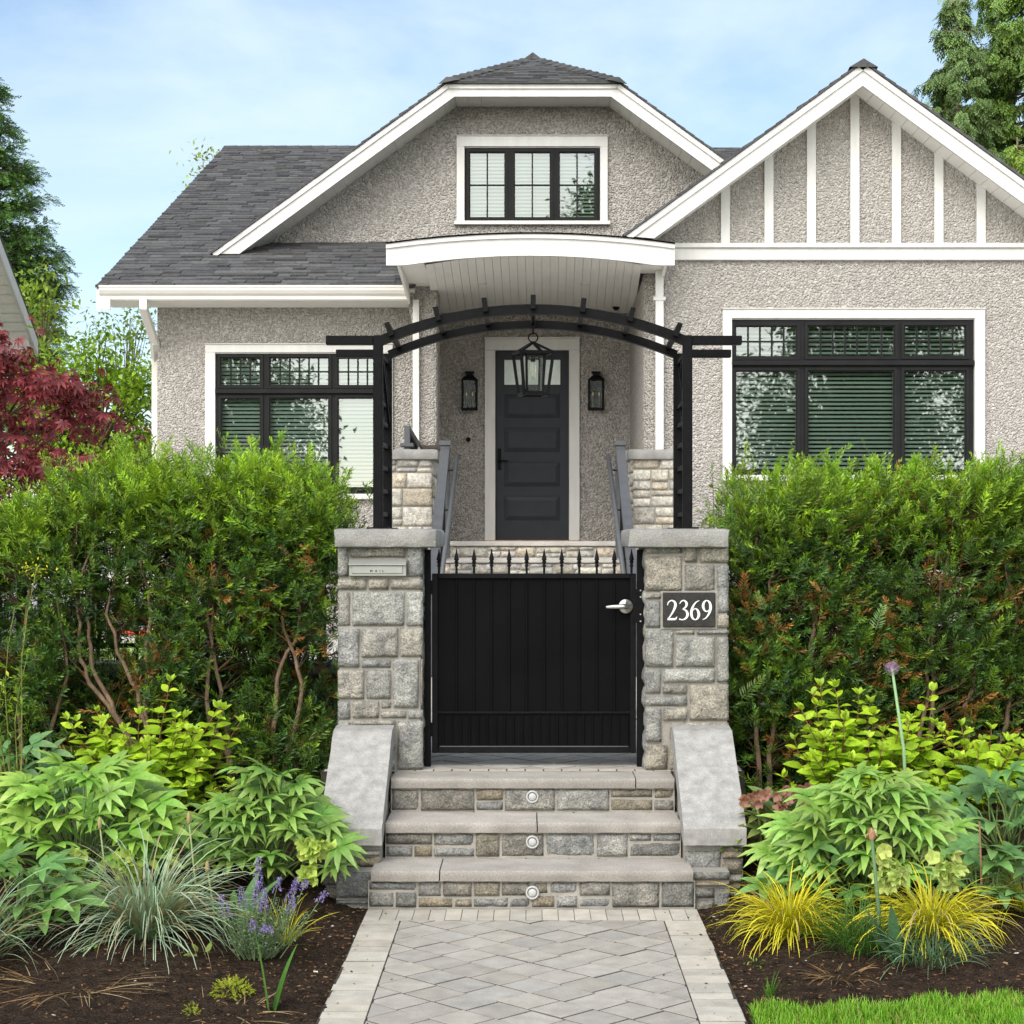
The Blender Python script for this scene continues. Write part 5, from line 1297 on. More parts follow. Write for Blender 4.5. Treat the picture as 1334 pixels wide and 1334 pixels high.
def brush_sprig(n, ln, wd, r):
    """a yew shoot: narrow needles set all round the twig, tighter at its tip"""
    V, Fq, t = [], [], []
    for i in range(n):
        a = ((i + .5) / n) ** .85; ph = i * 2.4 + r.uniform(-.4, .4); th = R(68 - 38 * a + r.uniform(-10, 10)); l = ln * (1.1 - .45 * a) * r.uniform(.75, 1.15)
        d = Vector((math.cos(ph) * math.sin(th), math.cos(th), math.sin(ph) * math.sin(th) * .75)); p = Vector((0, a * .95, 0)); nn = d.cross(Vector((math.sin(ph), .3, -math.cos(ph)))).cross(d).normalized() * wd / 2
        k = len(V); V += [p, p + d * l * .5 + nn, p + d * l, p + d * l * .5 - nn]; Fq.append((k, k + 1, k + 2, k + 3)); t += [a * .6, a * .7 + .1, a * .75 + .25, a * .7 + .1]
    k = len(V); V += [(-.014, 0, 0), (.014, 0, 0), (.008, .95, 0), (-.008, .95, 0)]; Fq.append((k, k + 1, k + 2, k + 3)); t += [0, 0, .6, .6]
    return T([tuple(v) for v in V], Fq, t)
YEW = [brush_sprig(20, .36, .062, _r) for _ in range(5)] + [needle_sprig(10, .36, .060, 62, .6, _r) for _ in range(2)]
SPRUCE = [needle_sprig(10, .22, .085, 62, .9, _r) for _ in range(3)]
def radial(n, lf, tilt, spread=360, start=0):
    return merge([xf(lf, rot('Z', R(start + spread * i / n)) @ rot('X', R(tilt))) for i in range(n)])
def palm(n, L_, W_, fan=200, droop=.45, rise=8, fold=.3, r=None):
    r = r or random.Random(2); ps = []
    for i in range(n):
        u = i / (n - 1) * 2 - 1; l = L_ * (1 - .28 * abs(u) ** 1.5) * r.uniform(.92, 1.06)
        ps.append(xf(leaf(l, W_, fold, droop * r.uniform(.7, 1.3), 4, .85), rot('Z', R(-u * fan / 2)) @ rot('X', R(rise + r.uniform(-8, 8)))))
    return merge(ps)
HELL = [palm(n, 1, .25, f, dr, 24, .26, _r) for n, f, dr in ((9, 240, .62), (9, 270, .52), (8, 220, .72), (10, 290, .56))]
HELL2 = [palm(n, 1, .33, f, .32, 14, .22, _r) for n, f in ((3, 150), (5, 190), (5, 220))]
BROAD = [leaf(1, .50, .28, .22, 4, .8), leaf(1, .46, .35, .35, 4, .8), leaf(1, .54, .2, .12, 4, .8)]
SMALL = [leaf(1, .42, .2, .15, 2, .9), leaf(1, .5, .3, .35, 2, .9)]
MAPLE = [merge([xf(leaf(l, .25, .15, dr, 2, .8), rot('Z', R(a))) for a, l in ((0, 1), (-38, .92), (38, .92), (-80, .7), (80, .7), (-125, .4), (125, .4))]) for dr in (.25, .5)]
CUP = [merge([xf(leaf(1, .85, -.25, -.35, 3, .6), rot('Z', R(72 * i)) @ rot('X', R(28))) for i in range(5)])]
DOT = [T([(-.5, -.5, 0), (.5, -.5, 0), (.5, .5, .15), (-.5, .5, 0)], [(0, 1, 2, 3)], [0, .3, 1, .6])]
FLORET = [merge([xf(leaf(1, .3, .1, .1, 1, .6), rot('Z', R(60 * i)) @ rot('X', R(20))) for i in range(6)])]
def spray(r, n=9):
    """flat hanging cedar spray"""
    ps = []
    for i in range(n):
        a = i / n; s = 1 if i % 2 else -1
        ps.append(xf(leaf(.42 * (1.1 - .6 * a), .13, .15, .35, 2, .5), rot('Z', R(-s * (52 - 25 * a))), (0, a * .9, -.30 * a * a)))
    ps.append(xf(leaf(.3, .12, .1, .3, 2, .5), None, (0, .85, -.22)))
    return merge(ps)
CEDAR = [spray(_r, 9), spray(_r, 7)]
UP = np.array([0, 0, 1.])
def rdirs(n, g, zb=0., zs=1.):
    d = g.normal(0, 1, (n, 3)); d[:, 2] = d[:, 2] * zs + zb; return d / np.linalg.norm(d, axis=1, keepdims=True)

# ------------------------------------------------------------------ yew hedge shrubs
def yew(cx, w_, label, seed, stems, ztop, tall=(), zlow=.30, n_cl=400, gaps=()):
    g = np.random.default_rng(seed); r = random.Random(seed); y0, y1 = 9.02, 9.62; ztop -= .15
    o = thing('yew_shrub', (cx, 9.35, soil_z(cx, 9.35)), label, 'yew', 'left yew hedge' if cx < 0 else 'right yew hedge')
    mb = MB(); nodes = []
    for pts in stems:                                   # main stems: (x, y, z) chains
        P_ = [Vector(p) for p in pts]; q_ = [P_[0]]
        for a, b in zip(P_, P_[1:]):
            for k in range(1, 5):
                q_.append(a.lerp(b, k / 4) + Vector((r.uniform(-.012, .012), r.uniform(-.012, .012), 0)))
        m = len(q_); mb.tube(q_, [.017 * (1 - .72 * i / (m - 1)) for i in range(m)], 7, (1.25, 1.1, .95)); nodes += q_[m // 5:]
    cl = Cloud(); PP, DD, SS, CA, CB = [], [], [], [], []
    dead = []
    cen = []
    tries = 0
    while len(cen) < n_cl and tries < 6000:
        tries += 1
        z = zlow + (ztop - zlow) * g.random() ** .85; u = g.uniform(-1, 1)
        edge = ztop + .20 * mnoise.noise(Vector((cx * 3 + u * 2.2, seed, 0)))
        if z > edge: continue
        y = y0 + (y1 - y0) * g.random() ** 1.2
        y += .10 * mnoise.noise(Vector((cx + u, z * 2.5, seed * .37)))
        c = Vector((cx + u * w_, y, z))
        if mnoise.noise(Vector((c.x * 3.3, c.y * 2, c.z * 2.6))) < (-.12 if z > .95 else -.06) and z < ztop - .3: continue
        if any(abs(c.x - gx) < gr and abs(c.z - gz) < gr * .8 for gx, gz, gr in gaps): continue
        if cx < 0 and c.z < 1.35 and c.y < 9.3 and any(abs(c.x - q_.x) < .05 and abs(c.z - q_.z) < .09 for q_ in nodes if q_.y < 9.2): continue
        cen.append(c)
    for c in cen:
        near = min(nodes, key=lambda q_: (q_ - c).length + max(0, q_.z - c.z + .1) * 1.5)
        mid = near.lerp(c, .55) + Vector((r.uniform(-.03, .03), -.02, r.uniform(-.03, .05)))
        mb.tube([near, mid, c], [.0038, .0028, .0018], 4, (.40, .38, .26) if r.random() < .85 else (1.3, .9, .5), cap=False)
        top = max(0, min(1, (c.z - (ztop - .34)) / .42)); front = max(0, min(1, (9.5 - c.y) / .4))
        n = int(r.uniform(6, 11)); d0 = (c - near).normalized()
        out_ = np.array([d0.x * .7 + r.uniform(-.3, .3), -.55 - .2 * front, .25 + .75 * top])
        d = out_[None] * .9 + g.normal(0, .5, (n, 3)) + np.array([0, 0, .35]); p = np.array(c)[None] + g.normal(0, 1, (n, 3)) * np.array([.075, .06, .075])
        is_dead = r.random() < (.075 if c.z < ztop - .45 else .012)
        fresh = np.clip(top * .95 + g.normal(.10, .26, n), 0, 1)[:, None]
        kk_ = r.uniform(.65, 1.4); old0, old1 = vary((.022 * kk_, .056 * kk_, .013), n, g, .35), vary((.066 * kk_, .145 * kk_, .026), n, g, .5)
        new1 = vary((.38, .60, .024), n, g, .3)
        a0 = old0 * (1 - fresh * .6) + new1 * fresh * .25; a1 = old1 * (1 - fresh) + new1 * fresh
        if is_dead: a0, a1 = vary((.16, .075, .018), n, g, .4), vary((.36, .17, .04), n, g, .4)
        PP.append(p); DD.append(d); SS.append(g.uniform(.085, .145, n)); CA.append(a0); CB.append(a1)
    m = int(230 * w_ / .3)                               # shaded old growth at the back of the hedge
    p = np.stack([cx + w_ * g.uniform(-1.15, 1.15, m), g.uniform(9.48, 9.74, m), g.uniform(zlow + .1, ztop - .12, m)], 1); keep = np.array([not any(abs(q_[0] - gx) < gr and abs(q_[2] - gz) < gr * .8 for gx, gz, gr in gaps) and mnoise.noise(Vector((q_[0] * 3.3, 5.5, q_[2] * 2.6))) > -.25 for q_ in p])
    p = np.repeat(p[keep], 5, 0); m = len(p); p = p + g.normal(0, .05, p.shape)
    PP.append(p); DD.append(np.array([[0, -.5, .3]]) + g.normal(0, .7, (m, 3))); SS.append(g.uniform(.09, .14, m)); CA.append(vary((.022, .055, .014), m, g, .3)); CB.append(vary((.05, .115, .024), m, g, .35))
    for k in range(int(9 + w_ * 26)) :                   # upright leading shoots along the top
        x = cx + r.uniform(-w_, w_); z0 = ztop - .3 + .20 * mnoise.noise(Vector((x * 3, seed, 0))); h = r.uniform(.08, .34) + (.12 if r.random() < .15 else 0); y = r.uniform(9.08, 9.5)
        for tx, th in tall:
            if abs(x - tx) < .06: h += th
        a = Vector((x, y, z0)); b = a + Vector((r.uniform(-.08, .08), r.uniform(-.06, .05), h + .1)); mb.tube([a, a.lerp(b, .5) + Vector((.01, 0, 0)), b], [.006, .004, .002], 5, (1.8, .95, .4))
        n = int(34 * (h + .15) / .3); tt = g.random(n) ** .8; p = np.array(a)[None] + (np.array(b) - np.array(a))[None] * tt[:, None]
        az1 = g.uniform(0, 6.28, n); d = np.stack([np.cos(az1), np.sin(az1), .8 + tt * 1.1], 1)
        PP.append(p); DD.append(d); SS.append(g.uniform(.075, .125, n) * (1.15 - .45 * tt)); new1 = vary((.34, .58, .026), n, g, .3); CA.append(vary((.09, .19, .018), n, g, .3)); CB.append(new1)
    mb.build('stem', M['bark'], o, smooth=True, tint=True)
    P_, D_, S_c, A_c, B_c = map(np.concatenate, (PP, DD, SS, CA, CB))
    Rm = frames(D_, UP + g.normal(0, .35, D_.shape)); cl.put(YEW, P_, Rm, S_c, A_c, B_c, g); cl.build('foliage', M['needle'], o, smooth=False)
def stem(px, base, top, y=9.35, via=()):
    """a stem traced in the photograph from its lowest to its highest visible point"""
    return [(*[ax(px, y)], y, soil_z(ax(px, y), y))]
def chain(pts, y=9.12):
    P_ = [(ax(px, y), y, az(py, y)) for px, py in pts]; x, yy, z = P_[0]
    return [(x + .01, y + .03, min(z - .02, soil_z(x, y)))] + P_
yew(-2.78, .34, 'yew shrub at the far left end of the left hedge, cut by the photo edge', 101, [chain([(30, 990), (25, 900), (40, 760), (20, 690)]), chain([(60, 980), (90, 880), (70, 760)])], 1.92)
yew(-2.12, .36, 'yew shrub with two pale crooked stems in the left hedge, behind the lime shrub', 102, [chain([(175, 985), (160, 945), (118, 890), (104, 850), (103, 800), (92, 750), (100, 680)]), chain([(180, 980), (150, 930), (122, 870), (117, 815), (95, 770), (130, 690)]), chain([(190, 985), (188, 915), (192, 860), (195, 780), (185, 730), (200, 650)]), chain([(192, 960), (180, 900), (155, 850), (140, 800), (160, 700)])], 2.10, gaps=[(ax(165, 9.3), az(835, 9.3), .10)])
yew(-1.60, .30, 'yew shrub in the left hedge between the crooked stemmed yew and the pillar yew', 103, [chain([(300, 990), (270, 930), (275, 850), (280, 740), (265, 660)]), chain([(300, 985), (285, 900), (270, 800), (300, 700)])], 2.12)
yew(-1.27, .20, 'yew shrub at the end of the left hedge, touching the mail slot pillar', 104, [chain([(357, 985), (358, 930), (362, 880), (390, 820), (385, 740), (400, 650)]), chain([(375, 985), (385, 940), (393, 890), (372, 820), (352, 760), (345, 660)])], 2.06, tall=[(-1.18, .12)])
yew(1.26, .22, 'yew shrub at the end of the right hedge, touching the number plaque pillar', 105, [chain([(990, 1000), (985, 930), (1012, 840), (1000, 760), (1030, 680)]), chain([(1000, 1000), (1015, 920), (1012, 850), (975, 780), (985, 700)])], 2.04)
yew(1.68, .30, 'yew shrub in the right hedge beside the pillar yew, with a thin forked stem', 106, [chain([(1056, 990), (1055, 900), (1052, 860), (1066, 780), (1080, 700), (1066, 640)]), chain([(1058, 960), (1056, 880), (1062, 800), (1040, 720)])], 2.06)
yew(2.18, .30, 'yew shrub in the right hedge behind the tall allium flower', 107, [chain([(1200, 1000), (1215, 930), (1215, 840), (1222, 780), (1240, 700), (1250, 640)]), chain([(1190, 1000), (1208, 900), (1212, 800), (1218, 720)])], 2.07)
yew(2.72, .34, 'yew shrub at the far right end of the right hedge, cut by the photo edge', 108, [chain([(1262, 1000), (1258, 920), (1280, 840), (1310, 770), (1320, 690)]), chain([(1300, 990), (1320, 900), (1325, 800), (1300, 700)])], 2.10)
# a thin pale green shrub growing up between arbor and hedge
def twig_shrub(name, label, base, tips, n_leaf, size, cA, cB, seed, cat='shrub', mat='leaf', tm=None, stemcol=(1, .8, .6), rad=.006, lean=.4):
    g = np.random.default_rng(seed); r = random.Random(seed); o = thing(name, base, label, cat); mb = MB(); PP, DD = [], []
    for tp in tips:
        a, b = Vector(base) + Vector((r.uniform(-.03, .03), r.uniform(-.03, .03), 0)), Vector(tp); q_ = [a.lerp(b, k / 6) + Vector((math.sin(k * 1.3 + seed) * .02, 0, math.sin(math.pi * k / 6) * .03)) for k in range(7)]
        mb.tube(q_, [rad * (1 - .7 * k / 6) for k in range(7)], 5, stemcol)
        for _ in range(n_leaf):
            t = r.uniform(.35, 1.0); k = min(5, int(t * 6)); p = q_[k].lerp(q_[k + 1], t * 6 - k); PP.append(p); dd = (b - a).normalized() * lean + Vector((r.gauss(0, .6), r.gauss(0, .6), r.gauss(.15, .4))); DD.append(dd)
    n = len(PP); D_ = np.array(DD); mb.build('stem', M['bark'], o, smooth=True, tint=True)
    Cloud().put(tm or SMALL, np.array(PP), frames(D_, UP + g.normal(0, .3, D_.shape)), g.uniform(.7, 1.2, n) * size, vary(cA, n, g, .25), vary(cB, n, g, .25), g).build('foliage', M[mat], o)
    return o
twig_shrub('barberry_shrub', 'thin yellow green shrub poking up beside the right pillar cap', (1.12, 9.72, .25), [(ax(930, 9.7), 9.7, az(620, 9.7)), (ax(938, 9.7), 9.7, az(650, 9.7)), (ax(950, 9.65), 9.65, az(612, 9.65)), (ax(925, 9.7), 9.7, az(662, 9.7)), (ax(1000, 9.5), 9.5, az(598, 9.5)), (ax(1035, 9.4), 9.4, az(572, 9.4))], 46, .048, (.16, .30, .02), (.30, .46, .04), 61)

# ------------------------------------------------------------------ bed plants
def hydrangea(x, y, label, stems, seed, size=.112, low=44):
    g = np.random.default_rng(seed); r = random.Random(seed); b0 = Vector((x, y, soil_z(x, y))); o = thing('hydrangea_shrub', b0, label, 'hydrangea', 'lime green hydrangeas'); mb = MB(); PP, DD, SS, A_c, B_c = [], [], [], [], []
    alls = [(ax(px, yy), yy, az(py, yy), 1) for px, py, yy in stems]
    for _ in range(low):
        ang = r.uniform(0, 6.28); rr_ = r.uniform(.10, .42); alls.append((x + rr_ * math.cos(ang), y + rr_ * math.sin(ang) * .6 - .05, b0.z + r.uniform(.16, .58), .9))
    for tx, ty, tz, k in alls:
        tip = Vector((tx, ty, tz)); a = b0 + Vector((r.uniform(-.08, .08) + (tx - x) * .3, r.uniform(-.05, .05), 0)); L_ = (tip - a).length
        q_ = [a.lerp(tip, i / 6) + Vector((0, 0, math.sin(math.pi * i / 6) * .03)) + Vector((r.uniform(-.006, .006), 0, 0)) for i in range(7)]
        mb.tube(q_, [.0042 * (1 - .55 * i / 6) for i in range(7)], 5, (1.2, .75, .5)); npairs = max(3, int(L_ / .075)); ph = r.uniform(0, 3.14)
        for i in range(npairs):
            t = .28 + .72 * (i + 1) / npairs; t = min(t, 1); kk = min(5, int(t * 6)); p = q_[kk].lerp(q_[kk + 1], t * 6 - kk); d_ = (tip - a).normalized()
            for s in (0, 1):
                an = ph + i * 1.57 + s * 3.14; up_ = .30 + .9 * max(0, t - .86) / .14; dd = Vector((math.cos(an), math.sin(an), 0)) + d_ * up_ + Vector((0, 0, r.uniform(-.15, .2))); PP.append(p); DD.append(dd)
                sz = size * k * (1.05 - .60 * max(0, (t - .62) / .38)) * r.uniform(.85, 1.15); SS.append(sz); tipness = t ** 3
                A_c.append((.26 + .12 * tipness, .44 + .10 * tipness, .022)); B_c.append((.31 + .18 * tipness, .51 + .14 * tipness, .028))
        for s in range(3):
            an = r.uniform(0, 6.28); PP.append(tip); DD.append(Vector((math.cos(an) * .5, math.sin(an) * .5, 1))); SS.append(size * .42 * k); A_c.append((.28, .42, .03)); B_c.append((.34, .50, .035))
    n = len(PP); D_ = np.array(DD); j = g.uniform(.78, 1.18, (n, 1)); mb.build('stem', M['bark'], o, smooth=True, tint=True)
    Cloud().put(BROAD, np.array(PP), frames(D_, UP + np.array([0, -.55, 0]) + g.normal(0, .3, D_.shape)), np.array(SS), np.array(A_c) * j, np.array(B_c) * j, g).build('foliage', M['leaf'], o)
hydrangea(-1.86, 8.75, 'lime green hydrangea in front of the left hedge, with one tall upright shoot', [(222, 888, 8.7), (292, 925, 8.65), (283, 922, 8.7), (182, 930, 8.7), (133, 948, 8.65), (88, 938, 8.6), (205, 930, 8.75), (240, 935, 8.75), (255, 955, 8.6), (160, 955, 8.6), (190, 975, 8.5), (225, 965, 8.55), (120, 985, 8.55), (270, 985, 8.6)], 201)
hydrangea(1.60, 8.65, 'lime green hydrangea in front of the right hedge, around the allium stalk', [(1058, 905, 8.6), (1088, 895, 8.65), (1068, 893, 8.7), (1120, 905, 8.6), (1045, 925, 8.55), (1135, 915, 8.6), (1215, 900, 8.6), (1172, 945, 8.5), (1190, 955, 8.55), (1100, 935, 8.5), (1075, 960, 8.5), (1150, 975, 8.5), (1225, 950, 8.6), (1060, 985, 8.45), (1110, 990, 8.4)], 202)
hydrangea(2.16, 8.6, 'lime green hydrangea at the right edge of the photo, with reddish stems', [(1252, 945, 8.6), (1292, 950, 8.6), (1315, 965, 8.5), (1334, 975, 8.5), (1275, 975, 8.5), (1250, 990, 8.45), (1225, 1000, 8.45), (1300, 1000, 8.4), (1345, 950, 8.5)], 203, low=30)
def hellebore(x, y, label, n, Rr, h, cA, cB, seed, size=.13, tm=None, flowers=(), fc=(.46, .58, .16), low=.35, mat='waxy', petcol=(.16, .25, .07)):
    g = np.random.default_rng(seed); r = random.Random(seed); z0 = soil_z(x, y); o = thing('hellebore_plant', (x, y, z0), label, 'hellebore', 'hellebores in the beds'); mb = MB(); PP, DD, UU = [], [], []
    for i in range(n):
        ang = 2.399 * i + r.uniform(-.3, .3); f = math.sqrt((i + .5) / n); rad = Rr * f * r.uniform(.85, 1.1); hz = h * (1 - (1 - low) * f ** 2.2) * (r.uniform(.86, 1.08) if i % 3 else r.uniform(.45, .85))
        c = Vector((x + rad * math.cos(ang), y + rad * math.sin(ang) * .8, z0 + hz)); a = Vector((x + r.uniform(-.05, .05), y + r.uniform(-.05, .05), z0)); m = a.lerp(c, .55) + Vector((0, 0, .07))
        mb.tube([a, m, c], [.005, .004, .003], 5, petcol); out_ = Vector((math.cos(ang), math.sin(ang), 0)); PP.append(c); DD.append(out_ * (.5 + f) + Vector((r.gauss(0, .3), r.gauss(0, .3) - .25, .10 - .18 * f))); UU.append(Vector((0, 0, 1)) + out_ * f * .6 + Vector((r.gauss(0, .25), -.75, 0)))
    N = len(PP); D_ = np.array(DD); mb.build('stem', M['pod'], o, smooth=True, tint=True)
    Cloud().put(tm or HELL, np.array(PP), frames(D_, np.array(UU)), g.uniform(.8, 1.2, N) * size, vary(cA, N, g, .32, .12), vary(cB, N, g, .32, .12), g).build('foliage', M[mat], o)
    if flowers:
        for px, py, yy, m, sp in flowers:
            mb = MB(); FP, FD = [], []
            c = Vector((ax(px, yy), yy, az(py, yy))); st0 = Vector((x + (c.x - x) * .5, y, z0)); mb.tube([st0, st0.lerp(c, .6) + Vector((0, 0, .05)), c], [.007, .006, .004], 6, (.26, .38, .10))
            for _ in range(m):
                q_ = c + Vector((r.gauss(0, sp), r.gauss(0, sp * .7), r.gauss(0, sp))); mb.tube([c - Vector((0, 0, .02)), q_], [.0025, .002], 4, (.28, .40, .11), cap=False); FP.append(q_); FD.append(Vector((r.gauss(0, .5), -.75 + r.gauss(0, .3), -.25 + r.gauss(0, .4))))
            N = len(FP); D_ = np.array(FD); Rm = frames(np.cross(D_, UP) + 1e-3, D_)     # the cup's axis (z) points along D
            fs_ = mb.build('flower_stalk', M['pod'], o, smooth=True, tint=True)
            Cloud().put(CUP, np.array(FP), Rm, g.uniform(.028, .042, N), vary(tuple(q * .8 for q in fc), N, g, .2), vary(fc, N, g, .18), g).build('flower_head', M['petal'], fs_)
    return o
BL0, BL1 = (.085, .19, .060), (.16, .30, .095)
GR0, GR1 = (.14, .30, .035), (.29, .46, .08)
hellebore(-2.42, 8.25, 'blue green hellebore at the far left, behind the flowering hellebore', 64, .42, .50, BL0, BL1, 301, .125, HELL2)
hellebore(-1.96, 7.62, 'big pale green hellebore left of the blue oat grass, with lime flowers under its leaves', 110, .50, .53, GR0, GR1, 302, .14, HELL2 + HELL[:2], [(95, 1128, 7.12, 16, .028), (168, 1128, 7.14, 12, .026), (60, 1122, 7.15, 8, .02)], (.40, .52, .10))
hellebore(-1.20, 7.98, 'dome shaped hellebore with drooping fingered leaves beside the left cheek wall', 72, .36, .50, (.10, .23, .040), (.25, .39, .085), 303, .135, None, [(408, 1106, 7.5, 18, .026), (400, 1140, 7.5, 10, .024)], (.50, .62, .14))
hellebore(1.14, 8.28, 'hellebore with dusty pink flowers beside the right cheek wall', 50, .27, .36, (.09, .17, .045), (.22, .27, .07), 304, .125, HELL2, [(985, 1042, 8.1, 12, .03), (1045, 1032, 8.1, 9, .025), (1020, 1048, 8.1, 8, .03)], (.48, .26, .20), petcol=(.22, .13, .07))
hellebore(1.46, 7.66, 'broad pale green hellebore above the yellow sedges, with pale lime flower heads', 104, .43, .50, GR0, (.31, .46, .11), 305, .125, None, [(1165, 1140, 6.98, 18, .028), (1240, 1132, 6.95, 20, .030), (1150, 1118, 7.0, 8, .02)], (.56, .66, .22))
hellebore(2.14, 8.0, 'dark blue green hellebore at the right edge under the lime hydrangea', 36, .30, .42, BL0, BL1, 306, .145, HELL2)
hellebore(-2.02, 6.98, 'low leafy hellebore left of the large blue oat grass', 34, .30, .32, (.07, .17, .035), (.16, .30, .07), 307, .13, HELL2)
hellebore(1.88, 7.35, 'low green hellebore between the right yellow sedge and the photo edge', 26, .24, .28, (.08, .19, .05), (.17, .32, .09), 308, .13, HELL2)
hellebore(1.22, 7.55, 'low green hellebore behind the yellow sedge nearest the path', 26, .22, .30, (.09, .21, .05), (.19, .34, .09), 309, .125, HELL2)
def tuft(name, x, y, label, n, L_, W_, lean, droop, cA, cB, seed, cat, group=None, base=.05, dry=0., zoff=0):
    g = np.random.default_rng(seed); z0 = soil_z(x, y) + zoff; cl = Cloud(); a = g.uniform(0, 6.28, n); rb = base * np.sqrt(g.random(n))
    P_ = np.stack([x + rb * np.cos(a), y + rb * np.sin(a), np.full(n, z0 - .01)], 1); az1 = a + g.normal(0, .5, n)
    C0, C1 = vary(cA, n, g, .25), vary(cB, n, g, .25)
    if dry: k = g.random(n) < dry; C0[k] = vary((.30, .22, .10), k.sum(), g, .3); C1[k] = vary((.42, .33, .18), k.sum(), g, .3)
    blades(cl, P_, az1, np.abs(g.normal(lean[0], lean[1], n)), g.uniform(.6, 1.1, n) * L_, g.uniform(.7, 1.2, n) * W_, g.uniform(droop[0], droop[1], n), C0, C1, g, 7)
    o = cl.build(name, M['blade'], None, (x, y, z0)); return tag(o, label, cat, group)
tuft('blue_oat_grass', -1.53, 7.0, 'large arching clump of blue oat grass in the left bed', 520, .54, .0062, (.62, .36), (.8, 2.6), (.13, .22, .11), (.46, .58, .40), 401, 'grass clump', 'blue grass clumps', .06, .2)
tuft('blue_oat_grass', -2.10, 6.62, 'blue oat grass clump at the lower left edge of the photo', 190, .46, .0062, (.45, .3), (.8, 2.3), (.12, .20, .10), (.40, .52, .35), 402, 'grass clump', 'blue grass clumps', .05, .25)
tuft('golden_sedge', 1.06, 7.25, 'bright yellow sedge clump nearest the path, right of the steps', 480, .35, .0062, (.60, .35), (.9, 2.5), (.40, .42, .015), (.74, .64, .04), 403, 'sedge', 'yellow sedge clumps', .06, .05)
tuft('golden_sedge', 1.57, 6.95, 'bright yellow sedge clump with hanging blades above the lawn edge', 480, .38, .0064, (.55, .35), (1.3, 2.7), (.40, .42, .015), (.74, .64, .04), 404, 'sedge', 'yellow sedge clumps', .06, .05)
tuft('golden_sedge', 2.06, 7.35, 'yellow sedge clump at the right edge, only partly in the photo', 160, .38, .005, (.6, .35), (.8, 2.2), (.34, .36, .015), (.62, .55, .05), 405, 'sedge', 'yellow sedge clumps', .05, .05)
tuft('golden_sedge', -1.0, 7.12, 'small yellow sedge behind the purple catmint', 60, .26, .0045, (.5, .3), (.5, 1.5), (.36, .38, .015), (.66, .60, .05), 406, 'sedge', 'yellow sedge clumps', .03)
tuft('green_grass_clump', 1.33, 6.95, 'fine dark green grass between the two yellow sedges', 520, .26, .0036, (.55, .35), (.4, 1.9), (.035, .10, .015), (.10, .22, .03), 407, 'grass clump', None, .16)
tuft('blue_fescue', 1.52, 6.72, 'thin blue green grass hanging below the right yellow sedge', 240, .24, .004, (.65, .3), (.6, 1.9), (.07, .14, .07), (.20, .30, .17), 408, 'grass clump', None, .13)
tuft('withered_grass', -1.70, 6.42, 'flattened brown dead grass on the soil at the lower left', 130, .22, .0036, (1.42, .10), (.05, .5), (.16, .09, .04), (.30, .18, .09), 409, 'dead grass', 'withered grass on the soil', .20, .3)
tuft('withered_grass', -1.08, 6.22, 'dry straw coloured grass lying near the path at the lower left', 60, .18, .0036, (1.42, .10), (.05, .6), (.24, .16, .06), (.40, .29, .14), 410, 'dead grass', 'withered grass on the soil', .14, .3)
tuft('withered_grass', 1.15, 6.62, 'small brown dead grass tangle at the lawn edge on the right', 70, .15, .0035, (1.25, .15), (.3, 1.2), (.20, .12, .05), (.36, .22, .10), 411, 'dead grass', 'withered grass on the soil', .07, .2)
tuft('daylily_sprout', .87, 6.47, 'tiny green sprout beside the path near the lawn', 9, .11, .011, (.30, .2), (.1, .5), (.06, .16, .02), (.12, .28, .03), 412, 'sprout', None, .012)
tuft('iris_leaves', -.925, 6.27, 'broad green sword leaves standing alone beside the path on the left', 3, .30, .055, (.22, .10), (.1, .35), (.07, .19, .03), (.11, .27, .04), 413, 'iris', None, .012)
tuft('tulip_leaves', 1.40, 6.75, 'wide blue green tulip leaves around the faded flower stalk', 6, .27, .052, (.35, .15), (.1, .9), (.06, .14, .06), (.10, .20, .09), 414, 'tulip', 'tulip leaves', .015)
tuft('tulip_leaves', 1.78, 7.1, 'yellowing tulip leaves right of the right yellow sedge', 7, .28, .050, (.45, .2), (.3, 1.6), (.10, .18, .06), (.36, .30, .10), 415, 'tulip', 'tulip leaves', .03)
tuft('tulip_leaves', -1.22, 7.2, 'wide green tulip leaves behind the catmint, beside the blue oat grass', 6, .28, .055, (.4, .15), (.3, 1.1), (.06, .15, .05), (.12, .24, .07), 416, 'tulip', 'tulip leaves', .03)
# stalks with dry heads
def stalk(name, label, base, tip, head, cat, col=(.55, .9, .3), hc=(.5, .32, .2), group=None, rad=.006, hr=.012):
    o = thing(name, base, label, cat, group); a, b = Vector(base), Vector(tip); MB().tube([a, a.lerp(b, .4) + Vector((.008, 0, 0)), b], [rad, rad * .9, rad * .75], 8, tuple(q * .45 for q in col)).build('stalk', M['pod'], o, smooth=True, tint=True)
    if head == 'pod': MB().lathe([(.003, -.02), (hr * .8, -.008), (hr, .008), (hr * .7, .024), (.002, .034)], b, 9, col=hc).build('seed_pod', M['pod'], o, smooth=True, tint=True)
    return o
zz = lambda x, y: soil_z(x, y)
for i, (px, py, D, lab) in enumerate(((130, 1075, 7.2, 'dry seed pod on a thin stalk, leftmost one above the blue oat grass'), (246, 1068, 7.2, 'tallest dry seed pod, on a thin stalk right of the blue oat grass'), (270, 1132, 7.1, 'dry seed pod on a thin stalk beside the catmint'))):
    x = ax(px, D); stalk('seed_stalk', lab, (x + .03, D, zz(x, D)), (x, D, az(py, D)), 'pod', 'seed stalk', (.5, .6, .25), (.30, .23, .10), 'dry tulip stalks', .0042, .0095)
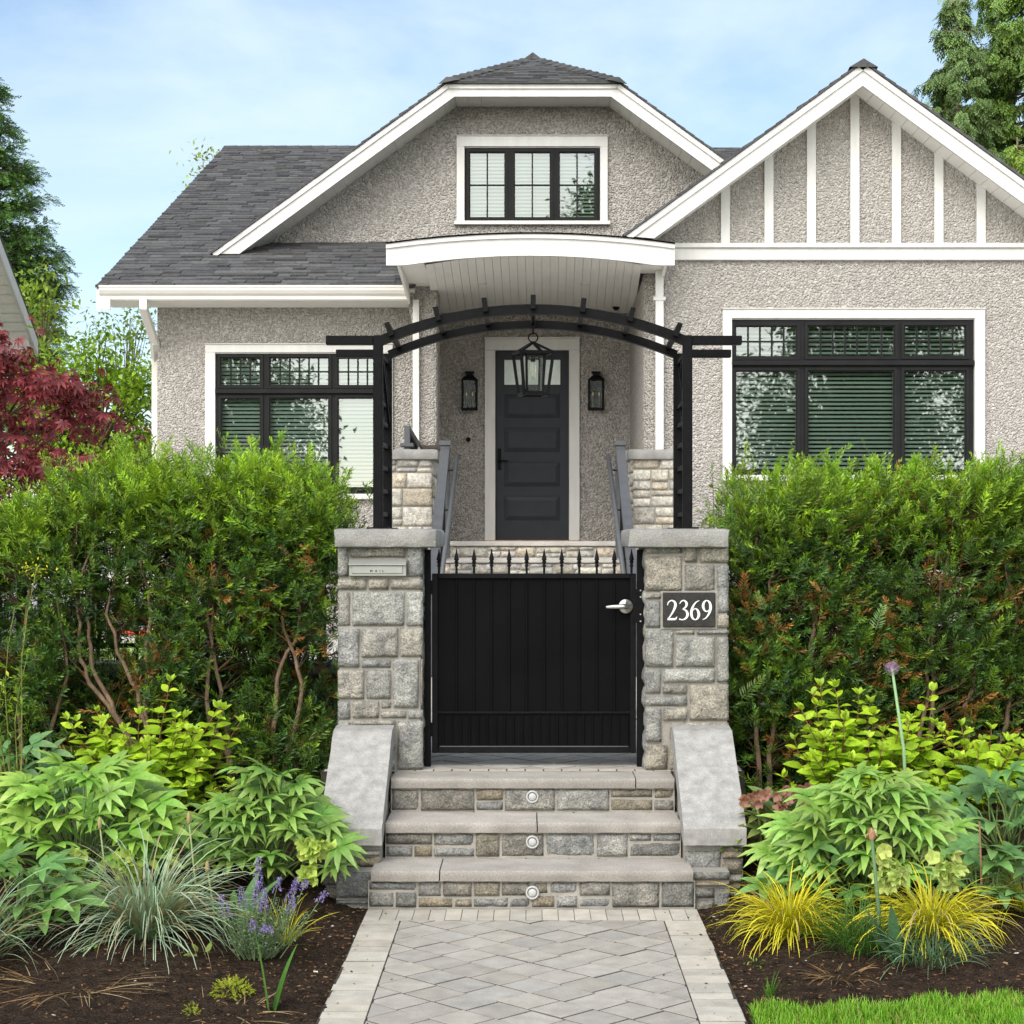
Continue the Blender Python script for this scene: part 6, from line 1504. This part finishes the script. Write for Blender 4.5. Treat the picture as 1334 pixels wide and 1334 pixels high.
x = ax(1139, 6.85); o = stalk('faded_flower_stalk', 'thick green stalk with a withered pinkish top between the yellow sedges', (x + .02, 6.85, zz(x, 6.85)), (x - .01, 6.85, az(1090, 6.85)), 'pod', 'flower stalk', (.20, .36, .15), (.42, .22, .13), rad=.0085, hr=.014)
g_ = np.random.default_rng(5); n = 26; P_ = np.array([x - .01, 6.85, az(1083, 6.85)])[None] + g_.normal(0, .011, (n, 3)); D_ = rdirs(n, g_); Cloud().put(SMALL, P_, frames(D_, UP + g_.normal(0, .4, (n, 3))), g_.uniform(.014, .024, n), vary((.40, .22, .12), n, g_), vary((.55, .36, .24), n, g_), g_).build('withered_petal', M['petal'], o)
x = ax(1276, 7.2); stalk('dry_stalk', 'thin bare brown stalk standing right of the pale lime flower heads', (x, 7.2, zz(x, 7.2)), (x, 7.2, az(1070, 7.2)), None, 'stalk', (.38, .22, .10), rad=.005)
xa, xb = ax(1184, 8.15), ax(1162, 8.15); o = thing('allium', (xa, 8.15, zz(xa, 8.15)), 'tall allium with one round pale purple flower head', 'allium')
hz = az(870, 8.15); MB().tube([(xa, 8.15, zz(xa, 8.15)), ((xa * .7 + xb * .3), 8.15, .7), (xb, 8.15, hz)], [.0085, .008, .006], 9, (.22, .36, .17)).build('stalk', M['pod'], o, smooth=True, tint=True)
n = 330; D_ = rdirs(n, g_); P_ = np.array([xb, 8.15, hz])[None] + D_ * g_.uniform(.024, .034, (n, 1)); Cloud().put(FLORET, P_, frames(np.cross(D_, rdirs(n, g_)), D_), g_.uniform(.006, .009, n), vary((.32, .16, .34), n, g_), vary((.62, .42, .66), n, g_), g_).build('flower_head', M['petal'], o)
# catmint with purple spikes
def catmint(x, y, label, spikes, seed):
    g = np.random.default_rng(seed); r = random.Random(seed); z0 = zz(x, y); o = thing('catmint', (x, y, z0), label, 'catmint'); mb = MB(); lp, ld, fp = [], [], []
    tips = [(ax(px, yy), yy, az(py, yy), sp) for px, py, yy, sp in spikes]
    for _ in range(95): a = r.uniform(0, 6.28); q_ = r.uniform(.03, .21); tips.append((x + q_ * math.cos(a), y + q_ * math.sin(a), z0 + r.uniform(.08, .24), 0))
    for tx, ty, tz, sp in tips:
        a, b = Vector((x + (tx - x) * .35, y + (ty - y) * .35, z0)), Vector((tx, ty, tz)); mb.tube([a, a.lerp(b, .5) + Vector((r.uniform(-.01, .01), 0, 0)), b], [.0025, .002, .0015], 4, (.14, .20, .09), cap=False); L_ = (b - a).length
        for i in range(int(L_ / .011)):
            t = r.uniform(.15, .96 if not sp else max(.3, 1 - sp / L_)); lp.append(a.lerp(b, t)); ld.append((r.gauss(0, 1), r.gauss(0, 1), r.gauss(.3, .4)))
        if sp:
            for i in range(int(sp / .0006)): t = r.random(); c = b - (b - a).normalized() * sp * t; q_ = .006 + .013 * t * (1 if int(t * 6) % 2 else .75); an = r.uniform(0, 6.28); fp.append(c + Vector((math.cos(an) * q_, math.sin(an) * q_, r.uniform(-.004, .004))))
    mb.build('stem', M['pod'], o, smooth=True, tint=True); n = len(lp); D_ = np.array(ld)
    Cloud().put(SMALL, np.array([tuple(p) for p in lp]), frames(D_, UP + g.normal(0, .4, D_.shape)), g.uniform(.012, .024, n), vary((.09, .16, .075), n, g), vary((.20, .29, .15), n, g), g).build('foliage', M['leaf'], o)
    n = len(fp); D_ = rdirs(n, g); Cloud().put(SMALL, np.array([tuple(p) for p in fp]), frames(D_, UP + g.normal(0, .4, (n, 3))), g.uniform(.007, .013, n), vary((.20, .13, .38), n, g, .35), vary((.44, .36, .72), n, g, .3), g).build('flower_spike', M['petal'], o)
catmint(-1.08, 6.88, 'purple flowering catmint in the left bed beside the path', [(337, 1116, 6.9, .13), (335, 1150, 6.85, .10), (345, 1158, 6.8, .09), (314, 1155, 6.9, .085), (287, 1166, 6.85, .09), (364, 1143, 6.85, .055), (387, 1144, 6.85, .10), (383, 1170, 6.8, .06), (399, 1146, 6.85, .04), (425, 1160, 6.8, .05), (329, 1197, 6.7, .06), (345, 1205, 6.7, .04), (352, 1206, 6.7, .04)], 501)
def mound(name, x, y, label, n, rad, h, size, cA, cB, seed, cat, tm=None, group=None, mat='leaf'):
    g = np.random.default_rng(seed); z0 = zz(x, y); d = rdirs(n, g, .4); P_ = np.stack([x + d[:, 0] * rad, y + d[:, 1] * rad, z0 + np.abs(d[:, 2]) * h * g.uniform(.3, 1, n)], 1)
    return tag(Cloud().put(tm or SMALL, P_, frames(d + g.normal(0, .4, (n, 3)), UP + g.normal(0, .3, (n, 3))), g.uniform(.7, 1.2, n) * size, vary(cA, n, g), vary(cB, n, g), g).build(name, M[mat], None, (x, y, z0)), label, cat, group)
mound('golden_stonecrop', ax(303, 6.42), 6.42, 'small yellow green stonecrop patch on the soil below the catmint', 170, .065, .05, .022, (.30, .38, .02), (.50, .54, .04), 601, 'stonecrop', YEW, 'stonecrop patches')
mound('golden_stonecrop', ax(250, 6.15), 6.15, 'tiny yellow stonecrop tuft near the lower left, beside the dry grass', 40, .02, .03, .016, (.30, .38, .02), (.50, .54, .04), 602, 'stonecrop', YEW, 'stonecrop patches')
mound('fallen_leaf_weed', ax(262, 6.8), 6.8, 'single lobed pale green weed leaf rosette left of the catmint', 7, .03, .03, .05, (.16, .24, .04), (.24, .32, .06), 603, 'weed', BROAD)
for i, (px, py, lab) in enumerate(((120, 1256, 'little green seedlings under the blue oat grass'), (985, 1245, 'little green weed on the soil just right of the path'), (965, 1200, 'tiny weed seedling beside the right cheek wall foot'))):
    D = 1.62 * F / (py - PY); mound('weed_seedling', ax(px, D), D, lab, 14, .03, .03, .02, (.10, .22, .02), (.2, .34, .04), 610 + i, 'weed', None, 'weed seedlings')
# tall wispy weed with small yellow flowers at the left edge
bx, by = ax(6, 8.0), 8.0
o = twig_shrub('yellow_flowering_weed', 'tall wispy weed with small yellow flowers at the left edge, in front of the hedge', (bx, by, zz(bx, by)), [(ax(46, 8.0), 7.98, az(738, 8.0)), (ax(36, 8.0), 7.95, az(855, 8.0)), (ax(-10, 8.0), 7.95, az(800, 8.0)), (ax(20, 8.0), 7.95, az(790, 8.0)), (ax(10, 8.0), 7.9, az(880, 8.0))], 34, .05, (.10, .22, .03), (.22, .38, .06), 62, 'weed', tm=[leaf(1, .16, .2, .2, 3)], stemcol=(1.2, 1.7, .5), rad=.005)
n = 60; P_ = np.array([ax(44, 7.98), 7.97, az(740, 7.98)])[None] + g_.normal(0, 1, (n, 3)) * np.array([.035, .03, .02]); D_ = rdirs(n, g_, .5); Cloud().put(SMALL, P_, frames(D_, UP + g_.normal(0, .3, (n, 3))), g_.uniform(.012, .02, n), vary((.5, .45, .02), n, g_), vary((.7, .62, .04), n, g_), g_).build('flower', M['petal'], o)
n = 20; P_ = np.array([ax(5, 7.95), 7.95, az(905, 7.95)])[None] + g_.normal(0, 1, (n, 3)) * np.array([.035, .03, .04]); D_ = rdirs(n, g_, .5); Cloud().put(SMALL, P_, frames(D_, UP + g_.normal(0, .3, (n, 3))), g_.uniform(.03, .05, n), vary((.25, .38, .02), n, g_), vary((.4, .5, .04), n, g_), g_).build('foliage', M['leaf'], o)
# low planting in the yard, glimpsed through the hedge
for i, (px, D, lab) in enumerate(((150, 11.5, 'pale green leafy plant glimpsed through the gap in the left hedge'), (190, 11.8, 'second pale green plant glimpsed behind the left hedge, right of the first'))):
    g = np.random.default_rng(700 + i); x = ax(px, D); n = 160; d = rdirs(n, g, .5); P_ = np.stack([x + d[:, 0] * .22, D + d[:, 1] * .2, .5 + np.abs(d[:, 2]) * .42], 1)
    tag(Cloud().put(BROAD, P_, frames(d, UP + g.normal(0, .3, (n, 3))), g.uniform(.08, .13, n), vary((.30, .42, .12), n, g), vary((.5, .6, .25), n, g), g).build('leafy_plant', M['leaf'], None, (x, D, .5)), lab, 'plant')
D = 13.0; x = ax(167, D)
o = thing('garden_chair', (x, D, .5), 'small red framed chair with green seat, glimpsed through the left hedge', 'chair')
for sx in (-.17, .17):
    for sy in (-.15, .15): MB().bar((x + sx, D + sy, .5), (x + sx, D + sy, 1.12 if sy > 0 else .82), .03, .03, col=(.60, .05, .03)).build('leg', M['paintsolid'], o, tint=True)
MB().box(x - .2, x + .2, D - .18, D + .18, .82, .86, (.04, .38, .10), .008).build('seat', M['paintsolid'], o, tint=True)
mb = MB()
for z in (.98, 1.10): mb.bar((x - .19, D + .15, z), (x + .19, D + .15, z), .03, .04, col=(.60, .05, .03))
mb.build('backrest', M['paintsolid'], o, tint=True)
# ------------------------------------------------------------------ trees
def tree(name, label, base, h_trunk, r_trunk, crown, clumps, per, lsize, cA, cB, seed, cat='tree', tm=None, mat='leaf', clump_r=.35, droop=0., group=None, flat=.7, barkcol=(1, .9, .8), gate=None):
    """trunk, limbs to every leaf clump, and leaf clumps scattered through an uneven crown: crown = (cx, cy, cz, rx, ry, rz)"""
    g = np.random.default_rng(seed); r = random.Random(seed); o = thing(name, base, label, cat, group); b = Vector(base); cx, cy, cz, rx, ry, rz = crown; mb = MB()
    fork = Vector((b.x + (cx - b.x) * .35, b.y + (cy - b.y) * .35, b.z + h_trunk)); mb.tube([b, b.lerp(fork, .5) + Vector((.04, 0, 0)), fork, Vector((cx, cy, cz + rz * .5))], [r_trunk, r_trunk * .8, r_trunk * .6, r_trunk * .12], 9, barkcol)
    cs = []; tries = 0
    while len(cs) < clumps and tries < clumps * 60:
        tries += 1; d = g.normal(0, 1, 3); d /= np.linalg.norm(d); q_ = d * g.uniform(.30, 1.0) ** .6; p = Vector((cx + q_[0] * rx, cy + q_[1] * ry, cz + q_[2] * rz))
        if mnoise.noise(Vector((p.x / rx * 1.5 + seed, p.y / rx * 1.5, p.z / rz * 1.5))) < -.18: continue
        if gate and not gate(p): continue
        cs.append(p)
    PP, DD, NN, TT = [], [], [], []
    for p in cs:
        a = fork.lerp(Vector((cx, cy, cz)), r.uniform(0, .9)); mb.tube([a, a.lerp(p, .5) + Vector((r.uniform(-.1, .1) * rx * .3, r.uniform(-.1, .1) * rx * .3, .05 * rz)), p], [r_trunk * .28, r_trunk * .15, r_trunk * .05], 5, barkcol, cap=False)
        n = max(4, int(per * r.uniform(.6, 1.4))); k = g.normal(0, 1, (n, 3)) * np.array([1, 1, flat]) * clump_r * r.uniform(.7, 1.25); PP.append(np.array(p)[None] + k)
        out_ = np.array([p.x - cx, p.y - cy, 0]); out_ /= np.linalg.norm(out_) + .01; DD.append(out_[None] * .6 + g.normal(0, .7, (n, 3)) + np.array([0, 0, -droop])); TT.append(np.full(n, r.uniform(.72, 1.25)))
    P_, D_, T_ = np.concatenate(PP), np.concatenate(DD), np.concatenate(TT)[:, None]; n = len(P_); mb.build('trunk', M['bark'], o, smooth=True, tint=True)
    Cloud().put(tm or SMALL, P_, frames(D_, UP + g.normal(0, .35, D_.shape)), g.uniform(.7, 1.25, n) * lsize, vary(cA, n, g, .25) * T_, vary(cB, n, g, .3) * T_, g).build('crown', M[mat], o)
    return o
# red Japanese maple behind the left hedge
D = 13.0
mx = ax(-60, D)
tree('japanese_maple', 'dark red Japanese maple rising behind the left hedge', (mx, D, .5), 1.2, .06, (mx - .12, D, 2.46, 1.14, .9, .86), 130, 38, .085, (.10, .020, .026), (.33, .055, .060), 801, 'maple', MAPLE, 'leaf', .15, .5, None, .45, (.6, .5, .45))
tree('japanese_maple', 'small dark red maple shoot beside the left corner of the house', (ax(206, 17), 17, .5), 1.4, .02, (ax(200, 17), 17, 2.26, .16, .2, .2), 8, 20, .085, (.085, .016, .022), (.20, .035, .04), 802, 'maple', MAPLE, 'leaf', .08, .4, None, .6, (.6, .5, .45))
# light green tree between the two houses
D = 23
tree('ornamental_tree', 'airy light green tree left of the house corner, behind the maple', (ax(120, D), D, .5), 1.9, .09, (ax(122, D), D, 3.1, .92, .8, 1.35), 170, 60, .10, (.17, .33, .025), (.36, .52, .045), 803, 'tree', None, 'leaf', .17)
tree('birch_tree', 'sparse small leaved tree in front of the sky, under the left gutter end', (ax(170, 25), 25, .5), 2.6, .05, (ax(165, 25), 25, 3.9, .75, .6, 1.35), 46, 26, .085, (.14, .22, .03), (.28, .36, .07), 804, 'tree', None, 'leaf', .16)
tree('birch_tree', 'tree behind the house whose pale leaves show over the left roof edge', (ax(300, 36), 36, .5), 5, .10, (ax(292, 36), 36, 8.95, .75, .7, .8), 26, 26, .11, (.17, .24, .03), (.34, .40, .08), 805, 'tree', None, 'leaf', .22)
tree('leafy_shrub_tree', 'yellow green sapling in front of the dark spruce, above the neighbour roof corner', (ax(52, 29), 29, .5), 3, .05, (ax(55, 29), 29, 5.2, .42, .5, .95), 22, 40, .12, (.16, .27, .03), (.34, .44, .05), 806, 'tree', None, 'leaf', .15)
def conifer(name, label, x, y, z0, top, zlow, slope, seed, tm, size, cA, cB, tiers, per, mat='needle', hang=.0, trunk=.18, rmax=9, cat='conifer', sp=15, group=None, jag=.3, trunkcol=(1.1, 1, .95)):
    g = np.random.default_rng(seed); r = random.Random(seed); o = thing(name, (x, y, z0), label, cat, group); mb = MB(); mb.tube([(x, y, z0), (x + .05, y, (z0 + top) / 2), (x, y, top)], [trunk, trunk * .6, .015], 8, trunkcol); PP, DD, SS, TT = [], [], [], []
    z = zlow
    for i in range(tiers):
        zt = zlow + (top - zlow) * (i + r.uniform(-.4, .4)) / tiers
        for k in range(per):
            an = r.uniform(0, 6.28); L_ = min(rmax, (top - zt) * slope) * r.uniform(1 - jag, 1 + jag * .4) + .15; a = Vector((x, y, zt)); e = a + Vector((math.cos(an) * L_, math.sin(an) * L_, -L_ * r.uniform(.05, .35))); m = a.lerp(e, .55) + Vector((0, 0, -L_ * .10)); e.z += L_ * .10
            mb.tube([a, m, e], [.03, .02, .006], 4, trunkcol, cap=False); n = max(4, int(sp * L_)); tt = np.sqrt(g.uniform(.04, 1, n)); A_, M_, E_ = np.array(a), np.array(m), np.array(e); p = A_ * ((1 - tt) ** 2)[:, None] + M_ * (2 * tt * (1 - tt))[:, None] + E_ * (tt ** 2)[:, None]; d = (E_ - A_)[None] / L_; sd = np.stack([-d[:, 1], d[:, 0], d[:, 2] * 0], 1)
            PP.append(p + g.normal(0, .05, (n, 3))); DD.append(d * .8 + sd * g.normal(0, .8, (n, 1)) + np.stack([np.zeros(n), np.zeros(n), g.normal(-hang, .3, n)], 1)); SS.append(g.uniform(.7, 1.25, n) * size * (.75 + .5 * (1 - tt))); TT.append(np.full(n, r.uniform(.7, 1.25)))
    P_, D_, S_c, T_ = map(np.concatenate, (PP, DD, SS, TT)); n = len(P_); T_ = T_[:, None]; mb.build('trunk', M['bark'], o, smooth=True, tint=True)
    Cloud().put(tm, P_, frames(D_, UP + g.normal(0, .3, D_.shape)), S_c, vary(cA, n, g, .25) * T_, vary(cB, n, g, .3) * T_, g).build('crown', M[mat], o, smooth=False)
conifer('spruce_tree', 'tall dark spruce at the left edge of the photo, behind the neighbour roof', ax(-22, 42), 42, .5, 12.9, 4.6, .42, 821, SPRUCE, .50, (.05, .11, .028), (.13, .24, .055), 40, 9, hang=.25, rmax=1.7, sp=20)
conifer('cedar_tree', 'slender cedar with grey trunk behind the right gable, nearest its ridge', ax(1246, 42), 42, .5, 14.9, 5.5, .30, 822, CEDAR, .34, (.06, .11, .035), (.16, .25, .06), 36, 8, 'needle', .75, .14, 1.5, 'cedar', 28, 'cedars behind the house', .45, (1.9, 1.9, 1.95))
conifer('cedar_tree', 'tall cedar at the right edge of the photo, behind the right gable', ax(1342, 43), 43, .5, 19.5, 5.5, .22, 823, CEDAR, .36, (.055, .115, .025), (.18, .29, .045), 52, 9, 'needle', .75, .16, 1.8, 'cedar', 30, 'cedars behind the house', .45, (1.9, 1.9, 1.95))
conifer('cedar_tree', 'bright yellow green young cedar low over the right slope of the gable', ax(1325, 36), 36, .5, 9.9, 5.0, .36, 824, CEDAR, .36, (.10, .19, .018), (.26, .38, .03), 20, 7, 'needle', .7, .10, 1.2, 'cedar', 22, 'cedars behind the house', .4)
# street trees behind the camera, seen only as reflections in the panes
for i, (x, y, crown, n, lab) in enumerate(((9.6, -15.5, (9.8, -15.5, 5.9, 4.4, 3.0, 4.4), 420, 'broad street tree across from the right wing, mirrored in its window'), (-9.4, -16, (-9.4, -16, 5.2, 2.7, 2.4, 3.4), 220, 'street tree across from the left wing, mirrored in its left panes'), (3.4, -19, (3.2, -19, 11.5, 2.8, 2.6, 3.9), 240, 'tall street tree mirrored in the right pane of the gable window'), (-1.2, -19, (-1.2, -19, 9.4, 2.0, 2.0, 2.6), 120, 'street tree mirrored low in the gable window'))):
    tree('street_tree', lab, (x, y, 0), crown[2] * .45, .22, crown, n, 46, .24, (.06, .12, .02), (.14, .24, .03), 840 + i, 'tree', None, 'leaf', .42, group='street trees behind the camera')

# ------------------------------------------------------------------ neighbouring houses
o = thing('neighbour_house', (-11, 22.5, .5), 'pale cream house at the left edge with white rake board and eave', 'house')
X = -7.24; yr, zr2, slp = 22.4, 6.85, .64
def rz_(y): return zr2 - slp * abs(y - yr)
ya, yb = 19.0, 25.85
mb = MB(); xw = -7.78
mb.add([(xw, ya + .5, .4), (xw, yb - .5, .4), (xw, yb - .5, rz_(yb - .5) - .2), (xw, yr, zr2 - .2), (xw, ya + .5, rz_(ya + .5) - .2)], [[0, 1, 2, 3, 4]])
mb.add([(xw, ya + .5, .4), (xw, ya + .5, rz_(ya + .5) - .2), (-16, ya + .5, rz_(ya + .5) - .2), (-16, ya + .5, .4)], [[0, 1, 2, 3]])
mb.build('wall', M['siding'], o)
mb = MB()
for a, b in ((ya, yr), (yr, yb)):
    slab3(mb, [(X, a, rz_(a)), (X, b, rz_(b)), (-16.5, b, rz_(b)), (-16.5, a, rz_(a))], .05, (.10, .10, .10))
mb.build('roof', M['shingle'], o, tint=True)
mb = MB()
for a, b in ((ya, yr), (yr, yb)):
    vs = [(x, y, rz_(y) - d_) for x in (X - .001, X - .045) for y in (a, b) for d_ in (.052, .26)]; mb.add(vs, [[0, 1, 3, 2], [4, 6, 7, 5], [0, 4, 5, 1], [2, 3, 7, 6], [0, 2, 6, 4], [1, 5, 7, 3]])
mb.build('rake_board', M['white'], o)
mb = MB()
for k in range(40):
    y0_ = ya + .04 + (yb - ya - .08) * k / 40; y1_ = ya + .04 + (yb - ya - .08) * (k + 1) / 40 - .012
    if y0_ < yr < y1_: continue
    mb.add([(X - .046, y0_, rz_(y0_) - .20), (X - .046, y1_, rz_(y1_) - .20), (xw, y1_, rz_(y1_) - .20), (xw, y0_, rz_(y0_) - .20)], [[0, 1, 2, 3]])
mb.add([(X - .046, y_, rz_(y_) - .19) for y_ in (ya, yr)] + [(xw, y_, rz_(y_) - .19) for y_ in (yr, ya)], [[0, 1, 2, 3]]); mb.add([(X - .046, y_, rz_(y_) - .19) for y_ in (yr, yb)] + [(xw, y_, rz_(y_) - .19) for y_ in (yb, yr)], [[0, 1, 2, 3]])
mb.build('soffit', M['soffit'], o)
mb = MB().box(xw - .02, X - .05, yb - .30, yb - .16, rz_(yb) - .16, rz_(yb) + .0); mb.bar((xw, yb - .6, rz_(yb) - .45), (X - .08, yb - .22, rz_(yb) - .12), .09, .09); mb.build('eave_bracket', M['white'], o)
D = 44; x0, x1 = ax(120, D), ax(212, D)
o = thing('far_house', ((x0 + x1) / 2, D + 4, .5), 'distant house with tan shingled roof glimpsed left of the house corner', 'house')
ze, zr3 = az(600, D), az(560, D + 3)
MB().box(x0 + .3, x1 - .3, D + .4, D + 8, .4, ze).build('wall', M['siding'], o)
mb = MB(); rr = random.Random(77); sl3 = math.hypot(3.5, zr3 - ze)
shingles(mb, (x0, D, ze), (1, 0, 0), (0, 3.5 / sl3, (zr3 - ze) / sl3), (0, -(zr3 - ze) / sl3, 3.5 / sl3), sl3, lambda v: (0, x1 - x0), rr, .2)
mb.c = [(.34 * k[0] / .1 * .9, .27 * k[1] / .1 * .9, .21 * k[2] / .1 * .9) for k in mb.c]
mb.add([(x0, D + 3.5, zr3), (x1, D + 3.5, zr3), (x1, D + 8, ze), (x0, D + 8, ze)], [[0, 1, 2, 3]], (.3, .24, .19)); mb.build('roof', M['shingle'], o, tint=True)
MB().prism([(x1 - .35, ze + .01), (x1 + .1, ze + .01), (x1 + .1, ze + .2), (x1 - .35, zr3 - .2)], D + 1.2, D + 1.35).build('gable_trim', M['white'], o)
